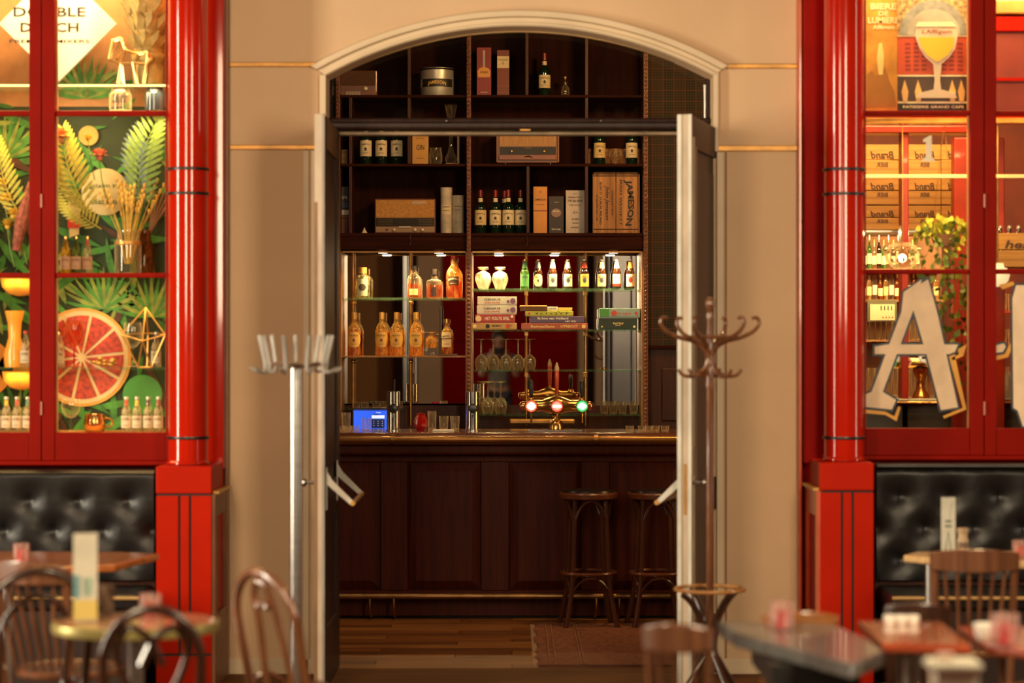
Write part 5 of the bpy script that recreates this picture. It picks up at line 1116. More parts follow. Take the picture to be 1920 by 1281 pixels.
# small mixers bottles
def mini(label, px, z, h, r, body, cap, lab, D=DCB, group=None, band_=None):
    return bottle(label, X(px, D), D, z, h, r, 'beer', body, cap, (.93, 1.0), lab=lab, labz=(.12, .46), lang=70, emblem=False, neck=band_, neckz=(.74, .90), name='mixer_bottle', group=group, txt='DOUBLE', txt2='DUTCH', tcol=mat('brown_print', (.16,.05,.02), .6))
YB = glassy('yellow_mixer', (.9, .65, .15), 1, .02, haze=.3, hc=(.8, .5, .08)); GRB = glassy('green_mixer', (.5, .6, .25), 1, .02, haze=.25, hc=(.3, .35, .12)); CB = glassy('clear_mixer', (.9, .88, .75), 1, .02, haze=.25, hc=(.75, .65, .45))
PL = mat('pinkish_label', (.62, .38, .26), .6); LB = mat('pale_label', (.66, .58, .44), .6)
for px, b, c, lb, ds in ((123, YB, BRASS, PL, 'yellow mixer bottle'), (143, GRB, BRASS, PL, 'green-necked mixer bottle'), (164, CB, BRASS, PL, 'clear mixer bottle with red neck')):
    mini(ds+' in the trio left of the glass vase', px, cz_m, 70*s_, .0265, b, c, lb, group='three mixer bottles left of the vase', band_=mat('bright_red_cap', (.5,.03,.02), .3) if px == 164 else None)
bands = [mat('bright_red_cap', (.5,.03,.02), .3), mat('band_yellow', (.75, .50, .05), .4), mat('band_purple', (.10, .03, .12), .4), mat('band_plum', (.25, .03, .05), .4), mat('band_teal', (.05, .25, .2), .4)]
for k, (px, bi, nm) in enumerate(((237, 0, 'red collar, left end of the bottom right row'), (257, 1, 'yellow collar in the bottom right row'), (278, 2, 'purple collar in the bottom right row'), (297, 3, 'plum collar near the red column'),
                     (12, 1, 'yellow collar in the bottom row of the left pane'), (32, 0, 'red collar in the bottom row of the left pane'), (52, 4, 'teal collar against the left stile'), (-8, 2, 'dark collar at the left edge of the frame'), (-28, 3, 'plum collar beyond the left edge of the frame'))):
    mini('clear mixer bottle with '+nm, px, cz_f, 66*s_, .0255, CB, SILC, LB, group='clear mixer bottles along the cabinet floor', band_=bands[bi])
mini('clear mixer bottle with purple collar on the lower glass shelf by the column', 293, cz_b, 66*s_, .0255, CB, SILC, LB, band_=bands[2])
mini('clear mixer bottle with red cap on the lower glass shelf in the left pane', 48, cz_b, 68*s_, .0255, CB, bands[0], LB)
mini('small bottle with cream label at the left end of the lower shelf, centre pane', 112, cz_b, 66*s_, .0255, CB, BRASS, CREAMP)
RG = glassy('pink_glass', (.85, .35, .25), 1, .02, haze=.25, hc=(.7, .2, .1))
GOB = lambda h: [(.034,0),(.034,.003),(.005,.008),(.004,h*.42),(.022,h*.47),(.042,h*.60),(.048,h*.76),(.044,h*.92),(.040,h)]
for px, m, z, h, lb, D in ((139, RG, cz_b, 88*s_, 'pink balloon goblet on the lower glass shelf', DCB), (249, CLEAR, cz_b, 84*s_, 'clear balloon goblet inside the gold wire frame', DCB-.02), (133, CLEAR, cz_f, 62*s_, 'clear cocktail glass on the cabinet floor by the left stile', DCB)):
    lathe_thing('goblet', lb, 'glass', X(px, D), D, z, GOB(h), m, 'glass_bowl')
t = T('copper_mug', 'shiny copper mug on the cabinet floor in front of the grapefruit', 'mug', (dx_(178), DCB, cz_f))
MB().lathe([(0,0),(.042,0),(.052,.02),(.055,.05),(.048,.08),(.050,.088),(.046,.088),(.044,.07),(0,.02)], seg=24).build('cup', COP, t); MB().tube(smooth_path([(.05,0,.07),(.085,0,.06),(.08,0,.03),(.05,0,.025)]), .005, 6).build('handle', COP, t)
t = T('wire_terrarium', 'gold wire geometric lantern frame beside the red column', 'ornament', (dx_(272), DCB+.02, cz_b))
def g(px, py, y=0): return ((px-272)*s_, y, (689-py)*s_)
P_ = [g(272, 577), g(231, 628, -.06), g(272, 640, -.10), g(312, 628, -.06), g(272, 625, .08), g(260, 689, -.04), g(285, 689, -.04), g(272, 689, .05)]
wire(t, P_, [(0,1),(0,2),(0,3),(0,4),(1,2),(2,3),(3,4),(4,1),(1,5),(2,5),(2,6),(3,6),(4,7),(5,6),(6,7),(7,5)], .0042, GOLDC, 'bar')
t = T('gold_scoop_pile', 'small pile of crumpled gold foil pieces on the lower glass shelf', 'ornament', (dx_(195), DCB, cz_b))
for i in range(12): MB().ball((rnd.uniform(-.07, .05), rnd.uniform(-.03, .03), .012+max(0, .03-abs(i-6)*.006)), .012, (1.4, 1, .8), 6).build('foil_piece', GOLDC, t)
for px, py, r, lb in ((38, 512, .10, 'orange glass bowl hanging below the middle muntin in the left pane'), (40, 690, .095, 'glowing orange bowl under the lower shelf in the left pane')):
    D = 12.02; t = T('orange_bowl', lb, 'bowl', (X(px, D), D, Z(py, D)-.016-r*.98))
    MB().lathe([(r*.2,0),(r*.6,r*.12),(r*.9,r*.45),(r,r*.97),(r*.96,r*.97),(r*.85,r*.45),(0,r*.1)], seg=28).build('bowl_body', mat('orange_glaze', (.80, .33, .04), .3, coat=.4, emit=(1, .4, .05), es=.12), t)
t = T('orange_vase', 'tall orange twisted glass vase on the lower shelf in the left pane', 'vase', (dx_(22), 12.04, cz_b)); MB().lathe([(0,0),(.05,0),(.055,.06),(.03,.15),(.035,.22),(.05,.28)], seg=16).build('glass_body', mat('orange_glaze', (.80, .33, .04), .3), t)

# ---------------- the tap room seen through the right window
S('wall_taproom_rear', MB().box(XR+.15, 4.4, 14.9, 15.0, 0, 4.0), mat('taproom_red', (.16, .022, .010), .6, var=.15)); S('wall_taproom_side', MB().box(1.68, 1.72, 12.2, 14.9, 0, 4.0), mat('taproom_red', (.16, .022, .010), .6)); S('wall_taproom_far', MB().box(4.4, 4.45, 12.0, 15, 0, 4), mat('taproom_red', (.16, .022, .010), .6))
S('ceiling_taproom', MB().box(1.68, 4.45, 12.0, 15, 4.0, 4.05), mat('taproom_red', (.16, .022, .010), .6)); S('floor_taproom', MB().box(1.68, 4.45, 12.1, 15, -.05, -.01), HFLOOR)
# transom shelf board carrying the posters, with gold cornice
DT = 12.02
t = T('poster_ledge', 'gold edged ledge board behind the upper row of the right window', 'shelf', (0, DT, 0))
box('board', RED, X(1600, DT), X(2084, DT), 0, .35, Z(222, DT), Z(212, DT), t, bevel=.003); box('gold_cornice', GOLDP, X(1600, DT), X(2084, DT), -.01, .03, Z(231, DT), Z(221, DT), t, bevel=.005)
zp = Z(212, DT)+.001
t = T('golden_poster', 'tall golden beer poster with pale lettering beside the right column', 'poster', (X(1652, 12.08), 12.08, zp)); pw = 62*12.08/F; ph = 1.9-1.3
PGD = mat('poster_gold', (.70, .38, .06), .6, c2=(.40, .17, .02), scale=7)
box('sheet', PGD, -pw/2, pw/2, 0, .01, 0, .62, t); WTX = mat('poster_pale', (.90, .80, .50), .6)
pz = lambda py: Z(py, 12.08)-zp
for s, py, th, wd in (('BIERE', 12, .032, .13), ('DE', 25, .026, .05), ('LUMIERE', 38, .032, .155), ('Affligem', 52, .028, .11)): text(s, WTX, t, (.012, -.0015, pz(py)), th, wd, bold=.03)
MB().prism([(-.012, pz(140)), (-.022, pz(110)), (-.012, pz(82)), (.004, pz(80)), (.014, pz(105)), (.008, pz(140))], -.0015, 0).build('candle_flame_print', mat('poster_light', (.95, .75, .30), .6), t)
MB().prism([(-.07, pz(185)), (-.07, pz(140)), (-.045, pz(132)), (-.03, pz(142)), (.0, pz(138)), (.02, pz(125)), (.04, pz(150)), (.07, pz(175)), (.075, pz(200)), (-.075, pz(200))], -.001, 0).build('abbey_print', mat('poster_brown', (.38, .17, .03), .6), t)
t = T('beer_poster', 'framed poster of a goblet of golden beer on red with grey arch', 'poster', (X(1750, 12.06), 12.06, zp)); W2 = 134*12.06/F; pz = lambda py: Z(py, 12.06)-zp; pxx = lambda px: X(px, 12.06)-X(1750, 12.06)
box('backing', mat('poster_cream_dots', (.60, .42, .20), .6, c2=(.08, .05, .03), scale=40), -W2/2, W2/2, 0, .012, 0, .62, t)
box('red_field', mat('poster_red', (.50, .07, .025), .6, var=.1), -W2/2, W2/2, -.002, 0, pz(140), pz(68), t); box('white_rule', WTX, -W2/2, W2/2, -.003, -.001, pz(69), pz(66), t); box('white_rule', WTX, -W2/2, W2/2, -.003, -.001, pz(143.5), pz(141), t); box('dark_field', mat('poster_dark', (.07, .04, .03), .6), -W2/2, W2/2, -.002, 0, pz(190), pz(143), t); box('white_rule', WTX, -W2/2, W2/2, -.003, -.001, pz(194), pz(191), t); box('black_strip', INK, -W2/2, W2/2, -.002, 0, 0.001, pz(194), t)
text('PATISSERIE GRAND CAFE', WTX, t, (0, -.003, pz(200.5)), .013, W2*.85)
ga = [(pxx(1750+(64-0)*math.cos(a)), pz(66)+.175*math.sin(a)) for a in [PI*i/20 for i in range(21)]]; MB().prism(ga, -.004, -.002).build('arch_print', mat('poster_bluegrey', (.26, .27, .26), .6, var=.2, scale=20), t)
ga = [(pxx(1750+50*math.cos(a)), pz(66)+.13*math.sin(a)) for a in [PI*i/20 for i in range(21)]]; MB().prism(ga, -.005, -.004).build('arch_print', mat('poster_bluegrey2', (.40, .38, .32), .6, var=.2), t)
for kx in (-48, -32, -18, 20, 34, 50): 
    for kz in range(7): box('menu_dash', mat('poster_darkred', (.22, .02, .01), .6), pxx(1750+kx-5), pxx(1750+kx+5), -.0028, -.0018, pz(84+kz*8), pz(82+kz*8)+.004, t)
gb = lambda L_, y0, y1, nm, m: MB().prism([(pxx(px), pz(py)) for px, py in L_], y0, y1).build(nm, m, t)
gb([(1717, 48), (1792, 48), (1795, 68), (1790, 92), (1779, 108), (1765, 120), (1762, 150), (1764, 168), (1790, 175), (1794, 184), (1718, 184), (1722, 175), (1750, 168), (1752, 150), (1749, 120), (1735, 108), (1724, 92), (1716, 68)], -.010, -.005, 'goblet_outline', mat('poster_glass', (.60, .50, .36), .5))
gb([(1722, 70), (1789, 70), (1787, 88), (1776, 104), (1760, 115), (1754, 115), (1738, 104), (1726, 88)], -.012, -.010, 'beer_print', mat('poster_beer', (.85, .38, .02), .5, c2=(.75, .42, .03), scale=8))
gb([(1721, 42), (1786, 42), (1791, 50), (1717, 50)], -.012, -.010, 'foam_print', WTX); text('LAffligem', REDCAP, t, (pxx(1756), -.0125, pz(61)), .026, .15, shear=.15)
for px in (1697, 1803, 1722, 1786): gb([(px-4, 190), (px-7, 172), (px-1, 150), (px+6, 172), (px+4, 190)], -.0045, -.002, 'candle_print', mat('poster_candle', (.75, .45, .15), .5))
# upper right pane: cream and red cupboard front
t = T('upper_cupboard', 'red cupboard with yellow cornice high in the far right pane', 'cupboard', (0, 12.6, 0)); box('cupboard_body', mat('cup_red', (.12, .012, .008), .5, var=.1), X(1850, 12.6), X(2100, 12.6), 0, .3, Z(222, 12.6), Z(40, 12.6), t); box('cornice', mat('cup_yellow', (.24, .13, .03), .5), X(1850, 12.6), X(2100, 12.6), -.03, .3, Z(28, 12.6), Z(0, 12.6), t, bevel=.01); box('moulding', WRED, X(1850, 12.6), X(2100, 12.6), -.015, .3, Z(60, 12.6), Z(30, 12.6), t, bevel=.008); box('rail', WRED, X(1850, 12.6), X(2100, 12.6), -.01, .01, Z(152, 12.6), Z(146, 12.6), t)
# cream rail behind the middle row
t = T('cream_rail', 'long cream painted rail crossing behind the middle panes of the right window', 'rail', (0, 12.15, 0)); box('rail_body', mat('rail_cream', (.72, .52, .26), .45), X(1600, 12.15), X(2090, 12.15), 0, .03, Z(334, 12.15), Z(327, 12.15), t, bevel=.003)
# red posts in the tap room
for px0, px1, D, nm in ((1690, 1704, 13.0, 'narrow red post dividing the stacked crates'), (1789, 1816, 12.8, 'broad red post behind the hanging plant'), (1866, 1884, 12.9, 'red post at the left of the far right pane')):
    t = T('red_post', nm, 'post', (X((px0+px1)/2, D), D, 0)); w_ = (px1-px0)*D/F/2; box('post_body', mat('post_red', (.34, .022, .006), .4, coat=.2), -w_, w_, 0, .1, 0 if px0 > 1700 else 0, Z(258, D) if px0 > 1700 else Z(250, D), t, bevel=.006)
t = T('red_beam', 'red beam over the crates behind the right window', 'beam', (0, 13.0, 0)); box('beam_body', mat('post_red', (.50, .035, .012), .4), X(1600, 13), X(1860, 13), -.02, .14, Z(250, 13), Z(236, 13), t, bevel=.006)
# crates with mirrored lettering (the lettering faces the other way in the bar mirror)
DR = 13.4; CR = wood('beer_crate_wood', (.48, .25, .06), (.24, .11, .03), .6, 'x'); PRB = mat('print_brown', (.07, .025, .01), .6)
def crate(label, px0, px1, py0, py1, txt=('Brand', 'BIER'), mir=True, D=DR):
    x0, x1 = X(px0, D), X(px1, D); z0, z1_ = Z(py1, D), Z(py0, D); wd, ht = x1-x0, z1_-z0
    t = T('beer_crate', label, 'crate', ((x0+x1)/2, D, z0), group='wooden beer crates stacked behind the right window')
    for k in range(2): box('plank', CR, -wd/2, wd/2, 0, .012, ht*(.02+.5*k), ht*(.49+.49*k), t, bevel=.002)
    for s in (-1, 1): box('side_board', CR, *sorted((s*wd/2, s*(wd/2-.012))), .012, .28, ht*.02, ht*.96, t); 
    box('back_board', CR, -wd/2+.012, wd/2-.012, .27, .28, ht*.02, ht*.96, t); box('bottom_board', CR, -wd/2+.012, wd/2-.012, .012, .27, ht*.02, ht*.08, t)
    if txt[0]: text(txt[0], PRB, t, (0, -.0015, ht*.66), ht*.24, wd*.62, mirror=mir, shear=.2, bold=.03)
    if txt[1]: text(txt[1], PRB, t, (0, -.0015, ht*.36), ht*.15, wd*.30, mirror=mir, bold=.03)
    return t
rows = [(270, 331), (331, 385), (385, 432)]
for i, (a, b) in enumerate(((1618, 1690), (1703, 1764), (1765, 1826))):
    for j, (c, d) in enumerate(rows): crate('beer crate, %s column from the red column, %s of the stack' % (['left', 'middle', 'right'][i], ['top', 'middle', 'bottom'][j]), a, b, c, d)
t = T('crate_shelf', 'glass and steel shelf under the stacked beer crates', 'shelf', (0, DR, 0)); box('board', STEEL, X(1600, DR), X(1830, DR), -.02, .32, Z(436, DR), Z(432, DR)-.0005, t)
for px in (1612, 1826): box('support_post', STEEL, X(px, DR)-.01, X(px, DR)+.01, .28, .30, -.01, Z(436, DR), t)
cr_ = crate('yellow wooden crate of bottles in the far right pane', 1866, 1960, 436, 502, ('hem', ''), False, D=12.7)
for i in range(5): bottle('%s bottle from the left standing in the yellow crate at the far right' % ords[i], X(1876+i*17, 12.82), 12.82, Z(500, 12.7)+.02, .20, .022, 'beer', BROWNB, SILC, (.93, 1), group='bottles in the yellow crate')
# hanging glass chandelier bowl and hanging plant
t = T('glass_pendant', 'cut glass pendant lamp bowl glittering beside the hanging plant', 'lamp', (X(1692, 12.5), 12.5, Z(506, 12.5)))
MB().lathe([(0,0),(.05,.01),(.085,.045),(.10,.09),(.075,.12),(.04,.14)], seg=12, smooth=False).build('glass_bowl', CUTG, t)
for i in range(22): a = 2*PI*i/11; MB().ball((.09*math.cos(a)*(1 if i < 11 else .6), .09*math.sin(a), .10-.05*(i//11)), .009, (.7, .7, 1.5), 6).build('crystal', mat('crystal_glint', (.95, .8, .5), .05, metal=.9), t)
MB().ball((0, 0, .06), .022).build('bulb', mat('bulb_glow', (1, .8, .5), .5, emit=(1, .72, .35), es=14), t); MB().tube([(0,0,.13),(0,0,4.0-t.location.z)], .004, 6).build('rod', BRASSD, t)
DV = 12.25
t = T('hanging_plant', 'trailing green plant with yellow-lit crown hanging behind the right window', 'plant', (X(1770, DV), DV, Z(440, DV)))
MB().lathe([(0,-.06),(.05,-.06),(.065,0),(.06,.0)], seg=16).build('pot', mat('pot_brown', (.20, .09, .04), .6), t)
for s_x in (-1, 1): MB().tube([(s_x*.06, 0, 0), (0, 0, Z(222, DT)-t.location.z)], .0018, 5).build('hanging_wire', BRASSD, t)
LG = mat('ivy_leaf', (.16, .24, .035), .45, var=.25, scale=3); LY = mat('ivy_leaf_lit', (.55, .55, .05), .45, var=.2, scale=3)  # yellow leaf copy puts the light on the crown into the colour
ms = []
for m_ in (LG, LY):
    mb = MB().add([(0,0,0),(.5,-.06,.32),(.28,-.02,.8),(0,.04,1.1),(-.28,-.02,.8),(-.5,-.06,.32),(0,.05,.5)], [(0,1,6),(1,2,6),(2,3,6),(3,4,6),(4,5,6),(5,0,6)], True)
    ms.append(mb.build('leaf', m_, t)); ms[-1].scale = (.03,)*3; ms[-1].location = (0, -.05, .02)
def vine(pts, n, lit_share):
    P = smooth_path(pts, 8); MB().tube(P, .0022, 5).build('vine', mat('vine_brown', (.12, .12, .03), .7), t)
    for i in range(n):
        u = (i+.5)/n*(len(P)-1); p = P[int(u)]; s = rnd.uniform(.024, .036)
        link_copy(ms[1] if rnd.random() < lit_share(u/(len(P)-1)) else ms[0], t, (p.x+rnd.uniform(-.02, .02), p.y+rnd.uniform(-.03, .0), p.z+rnd.uniform(-.01, .01)), (rnd.uniform(-2.9, -2.0) if rnd.random() < .6 else rnd.uniform(-.8, .3), rnd.uniform(-.5, .5), rnd.uniform(-.8, .8)), (s, s, s*1.15))
k_ = DV/F
def vp(px, py, y=0): return ((px-1770)*k_, y, (440-py)*k_)
for i in range(15):
    a = PI*(i/14); vine([vp(1770, 450), vp(1770+38*math.cos(a), 440-24*math.sin(a), -.06*math.sin(a*2)), vp(1770+58*math.cos(a), 455-30*math.sin(a), -.05)], 7, lambda u: .85)
for px0, px1, py1, n in ((1735, 1728, 520, 9), (1748, 1742, 560, 11), (1758, 1765, 600, 13), (1768, 1772, 650, 17), (1778, 1790, 700, 18), (1786, 1800, 730, 20), (1795, 1806, 690, 18), (1803, 1812, 640, 15), (1772, 1782, 560, 11), (1752, 1775, 740, 14), (1808, 1815, 560, 9)):
    vine([vp(px0, 440, -.03), vp(px0+(px1-px0)*.3+6, 440+(py1-440)*.33, -.06), vp(px0+(px1-px0)*.7-4, 440+(py1-440)*.66, -.05), vp(px1, py1, -.04)], n, lambda u: .55*(1-u)**2+.03)
# shelves, glasses, bottles at the tap room back wall
D5 = 14.0
t = T('tap_room_shelving', 'steel and wood shelving with glassware behind the painted letter', 'shelving', (0, D5, 0))
for py in (504, 562, 637, 742): box('shelf', wood('tap_shelf', (.30, .14, .05), (.16, .07, .02), .5, 'x'), X(1600, D5), X(1770, D5), -.02, .25, Z(py+4, D5), Z(py, D5), t)
for py in (583, 650, 720): box('shelf', mat('post_red', (.50, .035, .012), .4), X(1850, D5), X(2000, D5), -.02, .25, Z(py+4, D5), Z(py, D5), t)
box('back_panel', mat('tap_back', (.30, .13, .05), .5, var=.2), X(1600, D5), X(1780, D5), .25, .27, Z(760, D5), Z(440, D5), t)
for i in range(14):
    px = 1622+i*10.5; bottle('%s small spirit bottle on the upper shelf behind the painted letter' % (ords[i] if i < 7 else ['eighth','ninth','tenth','eleventh','twelfth','thirteenth','fourteenth'][i-7]), X(px, D5), D5+.06, Z(562, D5), .15+.02*(i % 3), .014, 'round', [AMBER, PALE, CLEAR][i % 3], [GOLDC, BLKC, REDCAP][i % 3], (.85, 1), lab=[CREAMP, YL, LB][i % 3], labz=(.15, .45), emblem=False, name='spirit_bottle', group='spirit bottles behind the painted letter')
for i in range(12):
    px = 1624+i*9; bottle('%s bottle on the top shelf beside the crystal pendant' % (ords[i] if i < 7 else ['eighth','ninth','tenth','eleventh','twelfth'][i-7]), X(px, D5), D5+.06, Z(504, D5), .17+.03*(i % 2), .013, 'whiskey', [BROWNB, GREENC, CLEAR][i % 3], [GOLDC, SILC][i % 2], (.85, 1), lab=[LB, CREAMP][i % 2], labz=(.15, .45), emblem=False, name='spirit_bottle', group='bottles on the top shelf beside the pendant')
for j, (py, n, h) in enumerate(((637, 11, .12), (742, 11, .16))):
    for i in range(n): lathe_thing('beer_glass', '%s clear beer glass from the left on the %s shelf behind the painted letter' % (['first','second','third','fourth','fifth','sixth','seventh','eighth','ninth','tenth','eleventh'][i], ['middle', 'lowest'][j]), 'glass', X(1626+i*11, D5), D5+.04, Z(py, D5) if j == 0 else Z(py, D5), [(0,.005),(.012,.003),(.013,0),(.016,h)], CUTG, group='beer glasses on the %s shelf' % ['middle', 'lowest'][j], seg=10)
for j, py in enumerate((583, 650, 720)):
    for i in range(6): lathe_thing('beer_glass', '%s glass from the left on the %s red shelf in the far right pane' % (ords[i], ['upper', 'middle', 'lower'][j]), 'glass', X(1885+i*13, D5), D5+.04, Z(py, D5), [(0,.005),(.014,.003),(.015,0),(.018,.10)], CUTG, group='glasses on the red shelves', seg=10)
t = T('menu_board', 'small cream price board with dark print behind the painted letter', 'sign', (X(1657, 13.9), 13.955, Z(603, 13.9))); box('frame', mat('frame_olive', (.10, .09, .05), .5), -.085, .085, 0, .02, 0, .125, t); pb_ = box('board', mat('board_cream', (.60, .50, .30), .6), -.070, .072, -.003, 0, .008, .10, t)
for i in range(4): box('print_mark', INK if i < 4 else REDCAP, -.01+i*.02, -.004+i*.02, -.0045, -.003, .065, .09, pb_); box('print_mark', REDCAP, .0+i*.018, .008+i*.018, -.0045, -.003, .02, .028, pb_)
# tap room counter with tap row
D6 = 13.0
t = T('tap_room_counter', 'steel topped bar counter with dark front behind the right window', 'bar counter', (0, D6, 0)); z6 = Z(748, D6)
box('top', STEEL, X(1600, D6), X(2080, D6), -.02, .5, z6-.03, z6, t, bevel=.004); box('front', mat('tap_front', (.035, .03, .028), .5), X(1600, D6), X(2080, D6), 0, .48, .0, z6-.031, t); MB().tube([(X(1600, D6), -.06, z6-.02), (X(2080, D6), -.06, z6-.02)], .008, 8).build('edge_rail', BRASS, t)
t = T('tap_font', 'brass bridge beer font with a row of round badges behind the painted letter', 'beer tap', (X(1735, D6), D6+.15, z6)); kk = (D6+.15)/F
for s in (-1, 1): MB().tube([(s*34*kk, 0, 0), (s*34*kk, 0, .15)], .022, 14).build('pillar', BRASS, t)
MB().tube([(-62*kk, 0, .19), (62*kk, 0, .19)], .030, 16).build('bridge', BRASS, t); MB().lathe([(.05,0),(.045,.02),(.025,.05),(.022,.10),(.04,.13),(.042,.16)], seg=18).build('centre_column', BRASS, t)
BC = [('green', (.06, .40, .10)), ('white', (.85, .80, .65)), ('red', (.60, .25, .15)), ('white', (.85, .80, .65)), ('white', (.85, .80, .65)), ('blue', (.15, .20, .55))]
for i, (px, py) in enumerate(((1678, 682), (1695, 672), (1706, 680), (1737, 672), (1751, 681), (1781, 678))):
    xx = (px-1735)*kk; zz = (748-py)*kk; o = MB().lathe([(.024, -.075), (.026, -.07), (.026, -.05), (0, -.05)], (xx, 0, zz), 18, axis='y').build('badge', mat('badge_%s' % BC[i][0], BC[i][1], .4, emit=BC[i][1], es=.35), t)
    MB().lathe([(.024, -.075), (0, -.076)], (xx, 0, zz), 18, axis='y').build('badge_face', mat('badge_%s' % BC[i][0], BC[i][1], .4), o); box('badge_print', INK, xx-.012, xx+.012, -.0775, -.0765, zz-.006, zz+.006, o)
    MB().tube([(xx, -.02, .20), (xx, -.055, zz)], .006, 6).build('tap_stem', BRASSD, t)
t = T('glass_globe_lamp', 'cream glass dome lamp at the left of the far right pane', 'lamp', (X(1870, 12.3), 12.3, Z(538, 12.3)))
MB().lathe([(0,0),(.03,.004),(.055,.03),(.063,.06),(.063,.075),(.05,.078),(.05,.095),(.035,.098),(.03,.12)], seg=24).build('shade', mat('lamp_cream', (.8, .65, .4), .4, emit=(1, .75, .4), es=.9), t); MB().tube([(0,0,.11),(0,0,Z(222, DT)-t.location.z)], .006, 6).build('rod', BRASSD, t)
t = T('folded_card', 'pale folded menu card standing on the tap room counter', 'menu', (X(1889, D6), D6-.0+.06, z6)); box('card_face', WHITE, -.055, .03, 0, .004, 0, .14, t); box('card_face', mat('card_white2', (.7, .68, .6), .5), .01, .055, -.03, -.026, 0, .12, t)
box('card_print', mat('card_green', (.12, .20, .16), .5), -.04, -.005, -.002, 0, .03, .08, t)
# painted lettering on the glass
DL = DG-.004
def letter(name, polys, m, y0, y1, par):
    mb = MB()
    for pl_ in polys: mb.prism([(X(px, DL), Z(py, DL)) for px, py in pl_], y0, y1)
    return mb.build(name, m, par)
LC = mat('letter_cream', (.78, .58, .38), .55, var=.08, scale=8); LN = mat('letter_navy', (.02, .035, .05), .5); LO = mat('letter_gold', (.70, .33, .03), .45)
t = T('painted_letter', 'large cream letter A with dark outline and gold shadow painted on the right window', 'lettering', (0, DL, 0))
leftleg = [(1694, 548), (1728, 524), (1713, 580), (1655, 735), (1680, 750), (1672, 768), (1622, 763), (1622, 740), (1634, 735), (1690, 585)]
rightleg = [(1713, 540), (1740, 524), (1758, 590), (1796, 764), (1764, 769), (1738, 668), (1712, 580)]
bar_ = [(1640, 650), (1664, 646), (1796, 646), (1790, 660), (1780, 664), (1640, 664)]
def outline(pl, d):
    cx = sum(p[0] for p in pl)/len(pl); cy = sum(p[1] for p in pl)/len(pl); n = len(pl); out_ = []
    area_ = sum(pl[i][0]*pl[(i+1) % n][1]-pl[(i+1) % n][0]*pl[i][1] for i in range(n))
    sg = 1 if area_ > 0 else -1
    for i in range(n):
        a = Vector(pl[i-1]); b = Vector(pl[i]); c = Vector(pl[(i+1) % n]); e1 = (b-a).normalized(); e2 = (c-b).normalized()
        n1 = Vector((e1.y, -e1.x))*sg; n2 = Vector((e2.y, -e2.x))*sg; mvec = (n1+n2); 
        mvec = mvec.normalized()*d/max(.45, math.sqrt((1+n1.dot(n2))/2)) if mvec.length > 1e-3 else n1*d
        out_.append((b.x+mvec.x, b.y+mvec.y))
    return out_
gold = [(1665, 762), (1680, 790), (1690, 762), (1686, 760), (1678, 776), (1664, 772), (1622, 768), (1622, 775), (1660, 778)]
for pl_ in [[(1622, 768), (1660, 772), (1677, 781), (1684, 762), (1689, 764), (1681, 790), (1660, 778), (1622, 775)], [(1778, 664), (1790, 665), (1812, 768), (1770, 785), (1768, 780), (1805, 765)], [(1796, 655), (1812, 646), (1806, 668), (1786, 676), (1784, 671), (1798, 665)]]: letter('gold_shadow', [pl_], LO, -.0004, .0004, t)
for k_, pl_ in enumerate((leftleg, rightleg, bar_)): letter('dark_outline', [outline(pl_, 4)], LN, -.0012-.0001*k_, -.0006, t)
letter('letter_face', [leftleg], LC, -.0022, -.0014, t); letter('letter_face', [rightleg], LC, -.0026, -.0015, t); letter('letter_bar', [bar_], LC, -.0030, -.0024, t)
t = T('painted_letter', 'cream letter with dark outline partly cut by the right edge of the frame', 'lettering', (0, DL, 0))
l2 = [(1905, 535), (1990, 535), (1990, 560), (1960, 565), (1960, 745), (1990, 750), (1990, 790), (1918, 800), (1908, 770), (1900, 765), (1898, 560)]
letter('dark_outline', [outline(l2, 4)], LN, -.0012, -.0006, t); letter('letter_face', [l2], LC, -.0022, -.0014, t)
t = T('painted_serif', 'cream letter serif with gold shadow at the left of the far right pane', 'lettering', (0, DL, 0))
s2 = [(1866, 648), (1882, 644), (1886, 650), (1880, 660), (1866, 662)]; [letter('gold_shadow', [pl_], LO, -.0004, .0004, t) for pl_ in ([(1866, 668), (1884, 664), (1894, 644), (1900, 648), (1890, 670), (1866, 676)], [(1872, 534), (1900, 528), (1902, 534), (1880, 543)])]; letter('dark_outline', [outline(s2, 4)], LN, -.0012, -.0006, t); letter('letter_face', [s2], LC, -.0022, -.0014, t)
t = T('painted_numeral', 'cream numeral 1 painted on the middle pane of the right window', 'lettering', (0, DL, 0))
letter('numeral_face', [[(1731, 261), (1744, 254), (1747, 254), (1747, 295), (1752, 298), (1752, 303), (1729, 303), (1729, 298), (1736, 295), (1736, 266), (1731, 267)]], mat('numeral_cream', (.95, .80, .58), .5), -.002, -.001, t)
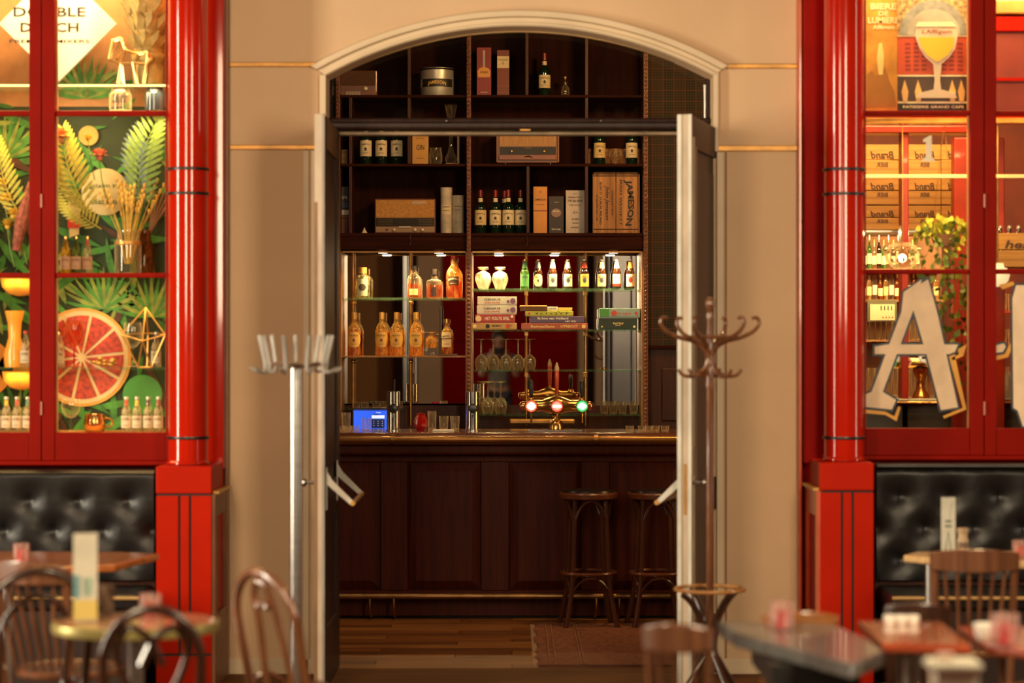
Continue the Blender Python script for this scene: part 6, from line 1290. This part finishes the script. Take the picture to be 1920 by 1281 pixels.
# ------------------------------------------------------------------ coat stands
CRS = STEEL
STEELH = mat('satin_steel', (.34, .32, .29), .5, metal=.8)
D = 9.9; t = T('coat_stand', 'chrome coat stand with a ring of upturned steel hooks left of the doorway', 'coat stand', (X(555, D), D, 0)); zr = Z(685, D)
MB().cyl(.0245, .03, zr-.005, seg=28).build('pole', STEEL, t); MB().lathe([(0,.0),(.18,.0),(.185,.008),(.17,.022),(.05,.035),(.026,.05)], seg=40).build('base', STEEL, t)
MB().lathe([(0, zr-.012), (.03, zr-.012), (.055, zr-.004), (.055, zr+.010), (0, zr+.014)], seg=28).build('hub', BLK, t)
rg_ = MB(); rp = [(.118*math.cos(a), .118*math.sin(a), zr+.004) for a in [2*PI*i/40 for i in range(40)]]; rg_.tube(rp, .0085, 8, True); rg_.build('ring', CHROME, t)
for i in range(9):
    a = 2*PI*i/9+.28; ca, sa = math.cos(a), math.sin(a)
    pts = smooth_path([(.128*ca, .128*sa, zr+.02), (.124*ca, .124*sa, zr-.012), (.138*ca, .138*sa, zr-.028), (.165*ca, .165*sa, zr-.024), (.19*ca, .19*sa, zr-.010)], 5)
    MB().tube(pts, .0062, 8).build('hook', STEELH, t)
    MB().tube([(.124*ca, .124*sa, zr-.012), (.130*ca, .130*sa, zr+.03), (.152*ca, .152*sa, zr+.122)], .0092, 8).build('prong', STEELH, t)
    if i % 3 == 0: MB().tube([(.05*ca, .05*sa, zr), (.118*ca, .118*sa, zr+.004)], .008, 8).build('spoke', CHROME, t)
D = 10.6; t = T('coat_stand', 'brown bentwood coat stand with curled hooks and umbrella ring right of the doorway', 'coat stand', (X(1331, D), D, 0)); k = D/F
cz = lambda py: Z(py, D)
MB().lathe([(.012, .25), (.017, .45), (.0165, 1.2), (.016, cz(730)), (.021, cz(722)), (.016, cz(712)), (.022, cz(700)), (.016, cz(690)), (.015, cz(640)), (.014, cz(600)), (.018, cz(592)), (.012, cz(584)), (.021, cz(574)), (.022, cz(567)), (.015, cz(559)), (0, cz(556))], seg=20).build('pole', BENT, t)
for i in range(6):
    a = 2*PI*i/6+.12; ca, sa = math.cos(a), math.sin(a)
    pr_ = [(60, 693), (50, 704), (28, 705), (11, 692), (5, 672), (12, 652), (30, 640), (58, 633), (82, 622), (94, 607), (90, 596), (80, 597)]
    P = smooth_path([(r_*k*ca, r_*k*sa, cz(py)) for r_, py in pr_], 5); n = len(P)
    MB().tube(P, [.0105-.003*abs(2*j/n-1) for j in range(n)], 8).build('hook', BENT, t)
MB().tube([(.108*math.cos(a), .108*math.sin(a), cz(632)) for a in [2*PI*i/40 for i in range(40)]], .0075, 8, True).build('ring', BENT, t)
MB().tube([(.152*math.cos(a), .152*math.sin(a), cz(1105)) for a in [2*PI*i/48 for i in range(48)]], .0085, 8, True).build('umbrella_ring', mat('ring_gold_brown', (.34, .15, .04), .3, coat=.4), t)
for i in range(4):
    a = 2*PI*i/4+.55; ca, sa = math.cos(a), math.sin(a)
    P = smooth_path([(.146*ca, .146*sa, cz(1112)), (.10*ca, .10*sa, cz(1128)), (.045*ca, .045*sa, cz(1165)), (.024*ca, .024*sa, cz(1215)), (.055*ca, .055*sa, .24), (.16*ca, .16*sa, .10), (.26*ca, .26*sa, .012)], 6)
    MB().tube(P, .0135, 10).build('leg', BENTD, t)
# ------------------------------------------------------------------ chairs
def hoop(w, z0, z1, y0, y1, n=20, sq=.62, flare=0):
    out = [(-w*(1-.06), y0, z0)]
    for i in range(n+1):
        a = PI-PI*i/n; x = w*math.cos(a); zt = z0+(z1-z0)*sq; z = zt+(z1-zt)*math.sin(a)
        out.append((x, y0+(y1-y0)*(z-z0)/(z1-z0), z))
    out.append((w*(1-.06), y0, z0)); return smooth_path(out, 2)
def chair_base(t, m, sw=.20, hs=.46, seatm=None):
    MB().lathe([(0, hs-.03), (sw-.008, hs-.03), (sw, hs-.02), (sw, hs-.006), (sw-.012, hs), (sw-.03, hs-.004), (0, hs-.006)], (0, .02, 0), 32).build('seat', seatm or m, t)
    MB().tube([((sw-.055)*math.cos(a), .02+(sw-.055)*math.sin(a), .24) for a in [2*PI*i/32 for i in range(32)]], .009, 8, True).build('leg_ring', m, t)
    for s in (-1, 1): MB().tube(smooth_path([(s*.14, .17, hs-.03), (s*.145, .18, .24), (s*.17, .21, 0)], 5), .0145, 8).build('leg', m, t)
def bent_chair(lab, x, y, rz, m, style, w=.19, top=.88):
    # local: backrest at -Y side (towards the camera when rz = 0)
    t = T('bentwood_chair', lab, 'chair', (x, y, 0), rz)
    chair_base(t, m)
    P = hoop(w, .44, top, -.16, -.25); MB().tube(P, .0155, 10).build('back_hoop', m, t)
    for s in (-1, 1): MB().tube(smooth_path([(s*w*.94, -.16, .46), (s*w*.9, -.15, .24), (s*w*1.05, -.20, 0)], 5), .0150, 8).build('leg', m, t)
    if style == 'double':
        for s in (-1, 1):
            P = smooth_path([(s*.035, -.158, .45), (s*.045, -.185, .60), (s*.085, -.21, .70), (s*.10, -.225, .77), (s*.065, -.235, .83), (s*.01, -.236, .80), (-s*.03, -.22, .72)], 6); MB().tube(P, .0115, 8).build('inner_hoop', m, t)
    elif style == 'scroll':
        for s in (-1, 1):
            P = smooth_path([(s*.085, -.158, .45), (s*.075, -.18, .58), (s*.06, -.21, .72), (s*.05, -.235, .81), (s*.02, -.245, .855), (-s*.03, -.24, .84), (-s*.05, -.235, .80), (-s*.03, -.23, .77), (-s*.005, -.232, .785)], 6); MB().tube(P, .0115, 8).build('scroll', m, t)
    else:
        P = hoop(w*.62, .45, top-.08, -.155, -.235); MB().tube(P, .0115, 8).build('inner_hoop', m, t)
    for s in (-1, 1):
        MB().tube(smooth_path([(s*w*.93, -.165, .50), (s*(w-.03), -.12, .53), (s*(w-.02), -.03, .48)], 5), .008, 6).build('brace', m, t)
    return t
def slat_chair(lab, x, y, rz, m, w=.19, top=.86, n=6, crest=.085, nm='spindle_chair'):
    t = T(nm, lab, 'chair', (x, y, 0), rz)
    chair_base(t, m)
    C = MB(); N = 12; v = []; f = []
    for i in range(N+1):
        u = -1+2*i/N; xx = u*(w+.015); yy = -.25+.045*u*u; zt_ = top-.018*u*u; zb_ = top-crest+.008*u*u
        v += [(xx, yy-.009, zb_), (xx, yy-.009, zt_), (xx, yy+.009, zt_), (xx, yy+.009, zb_)]
    for i in range(N):
        for q_ in range(4): f.append((i*4+q_, i*4+4+q_, i*4+4+(q_+1) % 4, i*4+(q_+1) % 4))
    f += [(0, 1, 2, 3), (4*N+3, 4*N+2, 4*N+1, 4*N)]
    C.add(v, f, False).build('crest_rail', m, t, bevel=.004)
    for s in (-1, 1):
        MB().tube(smooth_path([(s*w*.98, -.20, top-.04), (s*w*.92, -.165, .47), (s*w*.9, -.155, .24), (s*w*1.03, -.20, 0)], 6), .0155, 8).build('post', m, t)
    src = None
    for i in range(n):
        u = -1+2*(i+.5)/n; xx = u*w*.88
        MB().tube([(xx, -.245+.045*u*u, top-crest+.01), (xx*.9, -.20, .64), (xx*.82, -.15, .455)], [.0065, .0085, .0065], 8).build('spindle', m, t)
    return t
BL = wood('bentwood_glossy', (.15, .062, .030), (.08, .030, .015), .22, 'z', coat=.7)
bent_chair('brown bentwood chair with scrolled back below the chrome coat stand', X(520, 7.95)+.13, 8.15, math.radians(-52), BENT, 'scroll', .185, .885)
bent_chair('dark bentwood chair with double looped back in front of the round brass-edged table', X(262, 6.9), 7.15, math.radians(8), BENTD, 'double', .140, .885)
bent_chair('dark bentwood chair at the lower left corner of the photo', X(8, 7.9), 8.1, math.radians(28), BENTD, 'inner', .185, .90)
slat_chair('dark chair with curved crest rail and spindles in front of the orange wooden table', X(100, 8.6), 8.85, math.radians(-30), BL, .17, .865)
slat_chair('brown spindle back chair in front of the pale boat-shaped table', X(1842, 9.2), 9.45, math.radians(-6), BL, .155, .86, 6, .09)
slat_chair('brown chair with broad curved crest rail and light top edge, lower right of the doorway', X(1290, 6.9)+.02, 7.0, math.radians(-16), BL, .085, .862, 3, .085)
slat_chair('brown chair with a bright-lit crest rail in front of the right red pedestal', X(1562, 7.0)-.02, 7.95, math.radians(3), wood('chair_amber', (.26, .10, .025), (.14, .05, .015), .18, 'x', coat=.8), .11, .79, 5, .055)
slat_chair('dark chair between the two reddish tables with its back to the pale table', X(1755, 7.9), 8.2, math.radians(-12), BENTD, .095, .79, 4, .085)
slat_chair('dark chair with rounded crest rail at the lower right corner', X(1915, 6.1), 6.3, math.radians(24), BENT, .15, .80, 5, .05)
# ------------------------------------------------------------------ tables
TT = .75
def top_round(lab, x, y, r, m, edge, ped):
    t = T('round_table', lab, 'table', (x, y, 0))
    MB().lathe([(0, TT-.028), (r-.006, TT-.028), (r-.006, TT-.001), (r-.02, TT), (0, TT)], seg=48).build('table_top', m, t)
    MB().lathe([(r-.006, TT-.034), (r, TT-.032), (r+.002, TT-.018), (r, TT-.003), (r-.010, TT+.001)], seg=48).build('edge_band', edge, t)
    MB().cyl(.026, .03, TT-.03, seg=20).build('column', ped, t); MB().lathe([(0,0),(.19,0),(.19,.012),(.05,.035),(.03,.06)], seg=32).build('base', BLK, t)
    MB().cyl(.09, TT-.04, TT-.029, seg=20).build('top_plate', BLK, t)
    return t
top_round('small round table with brass edge band in front of the left red pedestal', X(255, 7.8), 7.8, .268, wood('round_top_wood', (.40, .20, .10), (.24, .11, .05), .22, 'x', coat=.7), mat('brass_edge', (.42, .36, .13), .35, metal=.7), STEEL)
def table(lab, outl, m, x, y, rz, cols, thick=.03, nm='cafe_table', legm=None):
    t = T(nm, lab, 'table', (x, y, 0), rz)
    MB().slab(outl, TT-thick, TT).build('table_top', m, t, bevel=.008)
    for (cx, cy) in cols:
        c = MB().cyl(.024, .03, TT-thick, (cx, cy, 0), 18).build('column', legm or STEEL, t); MB().lathe([(0,0),(.18,0),(.18,.012),(.05,.03),(.03,.06)], (cx, cy, 0), 28).build('base', BLK, t)
    return t
ORW = wood('orange_varnish', (.50, .15, .030), (.30, .08, .015), .2, 'x', coat=.8)
table('orange varnished wooden table with cut corner beside the left booth', [(-1.0, -.38), (.10, -.38), (.40, -.22), (.47, .30), (.30, .36), (-1.0, .36)], ORW, X(60, 10), 10.0, math.radians(-4), [(-.1, 0), (-.8, 0)])
PALEW = wood('pale_varnish', (.62, .42, .20), (.42, .25, .10), .3, 'x', coat=.5)
table('pale wooden boat-shaped table beside the right booth', [(-.58, .04), (-.40, -.20), (-.2, -.26), (.7, -.26), (.7, .26), (-.3, .26), (-.50, .20)], PALEW, X(1965, 10.05), 10.15, 0, [(-.47, .0), (.3, 0)])
MAH = wood('mahogany_top', (.30, .055, .020), (.18, .03, .012), .16, 'x', coat=.8)
table('reddish mahogany table in the lower right between the slate table and the candle table', [(-.13, -.28), (.13, -.32), (.15, .28), (-.12, .30)], MAH, 1.235, 7.50, 0, [(0, 0)])
table('reddish mahogany table at the right edge holding a candle and a cup', [(-.42, -.05), (-.22, -.32), (.5, -.36), (.5, .36), (-.42, .40)], MAH, 1.83, 7.25, 0, [(.05, 0)])
table('small dark table below the lower edge carrying the cream dispenser', [(-.22, -.2), (.22, -.2), (.22, .2), (-.22, .2)], MAH, X(1792, 5.95), 5.95, 0, [(0, 0)])
SLATE = mat('slate_top', (.10, .105, .10), .25, var=.35, scale=5, coat=.5)
t = table('dark slate-grey table with blunt corner in the lower right foreground', [(-.20, .46), (-.17, .13), (.09, -.58), (.22, -.30), (.22, .0), (.16, .42)], SLATE, .86, 7.32, 0, [(0.03, 0)], .045)
box('apron', mat('apron_black', (.012, .011, .010), .4), -.10, .16, -.25, .36, TT-.12, TT-.048, t)
# ------------------------------------------------------------------ things on the tables
RW_ = mat('red_wax', (.45, .008, .012), .4, emit=(.5, .01, .01), es=.10)
def votive(lab, px, D, s=1.0, py=None):
    t = T('candle_glass', lab, 'candle', (X(px, D), D, TT))
    k = 1.0*s; MB().lathe([(0,.002),(.030*k,.0),(.034*k,.006),(.035*k,.075*k),(.031*k,.078*k),(.030*k,.012)], seg=10, smooth=True).build('glass_cup', glassy('votive_glass', (.97,.88,.86), 1, .03, haze=.14, hc=(.8,.6,.55), ior=1.8), t)
    MB().lathe([(0,.006),(.018*k,.006),(.018*k,.052*k),(0,.054*k)], seg=14).build('candle', RW_, t); MB().cyl(.0015, .05*k, .062*k, seg=5).build('wick', INK, t)
    return t
votive('clear candle glass with red candle on the orange wooden table', 40, 9.85)
votive('clear candle glass with red candle on the round brass-edged table', 282, 7.85, 1.05)
votive('clear candle glass with red candle on the slate-grey table', 1466, 7.55, 1.15)
votive('clear candle glass with red candle on the right mahogany table', 1884, 7.15, 1.25)
votive('clear candle glass with red candle at the right edge on the pale table', 1912, 10.05, .95)
def menu(lab, px, D, w, h, lean, style):
    t = T('menu_stand', lab, 'menu', (X(px, D), D, TT), lean)
    box('holder_foot', glassy('acrylic', (.98,.98,.97), 1, .08), -w/2-.004, w/2+.004, -.03, .03, 0, .004, t); box('acrylic_sheet', glassy('acrylic', (.98,.98,.97), 1, .08), -w/2-.003, w/2+.003, -.006, -.003, .004, h+.004, t)
    c = box('card', mat('menu_white', (.60, .58, .50), .5), -w/2, w/2, -.0025, .0025, .005, h, t)
    if style == 0:
        box('print_band', mat('menu_yellow', (.60, .48, .14), .5), -w/2, w/2, -.0031, -.0025, .008, h*.25, c); box('print_band', mat('menu_blue', (.12, .26, .30), .5), -w/2, -w*.22, -.0031, -.0025, h*.27, h*.53, c)
        box('print_band', mat('menu_teal', (.30, .42, .36), .5), -w*.1, w*.32, -.0031, -.0025, h*.30, h*.50, c); MB().prism([(-w*.05, h*.50), (w*.06, h*.27), (w*.10, h*.27), (0, h*.50)], -.0036, -.0031).build('print_line', mat('menu_line', (.08, .10, .09), .5), c)
    else:
        MB().prism([(-w*.02, h*.45), (w*.02, h*.45), (w*.3, h*.05), (w*.22, h*.05)], -.0031, -.0025).build('print_line', mat('menu_line', (.08, .10, .09), .5), c); MB().prism([(w*.02, h*.45), (-w*.02, h*.45), (-w*.3, h*.05), (-w*.22, h*.05)], -.0031, -.0025).build('print_line', mat('menu_line', (.08, .10, .09), .5), c)
        for zz in (.52, .60): box('print_line', mat('menu_line', (.08, .10, .09), .5), -w*.25, w*.25, -.0031, -.0025, h*zz, h*(zz+.03), c)
        box('print_band', mat('menu_yellow', (.60, .48, .14), .5), -w/2, w/2, -.0031, -.0025, .006, h*.07, c); MB().tube([(w*.3, -.004, h*.95), (-w*.1, -.004, h*.5)], .0006, 4).build('print_line', mat('menu_line', (.08, .10, .09), .5), c)
    return t
menu('upright menu card with yellow and blue foot on the round brass-edged table', 160, 7.75, .076, .285, math.radians(12), 0)
menu('narrow white menu card with crossed black lines on the pale table', 1778, 10.0, .058, .255, math.radians(-6), 1)
t = T('candle_glass', 'small smoky glass tumbler behind the menu card on the round table', 'glass', (X(200, 8.02), 8.0, TT)); MB().lathe([(0,.003),(.027,0),(.030,.09),(.026,.093),(.025,.01)], seg=14).build('glass_cup', glassy('smoky', (.55,.45,.38), 1, .05, haze=.25, hc=(.4,.3,.22)), t)
t = T('condiment_box', 'small brown wooden box on the pale table right of the menu card', 'box', (X(1811, 10.05), 10.05, TT)); BXW = mat('box_tan', (.46, .25, .10), .5, var=.12)
box('box_body', BXW, -.035, .035, -.025, .025, 0, .030, t, bevel=.003); MB().tube([(-.03, -.028, .02), (.03, -.028, .02)], .002, 4).build('trim_line', BRASSD, t)
t = T('jar', 'small jar with dark label standing behind the brown box on the pale table', 'jar', (X(1805, 10.13), 10.13, TT)); MB().lathe([(0,0),(.024,0),(.024,.07),(.020,.078),(.020,.10),(.024,.102),(.024,.118),(0,.118)], seg=18).build('jar_body', mat('jar_tan', (.46, .32, .18), .4), t); arc_label(.0246, .02, .06, 60).build('label', mat('jar_label', (.18, .11, .07), .5), t)
t = T('cup', 'white porcelain cup on the right mahogany table left of the candle glass', 'cup', (X(1847, 7.3), 7.3, TT)); MB().lathe([(0,.0),(.022,0),(.034,.02),(.038,.048),(.035,.048),(.030,.02),(0,.008)], seg=20).build('cup_body', mat('porcelain', (.75, .74, .66), .15, coat=.5), t); MB().tube(smooth_path([(.034, 0, .040), (.058, 0, .035), (.052, 0, .015), (.030, 0, .012)]), .004, 6).build('handle', mat('porcelain', (.75, .74, .66), .15), t)
for px, lb in ((1668, 'left'), (1690, 'middle'), (1712, 'right')):
    t = T('highlight_blob', lb+' of three pale shapes standing in for highlights on the chair crest', 'cup', (X(px, 7.70)-(.0 if px > 1600 else .0), 7.70, TT), group='three pale highlight shapes'); MB().lathe([(0,0),(.016,0),(.020,.012),(.020,.028),(.017,.028),(.015,.006)], seg=16).build('cup_body', mat('highlight_pale', (.78, .75, .65), .3), t)  # pale shapes added in place of highlights on the chair crest
# white box held at the front right
D = 5.85; t = T('napkin_dispenser', 'cream napkin dispenser with a flat lid at the bottom edge, lower right', 'dispenser', (X(1792, D), D+.0, TT-.0))
box('dispenser_body', mat('napkin_cream', (.50, .46, .36), .5), -.045, .058, .01, .10, 0, .100, t, bevel=.004); box('lid', mat('napkin_lid', (.60, .58, .46), .35), -.062, .066, -.005, .115, .101, .122, t, bevel=.008); box('napkin', mat('napkin_pink', (.65, .45, .36), .7), -.035, .0, .03, .06, .123, .14, t)
# ------------------------------------------------------------------ the photographer, seen only in the bar mirrors
SKIN = mat('skin', (.50, .26, .16), .5, var=.08)
def skinmesh(name, pts, edges, radii, m, parent, sub=2, root=0):
    me = bpy.data.meshes.new(name); me.from_pydata(pts, edges, []); me.materials.append(m)
    o = bpy.data.objects.new(name, me); COL.objects.link(o); o.parent = parent
    md = o.modifiers.new('skin', 'SKIN'); md.use_smooth_shade = True
    sv = me.skin_vertices[0].data if me.skin_vertices else None
    if sv is None:
        bpy.context.view_layer.objects.active = o; sv = me.skin_vertices[0].data
    for i, r in enumerate(radii): sv[i].radius = (r, r) if not isinstance(r, tuple) else r; sv[i].use_root = (i == root)
    s = o.modifiers.new('sub', 'SUBSURF'); s.levels = sub; s.render_levels = sub
    return o
ph = T('person', 'person in a grey shirt raising a camera, seen as a reflection in the bar mirror', 'person', (-.17, -.62, 0))
bp_ = [(0,0,.98), (0,0,1.12), (0,.01,1.30), (0,0,1.44), (0,.01,1.52), (0,.03,1.60), (0,.04,1.69), (0,.035,1.76),
       (-.17,0,1.43), (-.24,.10,1.18), (-.10,.32,1.50), (.17,0,1.43), (.24,.10,1.18), (.10,.32,1.50),
       (-.09,0,.92), (-.11,.02,.50), (-.11,-.02,.09), (.09,0,.92), (.12,.02,.50), (.13,-.02,.09), (-.11,.10,.035), (.13,.10,.035)]
be = [(0,1),(1,2),(2,3),(3,4),(4,5),(5,6),(6,7),(3,8),(8,9),(9,10),(3,11),(11,12),(12,13),(0,14),(14,15),(15,16),(0,17),(17,18),(18,19),(16,20),(19,21)]
br = [(.13,.10),(.125,.10),(.15,.11),(.12,.09),.055,(.065,.08),(.078,.095),.06,.06,.045,.032,.06,.045,.032,.085,.06,.045,.085,.06,.045,.04,.04]
def body_mesh():
    me = bpy.data.meshes.new('b'); me.from_pydata(bp_, be, []); o = bpy.data.objects.new('b', me); COL.objects.link(o)
    o.modifiers.new('skin', 'SKIN'); bpy.context.view_layer.update()
    return o
try:
    def skinned(name, pts, edges, radii, m, parent, root=0):
        me = bpy.data.meshes.new(name); me.from_pydata([Vector(p) for p in pts], edges, []); me.materials.append(m)
        o = bpy.data.objects.new(name, me); COL.objects.link(o); o.parent = parent
        bpy.context.view_layer.objects.active = o; o.select_set(True)
        bpy.ops.object.modifier_add(type='SKIN')
        sv = me.skin_vertices[0].data
        for i, r in enumerate(radii): sv[i].radius = r if isinstance(r, tuple) else (r, r); sv[i].use_root = i == root
        s = o.modifiers.new('sub', 'SUBSURF'); s.levels = 1; s.render_levels = 2; o.select_set(False)
        o.modifiers[0].use_smooth_shade = True
        return o
    skinned('body', bp_, be, br, SKIN, ph)
    big = lambda r, d: (r[0]+d, r[1]+d) if isinstance(r, tuple) else r+d
    skinned('shirt', [bp_[i] for i in (0,1,2,3)]+[bp_[8], (-.225,.07,1.24), bp_[11], (.225,.07,1.24)], [(0,1),(1,2),(2,3),(3,4),(4,5),(3,6),(6,7)], [big(br[0], .02), big(br[1], .022), big(br[2], .02), big(br[3], .015), .075, .062, .075, .062], mat('grey_shirt', (.20, .19, .16), .8, var=.1), ph)
    skinned('trousers', [bp_[0], bp_[14], bp_[15], (-.11,-.01,.14), bp_[17], bp_[18], (.13,-.01,.14)], [(0,1),(1,2),(2,3),(0,4),(4,5),(5,6)], [big(br[0], .012), .10, .075, .06, .10, .075, .06], mat('dark_trousers', (.05, .055, .07), .8), ph)
    for s, cx in ((-1, -.10), (1, .10)):
        for f_ in range(4):
            P = [(cx-s*.01*f_, .325, 1.52-.018*f_), (cx+s*.012-s*.005*f_, .37, 1.535-.018*f_), (cx-s*.012, .40, 1.53-.018*f_), (cx-s*.035, .395, 1.527-.018*f_)]
            MB().tube(smooth_path(P, 4), [.0095]*12+[.007], 8).build('finger', SKIN, ph)
        MB().tube(smooth_path([(cx, .32, 1.48), (cx-s*.02, .35, 1.465), (cx-s*.045, .37, 1.475)], 4), .010, 8).build('thumb', SKIN, ph)
    hr = MB().ball((0, .025, 1.71), .105, (.86, .98, 1.0), 20); hr.v = [(x, y-(.02 if y > .06 else 0), z if z > 1.66 or y < .05 else 1.70) for x, y, z in hr.v]; hr.build('hair', mat('dark_hair', (.035, .018, .010), .7), ph)
    for s in (-1, 1): MB().ball((s*.035, .125, 1.675), .012, seg=8).build('eye', WHITE, ph); MB().ball((s*.085, .04, 1.67), .022, (.4, .8, 1.2), 8).build('ear', SKIN, ph)
    MB().ball((0, .135, 1.645), .016, (.8, 1, 1.4), 8).build('nose', SKIN, ph); MB().ball((0, .122, 1.61), .018, (1.4, .5, .4), 8).build('mouth', mat('lips', (.40, .12, .09), .5), ph)
except Exception as e: print('person failed', e)
ck = T('camera_body', 'black camera held up by the person, seen in the bar mirror', 'camera', (-.17, -.27, 1.52)); box('camera_case', BLKM, -.07, .07, -.03, .03, -.045, .05, ck, bevel=.008); MB().cyl(.038, .03, .13, (0, 0, 0), 20, axis='y').build('camera_lens', BLK, ck)
